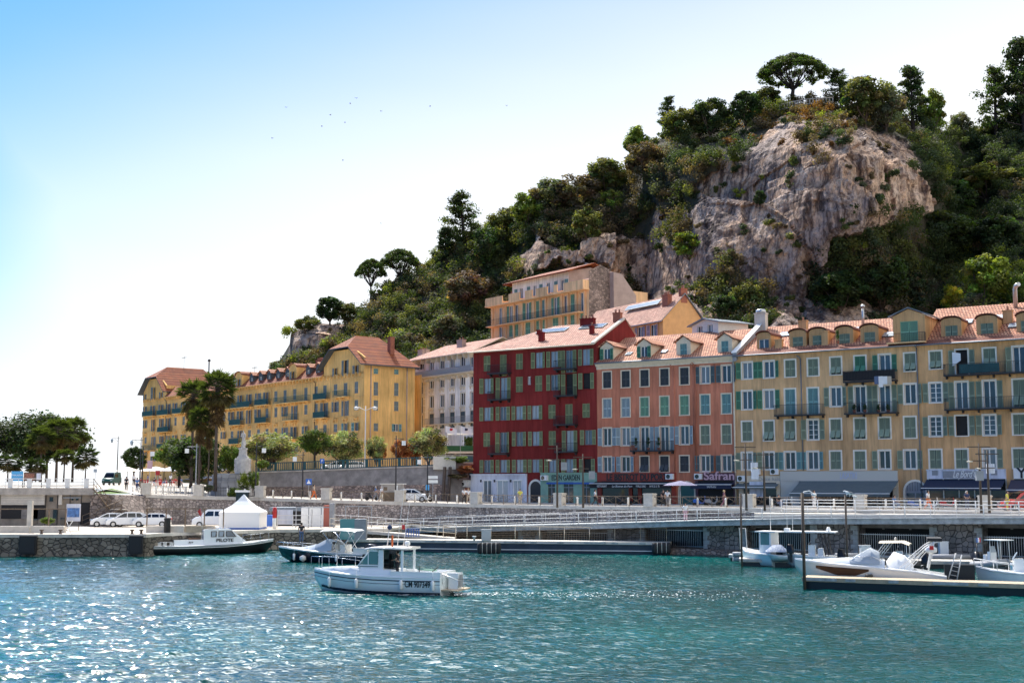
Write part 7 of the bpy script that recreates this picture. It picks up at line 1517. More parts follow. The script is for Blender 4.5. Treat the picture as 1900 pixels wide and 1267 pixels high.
def barrier(px0, px1, Y, label, m='pale_concrete'):
    a, c = PX(px0,Y,2.0), PX(px1,Y,2.0); b = MB(); L_ = c.x-a.x; b.prism([(0,0),(L_,0),(L_,.55),(L_-.08,.62),(.08,.62),(0,.55)], -.28, .28); tag(b.build('low_barrier', MT[m], None, a), label, 'barrier')
barrier(-40, 56, 118.2, 'long low concrete barrier at the left gate'); barrier(57, 120, 118.4, 'low concrete planter barrier under the second gate frame'); barrier(272, 306, 119, 'short concrete barrier left of the black bollard'); barrier(315, 342, 119.2, 'short concrete barrier right of the black bollard'); barrier(345, 398, 119.4, 'tan barrier in front of the white van','wood_pale')
b = MB(); b.lathe([(.32,0),(.30,1.2),(.34,1.25),(.30,1.4)], 12); tag(b.build('mooring_bollard', MT['rubber'], None, PX(310,118.3,2)), 'black cylindrical bollard at the edge of the lower quay', 'bollard')
for px in (77, 112, 245, 262, 345): b = MB(); b.lathe([(.16,0),(.11,.12),(.11,.28),(.22,.34),(.20,.42)], 8); tag(b.build('mooring_bollard', MT['rust_metal'], None, PX(px,115.4 if px < 300 else 120,2.0)), 'small rusty mooring bollard on the quay edge', 'bollard', 'rusty mooring bollards on the quay edge')
p = PX(135,124,2); t = thing('notice_board', 'blue and white notice board on legs in front of the harbour building', 'sign', p); b = MB(); b.box(-.7,.7,-.04,.04,.9,2.6); bo_ = b.build('board', MT['shop_white'], t); b = MB(); b.box(-.6,.6,-.06,-.041,1.3,2.2); b.build('picture', mat('board_picture', (.10,.22,.5), .7, var=.8, vscale=3), bo_)
for x in (-.6,.55): b = MB(); b.box(x,x+.05,-.03,.03,0,.9); b.build('leg', MT['dark_metal'], t)
t = thing('info_stand', 'small folding stand with white legs on the quay', 'stand', PX(127,118,2)); b = MB()
for s in (-1,1): b.tube([(-.3*s,-.2,0),(.3*s,.2,1.1)], .03, 4)
b.tube([(-.3,.2,1.1),(.3,.2,1.1)],.03,4); b.build('leg', MT['white_rail'], t)
t = thing('lifebuoy_post', 'red and white post with lifebuoy holder right of the tent', 'post', PX(509,128,2)); b = MB(); b.lathe([(.2,0),(.2,1.1)],8); b.build('base', MT['white_paint'], t); b = MB(); b.lathe([(.2,1.1),(.22,1.9),(.16,2.2)],8); b.build('case', MT['red_paint'], t)
t = thing('recycling_bin', 'blue bin in the shade beside the tent', 'bin', PX(502,133,2)); b = MB(); b.box(-.45,.45,-.4,.4,.08,1.2); b.build('body', MT['blue_paint'], t); b = MB(); b.box(-.5,.5,-.45,.45,1.2,1.3); b.build('lid', MT['blue_paint'], t)
t = thing('utility_cabinet', 'pair of white utility doors with red side panel on the lower quay', 'cabinet', PX(581,135,2)); b = MB(); b.box(-1.25,-.12,-.4,.6,0,2.1); b.build('door', MT['white_paint'], t); b = MB(); b.box(-.05,1.15,-.4,.6,0,2.1); b.build('door', MT['white_paint'], t); b = MB(); b.box(1.15,1.75,-.35,.6,0,2.3); b.build('side_panel', mat('brick_red_panel', (.42,.13,.09), .8), t); b = MB(); b.box(1.75,2.3,-.3,.6,0,2.5); b.build('post', MT['grey_paint'], t)
t = thing('service_hut', 'low dark hut with a grey roof behind the white fence right of the tent', 'hut', PX(532,138,2)); b = MB(); b.box(-1.6,1.9,-.5,2,0,1.6); b.build('wall', MT['dark_interior'], t); b = MB(); b.box(-1.8,2.1,-.7,2.2,1.6,2.0); b.build('roof', MT['zinc'], t)
t = thing('white_board_fence', 'white panelled fence with rails right of the lifebuoy post', 'fence', PX(514,129.5,2)); b = MB(); b.box(0,1.6,0,.05,.4,1.9); b.build('panel', MT['shop_white'], t); b = MB()
for z in (.4,.85,1.3): b.box(.0,4.6,-.05,-.001,z,z+.07)
for x in (0,1.6,3.1,4.55): b.box(x,x+.06,-.06,.0,0,1.4)
b.build('rail', MT['white_rail'], t)
t = thing('glass_shelter', 'small glass and grey steel shelter box on the pontoon bridge', 'shelter', PX(655,121.5,1.25)); b = MB(); b.box(-1.2,.2,-.6,.6,0,1.95); b.build('pane', mat('teal_glass', (.12,.30,.30), .1, spec=.8), t); b = MB(); b.box(.2,1.3,-.6,.6,0,1.95); b.build('panel', MT['grey_paint'], t)
t = thing('hand_carts', 'blue and red folded carts by the ramp railing', 'carts', PX(770,124,1.2)); b = MB()
for k in range(6): b.box(-.9+.25*k,-.86+.25*k,-.3,.3,.2,1.0)
b.box(-.9,.4,-.3,-.27,.9,.95); b.build('frame', MT['blue_paint'], t); b = MB(); b.box(-1.3,-1.0,-.05,.05,.9,1.35); b.build('flag', MT['red_paint'], t)
# ================================================================ pontoons
def pontoon(a, c, wid, ztop, label, deckm='wood_pale', side='teal_metal', planks=True, fd=None):
    a, c = Vector(a), Vector(c); d = c-a; th = math.atan2(d.y, d.x); L_ = d.xy.length; t = thing('pontoon', label, 'pontoon', (a.x, a.y, 0), th)
    b = MB(); b.box(0,L_,0,wid,ztop-.26,ztop); b.build('deck', MT[deckm], t); b = MB(); b.box(.15,L_-.1,.12,wid-.1,-.4,ztop-.261); b.build('float', MT[side], t)
    for k in range(int(L_/2.6)): b = MB(); b.box(.15+k*2.6,.75+k*2.6 if k % 3 else 2.2+k*2.6,-.05,-.001,ztop-.2,ztop-.02); b.build('edge_plate', MT['deck_concrete'], t)
    return t, L_
m_('pontoon_side', (.035,.05,.075), .5, var=.4, vscale=1)
t, L_ = pontoon(PZ(645,1022,0), PZ(1243,1029,0), 2.6, 1.15, 'long dark floating pontoon with steel sides and rails in the middle of the photo', 'pale_concrete', 'pontoon_side'); b = MB(); b.box(.2,L_-.3,-.04,.115,.28,.36); b.box(.1,L_-.1,-.04,.10,.95,.99); b.build('waterline_strip', MT['white_rail'], t)
t2 = thing('pontoon_railing', 'long brown wire railing along the far side of the dark pontoon', 'railing'); a, c = PZ(820,1022,0)+Vector((0,2.45,1.15)), PZ(1243,1029,0)+Vector((0,2.45,1.15)); rail_run([a,c], (1.25,), .035, 2.3, .04, 'handrail', MT['trim_cream'], t2, 1.25); rail_run([a+Vector((0,.1,0)),c+Vector((0,.1,0))], (.18,.36,.54,.72,.9,1.06), .02, 2.3, .02, 'wire', MT['brown_metal'], t2, 1.2)
t3 = thing('access_ramp', 'narrow gangway with rails sloping from the quay onto the dark pontoon', 'gangway'); ra_ = [PX(612,129,2.0), PX(700,127.5,1.75), PX(845,124.5,1.2)]; rail_run(ra_, (.5,1.05), .03, 1.9, .03, 'handrail', MT['trim_cream'], t3, 1.05); rail_run([p+Vector((0,2.4,.3)) for p in ra_], (.5,1.05), .03, 1.9, .03, 'handrail', MT['white_rail'], t3, 1.05)
b = MB()
for i in range(2): b.quad(ra_[i], ra_[i+1], ra_[i+1]+Vector((0,2.4,0)), ra_[i]+Vector((0,2.4,0))); b.quad(ra_[i]-Vector((0,.05,.3)), ra_[i+1]-Vector((0,.05,.3)), ra_[i+1]-Vector((0,.05,0)), ra_[i]-Vector((0,.05,0)))
b.build('deck', MT['pale_concrete'], t3)
for px, n, lab in ((905,5,'bundle of black tyre fenders hanging at the middle of the dark pontoon'),(1228,4,'bundle of black tyre fenders at the right end of the dark pontoon')):
    t = thing('fender_bundle', lab, 'fenders', PZ(px-14,1029,0)+Vector((0,-.45,0))); b = MB()
    for k in range(n): b.lathe([(.14,.1),(.26,.3),(.28,.9),(.2,1.15)], 8, (k*.42,0,0)); 
    b.build('fender', MT['rubber'], t); b = MB()
    for k in range(n-1): b.tube([(k*.42+.21,-.25,.2),(k*.42+.21,-.22,1.2)], .03, 4)
    b.build('rope', MT['trim_white'], t)
t = thing('service_post', 'grey water and power post standing on the dark pontoon', 'post', PZ(903,1003,1.15)+Vector((0,.6,0))); b = MB(); b.box(-.5,.4,-.25,.25,0,1.0); b.box(-.56,.46,-.3,.3,1.0,1.08); b.build('cabinet', MT['steel'], t)
b = MB(); b.lathe([(.10,0),(.08,.3),(.2,.38),(.2,.46)],8); tag(b.build('mooring_post', MT['white_rail'], None, PZ(880,1003,1.15)), 'white mooring post left of the grey service post', 'post')
pf, Lf = pontoon(PZ(1488,1092,0), PZ(1960,1109,0), 1.9, .74, 'nearest wooden pontoon with pale edge in front of the white motorboat', 'wood_pale', 'hull_black'); pb, Lb = pontoon(PZ(1372,1050,0), PX(1960,97,0), 2.2, .6, 'second pontoon further back behind the moored boats', 'pale_concrete', 'hull_black'); 
pc, Lc = pontoon(PX(1352,108,0), PX(1990,102.5,0), 1.6, .55, 'rear pontoon against the stone piers', 'deck_concrete', 'hull_black')
for px, yt, Y, zb_2, lab, arm in ((1493.5,914,79.6,-.5,'thick dark pile at the corner of the nearest pontoon',1),(1377,915,100.5,-.5,'dark pile at the left end of the second pontoon',0),(1573,918,96,-.5,'dark pile with a small curved lamp behind the white motorboat',1)):
    p = PX(px,Y,zb_2); h = P(px,yt,Y).z-zb_2; t = thing('mooring_pile', lab, 'pile', p); b = MB(); b.tube([(0,0,0),(0,0,h)], .10 if px < 1500 and px > 1480 else .08, 9); b.build('pile', MT['rust_metal'], t)
    if arm: b = MB(); b.tube([(0,0,h-.2),(.1,0,h+.05),(.45,0,h+.12),(.7,0,h-.05)], .04, 5); b.lathe([(.05,.0),(.2,-.05),(.14,-.14)], 8, (.75,0,h-.05)); b.build('lamp', MT['white_paint'], t)
p = P(1577,914,96); t = thing('seagull', 'white seagull with grey wings perched on the curved lamp', 'bird', (p.x,p.y,p.z-.32), -.3); V = [(0,0,.22),(-.16,0,.26),(-.26,0,.33),(-.33,0,.34),(-.40,0,.33),(.18,0,.20),(.34,0,.16),(-.02,.03,.1),(-.02,.03,0),(-.02,-.03,.1),(-.02,-.03,0)]; link('body', skin_mesh('body', V, [(0,1),(1,2),(2,3),(3,4),(0,5),(5,6),(0,7),(7,8),(0,9),(9,10)], [.09,.08,.055,.05,.015,.06,.025,.012,.01,.012,.01], MT['white_paint'], 1, 1.3), t); b = MB(); b.prism([(-.15,.42),(.25,.33),(.5,.22),(.1,.24)], -.14, -.11); b.build('wing', MT['cl_grey'], t)
# ================================================================ boats
def hull_secs(st):
    return [[(x, bd, zd), (x, (bd+bc)/2+.05*bd, (zd+zc)/2), (x, bc, zc), (x, 0, zk), (x, -bc, zc), (x, -(bd+bc)/2-.05*bd, (zd+zc)/2), (x, -bd, zd)] for x, bd, zd, bc, zc, zk in st]
def hull(t, st, mh, md, dd=.0, name='hull', coam=.12):
    se = hull_secs(st); b = MB(); b.loft(se, sm=True); b.quad(*se[0][::-1]); b.build(name, MT[mh], t); d = MB()
    for i in range(len(st)-1):
        (x0,b0,z0,*_), (x1,b1,z1,*_) = st[i], st[i+1]; f = .86
        d.quad((x0,b0*f,z0+.03),(x1,b1*f,z1+.03),(x1,-b1*f,z1+.03),(x0,-b0*f,z0+.03))
        for s in (1,-1): d.quad((x0,s*b0*f,z0+.03),(x1,s*b1*f,z1+.03),(x1,s*(b1+.03),z1-.05),(x0,s*(b0+.03),z0-.05)); d.quad((x0,s*(b0+.03),z0-.05),(x1,s*(b1+.03),z1-.05),(x1,s*b1*.99,z1-.13),(x0,s*b0*.99,z0-.13))
    d.build('deck', MT[md], t)
def rope_rail(t, pts, h, m='chrome', r=.018, posts=True, name='bow_rail', mid=False):
    b = MB(); P2 = [Vector(p) for p in pts]; b.tube([p+Vector((0,0,h)) for p in P2], r, 5)
    if mid: b.tube([p+Vector((0,0,h*.5)) for p in P2], r*.7, 4)
    if posts:
        for p in P2: b.tube([p, p+Vector((0,0,h))], r, 4)
    return b.build(name, MT[m], t)
def fender(t, x, y, z, m='white_paint', r=.11): b = MB(); b.lathe([(.03,.3),(r,.22),(r,-.22),(.03,-.3)], 8, (x,y,z)); b.tube([(x,y,z+.3),(x,y*.98,z+.75)], .012, 4); b.build('fender', MT[m], t)
# --- white fishing cruiser
c0 = PZ(816,1106,0); hd = R(161); fx, fyv = Vector((math.cos(hd),math.sin(hd),0)), Vector((-math.sin(hd),math.cos(hd),0)); o_ = c0-fyv*1.3
t = thing('fishing_boat', 'white cabin fishing boat moving left across the middle of the water', 'boat', (o_.x,o_.y,-.02), hd); t.scale = (1.09,1,1.02); m_('screen_grey', (.42,.46,.50), .15, spec=.8); m_('hull_ice', (.76,.83,.84), .25, coat=.3)
st_ = [(0,1.3,1.10,1.22,.12,-.35),(2,1.36,1.08,1.28,.10,-.45),(4,1.36,1.10,1.2,.12,-.5),(5.6,1.2,1.16,.95,.16,-.48),(6.8,.82,1.24,.55,.22,-.38),(7.7,.36,1.32,.2,.35,-.1),(8.25,.06,1.38,.03,1.0,.8)]
hull(t, st_, 'hull_ice', 'gelcoat')
for s in (1,-1):
    b = MB(); 
    for i in range(len(st_)-1):
        (x0,b0,z0,*_), (x1,b1,z1,*_) = st_[i], st_[i+1]
        for dz, th_, off in ((-.26,.06,.04),(-.44,.025,.035)): b.quad((x0,s*(b0+off),z0+dz),(x1,s*(b1+off),z1+dz),(x1,s*(b1+off),z1+dz+th_),(x0,s*(b0+off),z0+dz+th_))
    b.build('rub_strip', MT['hull_navy'], t)
for s in (1,-1):
    b = MB()
    for i in range(len(st_)-2):
        (x0,_,_,b0,z0,_), (x1,_,_,b1,z1,_) = st_[i], st_[i+1]; b.quad((x0,s*(b0+.03),z0-.06),(x1,s*(b1+.03),z1-.06),(x1,s*(b1+.07),z1+.09),(x0,s*(b0+.07),z0+.09))
    b.build('boot_stripe', MT['hull_navy'], t)
# raised bulwark and foredeck
b = MB(); b.loft([[(x, w1, 1.12),(x, w1*.93, z1),(x, -w1*.93, z1),(x, -w1, 1.12)] for x, w1, z1 in ((3.0,1.2,1.42),(4.5,1.15,1.5),(5.6,.98,1.55),(6.8,.62,1.5),(7.7,.25,1.45))]); b.quad((3.0,1.2,1.12),(3.0,1.12,1.42),(3.0,-1.12,1.42),(3.0,-1.2,1.12)); b.build('foredeck', MT['gelcoat'], t)
b = MB(); 
for s in (1,-1): b.box(.0,3.0,s*1.15-.08,s*1.15+.08,1.1,1.38)
b.box(.0,.14,-1.07,1.07,1.1,1.38); b.build('cockpit_coaming', MT['gelcoat'], t)
cab = [(2.85,1.42),(2.85,2.62),(4.35,2.62),(5.15,1.55)]  # side profile of the wheelhouse
b = MB(); 
for s in (1,-1):
    y = s*.92; b.quad((3.0,y,1.42),(4.0,y,1.42),(4.0,y,2.6),(3.95,y,2.6),(3.0,y,2.6)) if 0 else None
    b.box(3.55,3.85,y-.03,y+.03,1.4,2.6); b.box(3.85,5.0,y-.03,y+.03,1.4,1.72); b.prism([(3.9,2.5),(4.35,2.5),(4.38,2.6),(3.9,2.6)], y-.03, y+.03); b.box(2.35,2.47,y-.04,y+.04,1.3,2.6); b.box(4.45,4.5,y-.02,y+.02,1.7,2.5)
    b.tube([(5.05,y,1.7),(4.38,y,2.58)], .045, 5)
b.box(4.98,5.1,-.92,.92,1.45,1.74); b.tube([(5.06,0,1.7),(4.4,0,2.58)], .04, 5); b.build('wheelhouse', MT['gelcoat'], t)
b = MB()
for s in (1,-1): y = s*.93; b.quad((3.88,y,1.74),(5.0,y,1.74),(4.37,y,2.5),(3.88,y,2.5))
b.quad((5.04,-.88,1.76),(5.04,.88,1.76),(4.40,.86,2.54),(4.40,-.86,2.54)); b.build('windscreen', MT['boat_glass'], t)
b = MB(); b.box(3.52,3.56,-.9,.15,1.3,2.58); b.build('cabin_door', MT['black_window'], t); b = MB(); b.box(3.3,3.9,-.5,.0,1.3,2.0); b.box(3.3,3.4,-.5,0,2.0,2.3); b.build('helm_seat', MT['black_window'], t)
b = MB(); secs = []
for x, z, w_ in ((1.95,2.66,.75),(2.1,2.62,1.05),(3.2,2.66,1.12),(4.3,2.64,1.08),(4.75,2.55,.9)): secs.append([(x,w_,z),(x,w_*.9,z+.12),(x,-w_*.9,z+.12),(x,-w_,z),(x,0,z-.02)])
b.loft(secs, closed=True); b.quad(*secs[0]); b.quad(*secs[-1][::-1]); b.build('hardtop', MT['gelcoat_cream'], t)
b = MB(); b.tube([(3.6,.3,2.7),(3.45,.3,4.0)],.03,5); b.tube([(3.1,0,2.7),(2.7,0,6.3)],[.025,.01],4); b.tube([(2.9,-.4,2.7),(2.5,-.4,5.4)],[.02,.01],4); b.build('aerial', MT['white_rail'], t)
b = MB(); b.lathe([(.04,0),(.16,.12),(.17,.22),(.1,.34)],10,(2.35,.3,2.78)); b.build('radar_dome', MT['white_paint'], t); b = MB(); b.lathe([(.06,0),(.07,.7)],6,(3.2,.5,2.76)); b.build('orange_flare', MT['orange_paint'], t); b = MB(); b.lathe([(.02,0),(.14,.08),(.16,.2),(.02,.34)],6,(3.42,.35,3.75)); b.build('furled_flag', MT['cl_navy'], t)
b = MB()
for s in (1,): b.box(3.86,5.3,.96,.985,1.60,1.64)
b.build('blue_stripe', MT['teal_metal'], t)
for s in (1,-1): rope_rail(t, [(4.9,s*1.12,1.3),(6.1,s*.92,1.4),(7.1,s*.55,1.45),(7.9,s*.2,1.42),(8.5,0,1.42)], .66, r=.012)
for x in (.38,2.25,5.0,6.9): w_ = np.interp(x,[s[0] for s in st_],[s[1] for s in st_]); fender(t, x, w_+.12, .62)
text_obj('lettering', 'CM 907349', .5, 'hull_black', t, (1.30,1.405,.66), rot=(PI/2,0,PI), extr=.004, off=.01, width=1.5); text_obj('lettering', 'L\'AMIRAL', .13, 'grey_paint', t, (4.35,1.0,1.5), rot=(PI/2,0,PI), extr=.003) if 0 else None
b = MB(); b.box(-.95,0.0,-1.1,1.1,.30,.38); b.build('swim_platform', MT['wood_pale'], t); b = MB(); b.box(-.7,-.15,-.35,.35,.3,1.25); b.box(-.75,-.1,-.4,.4,1.0,1.3); b.build('outboard_engine', MT['gelcoat'], t); b = MB(); b.quad((-.78,-.3,.5),(-.78,.3,.5),(-.78,.25,1.2),(-.78,-.25,1.2)); b.build('engine_panel', MT['grey_paint'], t)
rope_rail(t, [(-.05,1.0,.7),(-.95,1.0,.35),(-1.0,.2,.35)], .6, posts=True, name='stern_rail'); b = MB(); b.tube([(-.3,.6,.35),(-1.15,.6,-.3)],.03,4); b.tube([(-.3,.9,.35),(-1.15,.9,-.3)],.03,4); b.build('ladder', MT['dark_metal'], t)
b = MB(); b.tube([(.6,.9,1.4),(.2,1.0,1.7)],.03,4); b.tube([(1.3,1.1,1.38),(1.3,1.1,1.75)],.025,4); b.build('rod_holder', MT['dark_metal'], t); b = MB(); b.tube([(.5,.5,1.45),(1.6,.6,1.5)],.06,5); b.build('green_tube', MT['sea_green'], t)
pp = thing('x','','',(0,0,0)); bpy.data.objects.remove(pp)
wv_ = lambda x, y, z: o_+fx*x+fyv*y+Vector((0,0,z-.02))
person(wv_(3.25,.2,.98), 'person in a dark top steering inside the open wheelhouse of the fishing boat', 'cl_black', 'cl_black', 'hold', hd+PI/2, s=.95)
# --- pilot boat
a, c = PZ(296,1026,0), PZ(521,1020,0); a = Vector((a.x,117.3,0)); c = Vector((c.x,121.5,0)); hd = math.atan2(c.y-a.y,c.x-a.x); LP = (c-a).length; t = thing('pilot_boat', 'black and white pilot boat moored against the stone quay in front of the tent', 'boat', (a.x,a.y,0), hd); k = LP/11.8
st_ = [(0,1.5,.85,1.35,.1,-.4),(3*k,1.65,.82,1.5,.1,-.5),(7*k,1.6,.9,1.4,.1,-.5),(9.5*k,1.2,1.05,.85,.2,-.4),(11*k,.6,1.2,.3,.5,-.1),(11.8*k,.08,1.3,.04,1.0,.9)]; hull(t, st_, 'hull_black', 'gelcoat')
b = MB()
for s in (-1,):
    for i in range(5): (x0,b0,z0,*_), (x1,b1,z1,*_) = st_[i], st_[i+1]; b.quad((x0,s*(b0+.04),z0-.22),(x1,s*(b1+.04),z1-.22),(x1,s*(b1+.04),z1-.16),(x0,s*(b0+.04),z0-.16))
b.build('white_stripe', MT['white_paint'], t); sd = -1
b = MB(); secs = [[(x,w_,.9),(x,w_*.92,z),(x,-w_*.92,z),(x,-w_,.9)] for x, w_, z in ((4.6,1.05,2.2),(4.75,1.05,2.32),(7.1,1.0,2.32),(8.4,.9,1.3),(8.8,.85,1.0))]; b.loft(secs, sm=False); b.quad(*secs[0]); b.build('wheelhouse', MT['gelcoat'], t)
b = MB(); b.loft([[(x,w_,.85),(x,w_*.9,1.35),(x,-w_*.9,1.35),(x,-w_,.85)] for x, w_ in ((1.9,1.0),(4.6,1.05))], sm=False); b.quad((1.9,1,.85),(1.9,.9,1.35),(1.9,-.9,1.35),(1.9,-1,.85)); b.build('trunk_cabin', MT['gelcoat'], t)
for x0, x1, x2, x3 in ((5.25,5.25,5.8,5.8),(5.95,5.95,6.5,6.5),(6.65,6.65,7.2,7.65)): b = MB(); b.quad((x0,-1.035,1.6),(x3,-1.03,1.6),(x2,-.985,2.15),(x1,-.985,2.15)); b.build('cabin_window', MT['black_window'], t); b = MB(); m2 = (x0+x3)/2; b.quad((x0+.08,-1.045,1.66),(x3-.15,-1.045,1.66),(x2-.08,-1.0,2.08),(x1+.08,-1.0,2.08)); b.build('cabin_pane', MT['glass_pale'], t)
text_obj('lettering', 'PILOTE', .42, 'hull_black', t, (6.55,-1.075,1.28), extr=.004, off=.012, width=1.6); text_obj('lettering', 'P18', .26, 'hull_black', t, (3.4,-1.06,1.1), extr=.004, off=.01, shear=.2)
for x in (.4,.9,1.5): b = MB(); b.box(x,x+.35,-.9,-.4,.86,1.15); b.build('deck_box', MT['steel'], t)
b = MB(); b.box(3.3,4.4,-.3,.3,1.36,1.5); b.build('wooden_hatch', MT['teak'], t); rope_rail(t, [(8.2,-1.2,1.0),(9.0,-1.1,1.05),(9.9,-.9,1.1),(10.8,-.5,1.2)], .75, mid=True); rope_rail(t, [(.1,-1.3,.86),(1.6,-1.4,.86)], .35); rope_rail(t, [(5.0,-.5,2.3),(7.0,-.5,2.3)], .15, name='roof_rail')
b = MB(); b.box(5.8,6.1,-.1,.1,2.32,2.5); b.tube([(6.4,0,2.3),(6.4,0,3.3)],.03,4); b.tube([(6.9,.3,2.3),(6.9,.3,2.9)],.03,4); b.build('mast', MT['white_rail'], t)
b = MB(); b.tube([(4.5,-.6,2.2),(4.3,-.6,4.3)], .025, 4); b.build('flag_staff', MT['steel'], t); b = MB(); b.quad((4.3,-.6,4.3),(4.0,-.6,4.0),(4.3,-.6,3.5),(4.45,-.6,3.7)); b.build('flag', MT['red_paint'], t)
# --- navy speedboat with white bimini
a = PZ(690,1041,0); a = Vector((a.x,105.2,0)); c = Vector((PZ(524,1038,0).x,108.2,0)); hd = math.atan2(c.y-a.y,c.x-a.x); LP = (c-a).length; k = LP/7.9; t = thing('speedboat', 'navy speedboat with white bimini canopy just behind the fishing boat', 'boat', (a.x,a.y,0), hd)
st_ = [(0,1.2,.75,1.1,.1,-.3),(2.5*k,1.3,.85,1.15,.1,-.4),(5*k,1.15,1.05,.8,.2,-.35),(6.6*k,.7,1.18,.35,.45,-.15),(7.6*k,.2,1.25,.08,.85,.4),(7.9*k,.05,1.27,.02,1.1,.9)]; hull(t, st_, 'hull_navy', 'gelcoat')
b = MB(); b.loft([[(x,w_,z0),(x,w_*.85,z),(x,-w_*.85,z),(x,-w_,z0)] for x, w_, z0, z in ((3.4,1.0,.95,1.5),(4.6,.9,1.0,1.5),(5.8,.55,1.1,1.3),(6.6,.2,1.15,1.2))]); b.build('cuddy', MT['gelcoat'], t)
b = MB(); b.loft([[(x,1.0,1.0),(x,.8,z),(x,-.8,z),(x,-1.0,1.0)] for x, z in ((3.0,1.75),(3.6,1.95),(4.6,1.45))]); b.build('windscreen', MT['screen_grey'], t)
b = MB(); b.loft([[(x,1.05,z),(x,.7,z+.12),(x,-.7,z+.12),(x,-1.05,z)] for x, z in ((.8,2.55),(1.0,2.65),(2.4,2.72),(3.8,2.66),(4.1,2.55))]); b.build('bimini', MT['canvas_white'], t); b = MB()
for s in (1,-1):
    for p, q in (((2.3,.95),(3.9,2.58)),((2.3,.95),(.95,2.58)),((1.5,.95),(2.6,2.68)),((2.9,1.0),(2.1,2.68))): b.tube([(p[0],s*1.0,p[1]),(q[0],s*1.0,q[1])], .025, 4)
b.build('canopy_frame', MT['chrome'], t)
b = MB(); b.loft([[(x,.4,.8),(x,.42,z),(x,-.42,z),(x,-.4,.8)] for x, z in ((-.7,1.2),(-.5,1.55),(0,1.6),(.3,1.2))]); b.build('outboard_engine', MT['hull_navy'], t); b = MB(); b.box(-.3,1.0,-.9,.9,.8,1.25); b.box(1.9,2.4,-.6,.6,.9,1.5); b.build('seat', MT['gelcoat_cream'], t)
for s in (1,-1): rope_rail(t, [(4.8*k,s*1.12,1.08),(6.2*k,s*.8,1.18),(7.3*k,s*.35,1.25),(8.1*k,0,1.28)], .35)
for x, w_ in ((6.0*k,.95),(2.1*k,1.36)): fender(t, x, w_+.05, .45)
b = MB(); b.lathe([(.02,-.3),(.28,-.1),(.28,.15),(.02,.3)],10,(5.1*k,1.2,.35)); b.build('round_fender', MT['gelcoat_cream'], t)
person(Vector((a.x,a.y,0)).lerp(Vector((c.x,c.y,0)), .88)+Vector((.3,4.2,1.35)), 'person in a black shirt and jeans standing on the quay edge above the speedboat bow', 'cl_black', 'cl_denim', 'stand', PI, s=1.06)
# --- big white motor yacht behind the nearest pontoon
def at2(px, Y, z=0): return PX(px, Y, z)
a = at2(1768,80.2); c = at2(1476,83.0); hd = math.atan2(c.y-a.y,c.x-a.x); LP = (c-a).xy.length; k = LP/10.0; t = thing('motor_yacht', 'large white sports cruiser with brown side window moored behind the nearest pontoon', 'boat', (a.x,a.y,0), hd)
st_ = [(.4,1.5,.85,1.4,.1,-.4),(2.5*k,1.65,1.15,1.5,.1,-.5),(5*k,1.6,1.35,1.35,.15,-.5),(7.5*k,1.2,1.52,.8,.25,-.4),(9.2*k,.5,1.66,.22,.7,.0),(10*k,.06,1.74,.03,1.4,1.2)]; hull(t, st_, 'gelcoat_cream', 'gelcoat')
b = MB(); zz_ = lambda x: np.interp(x,[s[0] for s in st_],[s[2] for s in st_]); ww_ = lambda x: np.interp(x,[s[0] for s in st_],[s[1] for s in st_])

def hy_(x, z):
    g = [np.interp(x,[s[0] for s in st_],[s[i] for s in st_]) for i in range(1,6)]; zm = (g[1]+g[3])/2; ym = (g[0]+g[2])/2+.05*g[0]
    return ym+(g[0]-ym)*np.clip((z-zm)/(g[1]-zm),0,1)+.03
for i in range(12):
    xa_, xb_ = 5.2+3.4*i/12, 5.2+3.4*(i+1)/12; e_ = lambda x: (.78+.0*x+max(0,.30-(x-5.2)*.35)+max(0,(x-7.2)*.28), 1.20+(x-5.2)*.045-max(0,.0))
    (l0,h0),(l1,h1) = e_(xa_), e_(xb_); b.quad((xa_*k,hy_(xa_*k,l0),l0),(xb_*k,hy_(xb_*k,l1),l1),(xb_*k,hy_(xb_*k,h1),h1),(xa_*k,hy_(xa_*k,h0),h0)); b.build('side_window', MT['teak'], t)
b = MB(); b.loft([[(x*k,w_,z0),(x*k,w_*.8,z),(x*k,-w_*.8,z),(x*k,-w_,z0)] for x, w_, z0, z in ((4.2,1.25,1.3,1.75),(5.5,1.15,1.4,1.9),(7,.85,1.5,1.8),(8.8,.35,1.6,1.7))]); b.build('foredeck', MT['gelcoat'], t)
b = MB(); b.loft([[(x*k,1.2,1.5),(x*k,.9,z),(x*k,-.9,z),(x*k,-1.2,1.5)] for x, z in ((4.5,2.2),(5.1,2.5),(6.4,1.75))]); b.build('windscreen', MT['screen_grey'], t); rope_rail(t, [(4.4*k,1.2,1.5),(5.1*k,1.1,1.8),(6.4*k,1.0,1.62)], .25, name='screen_rail')
b = MB(); b.loft([[(x*k,.9,1.2),(x*k,.5,z),(x*k,-.5,z),(x*k,-.9,1.2)] for x, z in ((2.4,1.5),(2.9,2.0),(3.6,2.25),(4.1,1.6))]); b.build('seat_cover', MT['canvas_white'], t)
b = MB()
for s in (1,-1):
    for i in range(3): b.tube([(3.3*k-.35*i,s*1.2,1.3),(1.6*k-.25*i,s*1.2,2.7+.1*i),(1.0*k-.2*i,s*1.15,3.05)], .03, 5)
    b.tube([(1.5*k,s*1.2,1.2),(1.1*k,s*1.2,3.0)], .05, 5); b.tube([(2.6*k,s*1.2,1.3),(2.2*k,s*1.2,2.3)], .03, 4)
b.build('radar_arch', MT['white_rail'], t); b = MB(); b.box(.6*k,1.5*k,-1.2,1.2,3.0,3.2); b.build('arch_canvas', MT['rubber'], t)
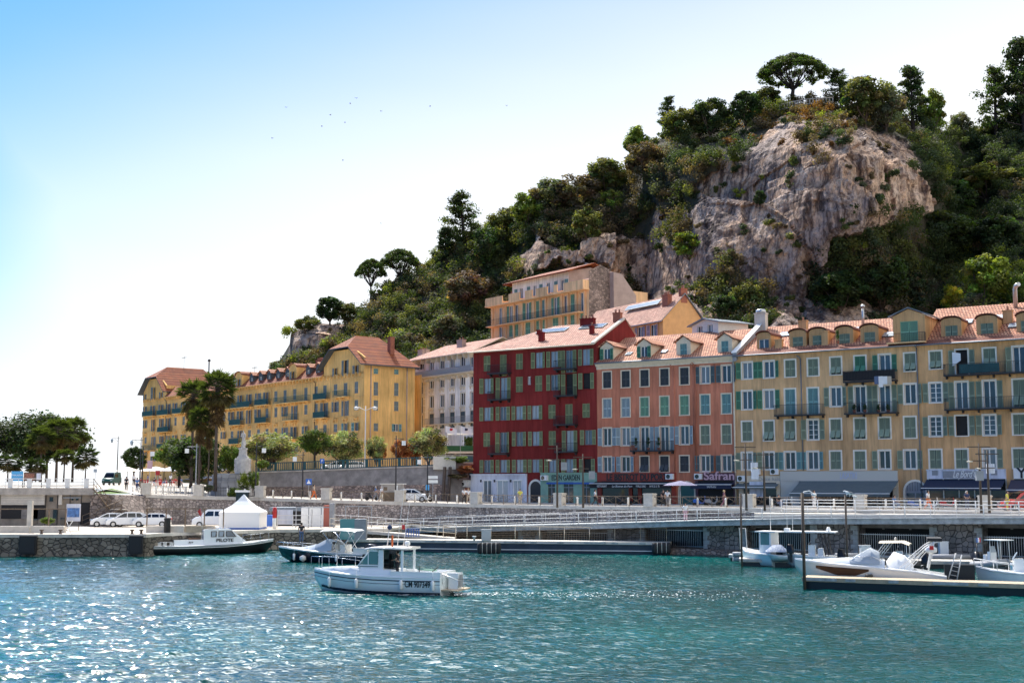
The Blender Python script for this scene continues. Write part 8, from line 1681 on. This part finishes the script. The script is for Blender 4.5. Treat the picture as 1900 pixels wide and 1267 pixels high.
b = MB(); b.box(-1.3,.5,.1,.9,.2,1.55); b.box(-1.2,.3,-.9,-.1,.2,1.5); b.build('engine_cover', MT['hull_black'], t); b = MB(); b.tube([(.3,1.2,.7),(-.2,1.2,2.3)],.04,5); b.tube([(-.2,1.2,.6),(-.55,1.2,2.2)],.04,5)
for i in range(6): q = i/6; b.tube([(.3-.5*q,1.2,.7+1.6*q),(-.2-.35*q,1.2,.6+1.6*q)],.02,4)
b.build('gangway_ladder', MT['white_rail'], t); b = MB(); b.lathe([(.05,-.1),(.34,0),(.34,.25),(.05,.4)],10,(1.3*k,1.5,2.35),sy=.4); b.build('red_white_buoy', MT['flag_white'], t); b = MB(); b.box(1.15*k,1.4*k,1.62,1.68,2.5,2.75); b.build('buoy_mark', MT['red_paint'], t)
for x in (5.2,9.6): b = MB(); b.lathe([(.2,-.12),(.26,0),(.2,.12)],10,(x*k,ww_(x*k)+.2,.8)); b.build('fender', MT['rubber'], t) if x < 9 else None
# --- smaller boats
def small_boat(px0, px1, Y0_, Y1_, name, label, mh='gelcoat', H_=.8, beam=1.1, console=True, kind='open', deckm='gelcoat'):
    a, c = at2(px0,Y0_), at2(px1,Y1_); hd = math.atan2(c.y-a.y,c.x-a.x); L_ = (c-a).xy.length; t = thing(name, label, 'boat', (a.x,a.y,.0), hd)
    if kind == 'rib':
        for s in (1,-1): b = MB(); b.tube([(0,s*beam,.55),(L_*.6,s*beam,.6),(L_*.85,s*beam*.6,.75),(L_,0,.9)], [.26,.28,.26,.2], 9); b.build('tube', MT[mh], t)
        b = MB(); b.loft([[(x,w_,.5),(x,0,z),(x,-w_,.5)] for x, w_, z in ((0,beam,-.2),(L_*.6,beam,-.25),(L_,.05,.6))]); b.quad((0,beam,.5),(L_*.6,beam,.5),(L_*.95,.05,.6),(L_*.6,-beam,.5),(0,-beam,.5)); b.build('hull', MT['rib_grey'], t)
    else: hull(t, [(0,beam,H_*.85,beam*.9,.1,-.2),(L_*.5,beam*1.05,H_*.92,beam*.9,.1,-.25),(L_*.8,beam*.7,H_*1.05,beam*.4,.2,-.1),(L_*.97,beam*.15,H_*1.2,.05,.6,.3),(L_,.03,H_*1.22,.02,H_,H_*.9)], mh, deckm)
    if console: b = MB(); b.box(L_*.40,L_*.52,-.35,.35,H_*.9,H_+.75); b.build('console', MT['gelcoat'], t); b = MB(); b.quad((L_*.53,-.33,H_+.7),(L_*.53,.33,H_+.7),(L_*.47,.28,H_+1.15),(L_*.47,-.28,H_+1.15)); b.build('windscreen', MT['glass_pale'], t); b = MB(); b.box(L_*.25,L_*.35,-.4,.4,H_*.9,H_+.5); b.build('seat', MT['canvas_white'], t)
    b = MB(); b.loft([[(x,.22,.6),(x,.26,z),(x,-.26,z),(x,-.22,.6)] for x, z in ((-.55,1.1),(-.45,1.45),(-.05,1.5),(.05,1.1))]); b.box(-.4,-.15,-.1,.1,-.3,.9); b.build('outboard_engine', MT['hull_black'], t); return t, L_
t, L_ = small_boat(1444,1378,101.5,103.5,'workboat','pale blue workboat with small wheelhouse at the left end of the moored boats','gelcoat_blue',1.15,1.2,False); b = MB(); b.box(L_*.08,L_*.40,-.7,.7,1.05,1.7); b.box(L_*.08,L_*.12,-.7,.7,1.7,2.7); b.box(L_*.37,L_*.40,-.7,.7,1.7,2.7); b.build('wheelhouse', MT['gelcoat'], t); b = MB(); b.box(L_*.121,L_*.369,-.68,.68,1.7,2.65); b.build('window', MT['boat_glass'], t); b = MB(); b.box(-.2,L_*.50,-.85,.85,2.7,2.8); b.build('roof', MT['white_paint'], t); b = MB(); b.tube([(.6,0,2.8),(.6,0,5.6)],.025,4); b.tube([(L_*.9,.9,1.3),(L_*.92,.9,3.0),(L_*.75,.9,3.0),(L_*.72,.9,1.3)],.04,5); b.build('mast', MT['white_rail'], t)
t, L_ = small_boat(1556,1452,99.6,101.2,'hardtop_boat','open boat with long flat white hardtop right of the blue workboat','gelcoat',1.0,1.2,True); b = MB(); b.box(L_*.02,L_*.92,-1.0,1.0,2.75,2.84); b.build('hardtop', MT['white_paint'], t)
for s in (1,-1):
    for q0_, q1_ in ((.2,.28),(.14,.2),(.62,.6)): b = MB(); b.tube([(L_*q0_,s*.9,1.0),(L_*q1_,s*.9,2.75)],.05,5); b.build('roof_post', MT['dark_metal'], t)
b = MB(); b.box(L_*.85,L_*.95,-.3,.3,2.84,3.05); b.build('radar', MT['white_paint'], t); b = MB(); b.tube([(L_*.8,0,2.8),(L_*.8,0,5.6)],.02,4); b.tube([(L_*.9,0,2.8),(L_*.9,0,5.3)],.02,4); b.build('aerial', MT['white_rail'], t); b = MB(); b.lathe([(.08,0),(.2,.1),(.1,.35)],8,(L_*.15,.3,2.84)); b.build('search_light', MT['white_paint'], t)
t, L_ = small_boat(1462,1422,100.2,100.6,'dinghy','covered dinghy with blue striped cover lying on the second pontoon in front of the workboat','gelcoat',.45,.7,False); t.location.z = .62; t.scale = (.9,.9,.8); b = MB(); b.loft([[(x,.75,.75),(x,.4,z),(x,-.4,z),(x,-.75,.75)] for x, z in ((.1,1.0),(.6,1.45),(1.3,1.4),(1.9,.85))]); b.build('cover', mat('stripe_cover', (.05,.10,.22), .8, var=.9, vscale=5, var2=(.6,.62,.65)), t)
t, L_ = small_boat(1712,1622,94.5,96,'rib_boat','black inflatable boat with cream canopy behind the sports cruiser','hull_black',.8,1.0,True,'rib'); b = MB(); b.loft([[(x,.95,z),(x,.6,z+.12),(x,-.6,z+.12),(x,-.95,z)] for x, z in ((.8,2.0),(1.3,2.2),(3.0,2.15))]); b.build('canopy', MT['cream_paint'], t); b = MB()
for s in (1,-1): b.tube([(3.6,s*.9,.8),(2.6,s*.9,2.15)],.035,4); b.tube([(3.2,s*.9,.8),(2.2,s*.9,2.15)],.035,4); b.tube([(1.0,s*.9,.8),(1.0,s*.9,2.1)],.035,4)
b.tube([(1.9,-.3,2.2),(1.9,-.3,2.55),(1.9,.3,2.55),(1.9,.3,2.2)],.035,4); b.build('canopy_frame', MT['white_rail'], t)
t, L_ = small_boat(1820,1868,95.5,93.5,'console_boat','grey boat with t-top frame and black outboard near the right pier','rib_grey',.8,1.0,True,'rib'); b = MB()
for s in (1,-1): b.tube([(1.4,s*.6,.7),(1.4,s*.6,2.4)],.035,5); b.tube([(2.2,s*.6,.7),(2.1,s*.6,2.4)],.035,5)
b.box(1.0,2.5,-.75,.75,2.4,2.46); b.build('t_top', MT['white_rail'], t); b = MB(); b.tube([(.2,.6,.7),(.2,.6,2.1),(.2,-.6,2.1),(.2,-.6,.7)],.05,5); b.build('arch', MT['dark_metal'], t)
for (m, dx) in (('blue_paint',0),('flag_white',.16),('red_paint',.32)): b = MB(); b.quad((.2+dx*.0,-.6+dx,2.2),(.2,-.44+dx,2.2),(.2,-.44+dx,2.55),(.2,-.6+dx,2.55)); b.build('flag_stripe', MT[m], t)
t, L_ = small_boat(1960,1812,79.5,80.6,'bow_rail_boat','white boat whose bow with rails enters from the right edge','gelcoat',1.15,1.15,True)
for s in (1,-1): rope_rail(t, [(L_*.55,s*1.05,1.1),(L_*.75,s*.8,1.2),(L_*.92,s*.4,1.35),(L_*1.02,0,1.42)], .45, m='white_rail', r=.03)
t, L_ = small_boat(1960,1875,87,88,'small_motorboat','small white motorboat partly hidden at the right edge behind the bow rail boat','gelcoat',.9,1.0,True)
t, L_ = small_boat(1620,1545,91.5,92.5,'small_motorboat','small white motorboat behind the bow of the sports cruiser','gelcoat',.75,1.0,False)
for px, Y, lab in ((1605,97.5,'white service box on the second pontoon behind the cruiser windscreen'),(1751,104,'white service box on the rear pontoon in front of the right pier')):
    t = thing('service_box', lab, 'box', PX(px,Y,.56)); b = MB(); b.box(-.35,.35,-.25,.25,0,1.25); b.box(-.4,.4,-.3,.3,1.25,1.32); b.build('cabinet', MT['gelcoat'], t)
for i, (p0, p1, Y) in enumerate(((1360,1384,105),(1550,1592,103),(1730,1800,101.5))):
    t = thing('moored_float', ['grey double float tube left of the workboat','grey float tubes right of the hardtop boat','grey float tubes between the cruiser and the console boat'][i], 'float', PX(p0,Y,0)); b = MB(); L_ = PX(p1,Y,0).x-PX(p0,Y,0).x
    for z in (.35,.75): b.tube([(0,0,z),(L_,0,z)], .2, 8)
    b.build('tube', MT['rib_grey'], t)
# ================================================================ people, parasol, birds
def walk_pt(px, f=.2, zoff=0):
    i = next(k for k in range(len(wall_pts)-1) if wx[k+1] > px); s = (px-wx[i])/(wx[i+1]-wx[i]); a = wall_pts[i].lerp(wall_pts[i+1], s); c = far_pts[i].lerp(far_pts[i+1], s); q = a.lerp(c, f); return PX(px, q.y, q.z+.01)
wx = [950+F*(p.x/(p.y*cp+(p.z-H)*sp_)) for p in wall_pts]
PPL = [(1104.5,.06,'man in a white shirt leaning by the glass panel of the promenade railing','cl_white','cl_black','walk',1.2),(1239,.07,'person in white carrying a bag beside the large pillar','cl_white','cl_grey','walk',-.3),(1231,.14,'person in black walking next to the person in white','cl_black','cl_black','walk',.2),(1344,.12,'blonde woman in a plum coat in front of the plum shop','cl_plum','cl_plum','walk',1.3),(965,.10,'person in a yellow shirt in front of the white shop front','cl_yellow','cl_beige','stand',.1),(861,.10,'person in a white shirt and dark shorts by the white annex','cl_white','cl_black','walk',.4),(869,.10,'blonde person in white right behind the one in dark shorts','cl_white','cl_beige','walk',.3),
 (707.5,.06,'man in a white hat and white clothes near the stone kiosk','cl_white','cl_beige','walk',-1.2),(582,.08,'person with bare back and towel beside the promenade pillar','cl_beige','cl_orange','walk',1.3),(697,.12,'person in lilac pushing a bike left of the man in the white hat','cl_blue','cl_grey','walk',1.5),(254,.10,'person in a light blue shirt leaning on the left railing','cl_blue','cl_navy','stand',3.0),(234,.10,'person in black leaning on the left railing','cl_black','cl_black','stand',3.1),(336,.35,'cyclist like person in blue on the bright forecourt','cl_blue','cl_grey','walk',1.2),
 (1511,.22,'person in a white shirt under the grey green awning','cl_white','cl_white','stand',.5),(1723,.14,'person in an orange skirt near the arched door','cl_white','cl_orange','walk',.8),(1795,.13,'white haired person in navy before the navy awning','cl_navy','cl_navy','hold',.2),(1870,.06,'worker in a yellow vest beside the red van','cl_yellow','cl_yellow','stand',1.0),(1445,.3,'person in a dark top sitting outside the cream shop','cl_black','cl_denim','sit',.4),(1660,.3,'person in blue sitting at the restaurant under the long awning','cl_blue','cl_denim','sit',.7)]
for px, f, lab, tp_, bt, kd, rz in PPL: person(walk_pt(px, f), lab, tp_, bt, kd, rz, hair='hair_blond' if 'blonde' in lab else ('hair_grey' if 'white h' in lab else 'hair_dark'), s=1.02)
rp_ = line_pt(1272, RD+1.6, 3.08); person(rp_, 'child in pink and white walking on the ramp between the rails', 'cl_white', 'pink_letter', 'stand', 0, s=1.0)
SEAT = ['cl_white','cl_red','cl_blue','cl_black','cl_beige','cl_navy']
for i, px in enumerate((248,262,274,286,297,306,316,325)): person(PX(px, 184+(i % 3)*2, 6.22), ['person in white','person in red','person in light blue','person in black','person in beige','person in navy','person in a white shirt','person in a red shirt'][i]+' at the restaurant terrace, '+['far left by the lamp','second from the lamp','under the cream awning edge','under the white parasol','below the no entry sign','right of the no entry sign','near the pale parasol','closest to the dark trees'][i], SEAT[i % 6], SEAT[(i+3) % 6], 'sit' if i % 2 else 'stand', i)
p = walk_pt(1263, .16); t = thing('parasol', 'lilac grey parasol in front of the arched door right of the bistro', 'parasol', p); b = MB(); b.tube([(0,0,0),(0,0,2.6)], .035, 5); b.build('pole', MT['steel'], t); b = MB(); b.lathe([(1.75,2.15),(1.2,2.38),(.5,2.52),(.05,2.62)], 10, sm=False); b.build('canopy', mat('lilac_canvas', (.20,.19,.29), .85), t)
# cafe furniture and bikes in front of the shops
tb2 = MB(); tb2.box(-.35,.35,-.35,.35,.70,.74); tb2.tube([(0,0,0),(0,0,.7)],.03,4); tm2 = tb2.mesh('cafe_table', MT['dark_metal']); cm2 = MB(); cm2.v = list(cb_.v); cm2.f = list(cb_.f); cm2.m = list(cb_.m); cm2.sm = list(cb_.sm); cm2m = cm2.mesh('cafe_chair', MT['dark_metal'])
for i, px in enumerate((905,925,942,1130,1150,1172,1200,1225,1310,1330,1350,1400,1425,1520,1545,1570,1600,1625,1745,1770,1790,1815,1850)):
    p = walk_pt(px, .72); o = link('cafe_table', tm2, None, p+Vector((0,0,.14))); tag(o, 'dark square cafe table on the pavement before the shop fronts', 'table', 'dark cafe tables on the pavement')
    for s in (-1,1): o = link('cafe_chair', cm2m, None, p+Vector((s*.7,-.2,.14)), s*PI/2); tag(o, 'dark cafe chair at a pavement table before the shop fronts', 'chair', 'dark cafe chairs on the pavement')
def scooter(px, f, label, m):
    p = walk_pt(px, f); t = thing('scooter', label, 'scooter', p, TH+.3); b = MB()
    for x in (-.6,.6): w_ = MB(); w_.lathe([(.24,-.05),(.25,.05)],12); o = w_.build('wheel', MT['tyre'], t, (x,0,.25)); o.rotation_euler = (PI/2,0,0)
    b.loft([[(x,.14,z0),(x,.16,z1),(x,-.16,z1),(x,-.14,z0)] for x, z0, z1 in ((-.75,.4,.7),(-.3,.35,.8),(.0,.28,.42),(.3,.28,.42),(.5,.5,1.0))]); b.tube([(.6,0,.3),(.45,0,1.05)],.05,5); b.tube([(.45,-.3,1.05),(.45,.3,1.05)],.03,4); b.build('body', MT[m], t); b = MB(); b.box(-.75,-.05,-.15,.15,.8,.9); b.build('seat', MT['rubber'], t)
for px, f, lab, m in ((1160,.5,'dark scooter parked before the bistro','hull_black'),(1300,.45,'blue scooter parked in front of the plum shop','blue_paint'),(1322,.45,'grey scooter right of the blue scooter','grey_paint'),(1455,.4,'black scooter before the pale wall','rubber'),(1700,.42,'blue scooter near the arched door','blue_paint'),(1730,.4,'white scooter near the arched door','white_paint'),(1760,.42,'red scooter before the navy awning','red_paint'),(790,.3,'grey scooter at the foot of the grey wall','grey_paint'),(690,.3,'dark scooter by the rubble wall','rubber')): scooter(px, f, lab, m)
# balcony plants and laundry
def pot_plant(fr_, px, py, label, h=.8, dep=-.6):
    a, z = fr_.hit(px, py, dep); q = fr_.world(a, dep, z); t = thing('potted_plant', label, 'plant', q, 0); b = MB(); b.lathe([(.14,0),(.18,.28),(.19,.3)],8); b.build('pot', MT['brick_chimney'], t); r = np.random.RandomState(int(px)); link('foliage', leaves('foliage', [(0,0,.3+h*.4),(0,0,.3+h*.75)], [.26,.18], 110, .12, [(.03,.07,.02),(.04,.08,.02)], int(px), 1.5, .2), t)
fo = front_frame(1109.2); fo1 = front_frame(1368)
for i, px in enumerate((1180,1203,1222)): pot_plant(fo, px, 835.3, ['bushy pot plant at the left end of the bistro balcony','small conifer in a pot between the two bistro balcony doors','small conifer in a pot right of the balcony centre'][i], 1.3)
for i, px in enumerate((1585,1605,1630,1648)): pot_plant(fo1, px, 766, ['leftmost flower pot on the flowered ochre balcony','second flower pot on the flowered ochre balcony','third flower pot on the flowered ochre balcony','rightmost flower pot on the flowered ochre balcony'][i], .5)
pot_plant(fo1, C4(965,232)[0], C4(965,246)[1], 'bright green bush growing on the roof edge between the tiled dormers', 1.2, .2)
for i, (px, m) in enumerate(((1626,'cl_denim'),(1634,'cl_white'),(1642,'cl_white'),(1650,'cl_beige'))):
    a, z = fo1.hit(px, 698, -1.06); b = MB(); b.loft([[(x, .02*math.sin(5*x+i), -zz) for zz in (0,.4,.8+.3*(i == 1))] for x in (-.22,-.07,.08,.22)]); o = b.build('laundry', MT[m], None, fo1.world(a,-1.06,z), TH); tag(o, ['blue jeans','long white trousers','white shirt','small beige cloth'][i]+' hung over the black balcony railing', 'laundry')
b = MB(); a, z = front_frame(1713.2).hit(1783, 652, -.5); b.loft([[(x*.9, -.4*x, -.2-x*.2-zz*(1-.5*x)) for zz in (0,.7,1.4)] for x in (0,.5,1)]); o = b.build('door_curtain', MT['flag_white'], None, front_frame(1713.2).world(a-.9,-.3,z+.2), TH); tag(o, 'white sheet blowing from the open balcony door of the right ochre house', 'curtain')
for i, (px, py, Y) in enumerate(((661,183,210),(650,193,215),(613,214,200),(707,207,220),(597,235,230),(531,200,240),(798,198,230),(940,197,220),(505,257,210),(636,298,240),(707,415,230),(640,228,235))):
    q = P(px, py, Y); t = thing('flying_gull', 'tiny gull in the sky, '+['darkest of the upper cluster','just below the darkest one','left below the upper cluster','right of the upper cluster','lowest of the left upper birds','leftmost high bird','alone above the hill slope','rightmost high bird','dark bird low at the left','faint bird below the cluster','lowest bird above the hill trees','between the cluster and the low birds'][i], 'bird', q, i*1.3); b = MB(); w_ = .30
    for s in (1,-1): b.quad((0,-.08,0),(s*w_*.5,-.1,.16),(s*w_,.06,.05),(s*w_*.5,.1,.14),(0,.1,0))
    b.tube([(0,-.16,0),(0,0,0),(0,.18,.0)],[.02,.05,.015],5); b.build('body', MT['cl_grey'], t)
# clifftop balustrade
bt_ = thing('clifftop_balustrade', 'pale stone balustrade of the viewpoint under the umbrella pine', 'balustrade'); a, c, e = P(1446,200,252), P(1490,190,250), P(1545,186,252); b = MB()
for p, q in ((a,c),(c,e)):
    n = 9; b.tube([p+Vector((0,0,.55)),q+Vector((0,0,.55))],.12,5); b.tube([p-Vector((0,0,.5)),q-Vector((0,0,.5))],.14,5)
    for k in range(n+1): s = p.lerp(q,k/n); b.tube([s-Vector((0,0,.5)),s+Vector((0,0,.5))],.13,5)
b.build('balusters', MT['concrete'], bt_)
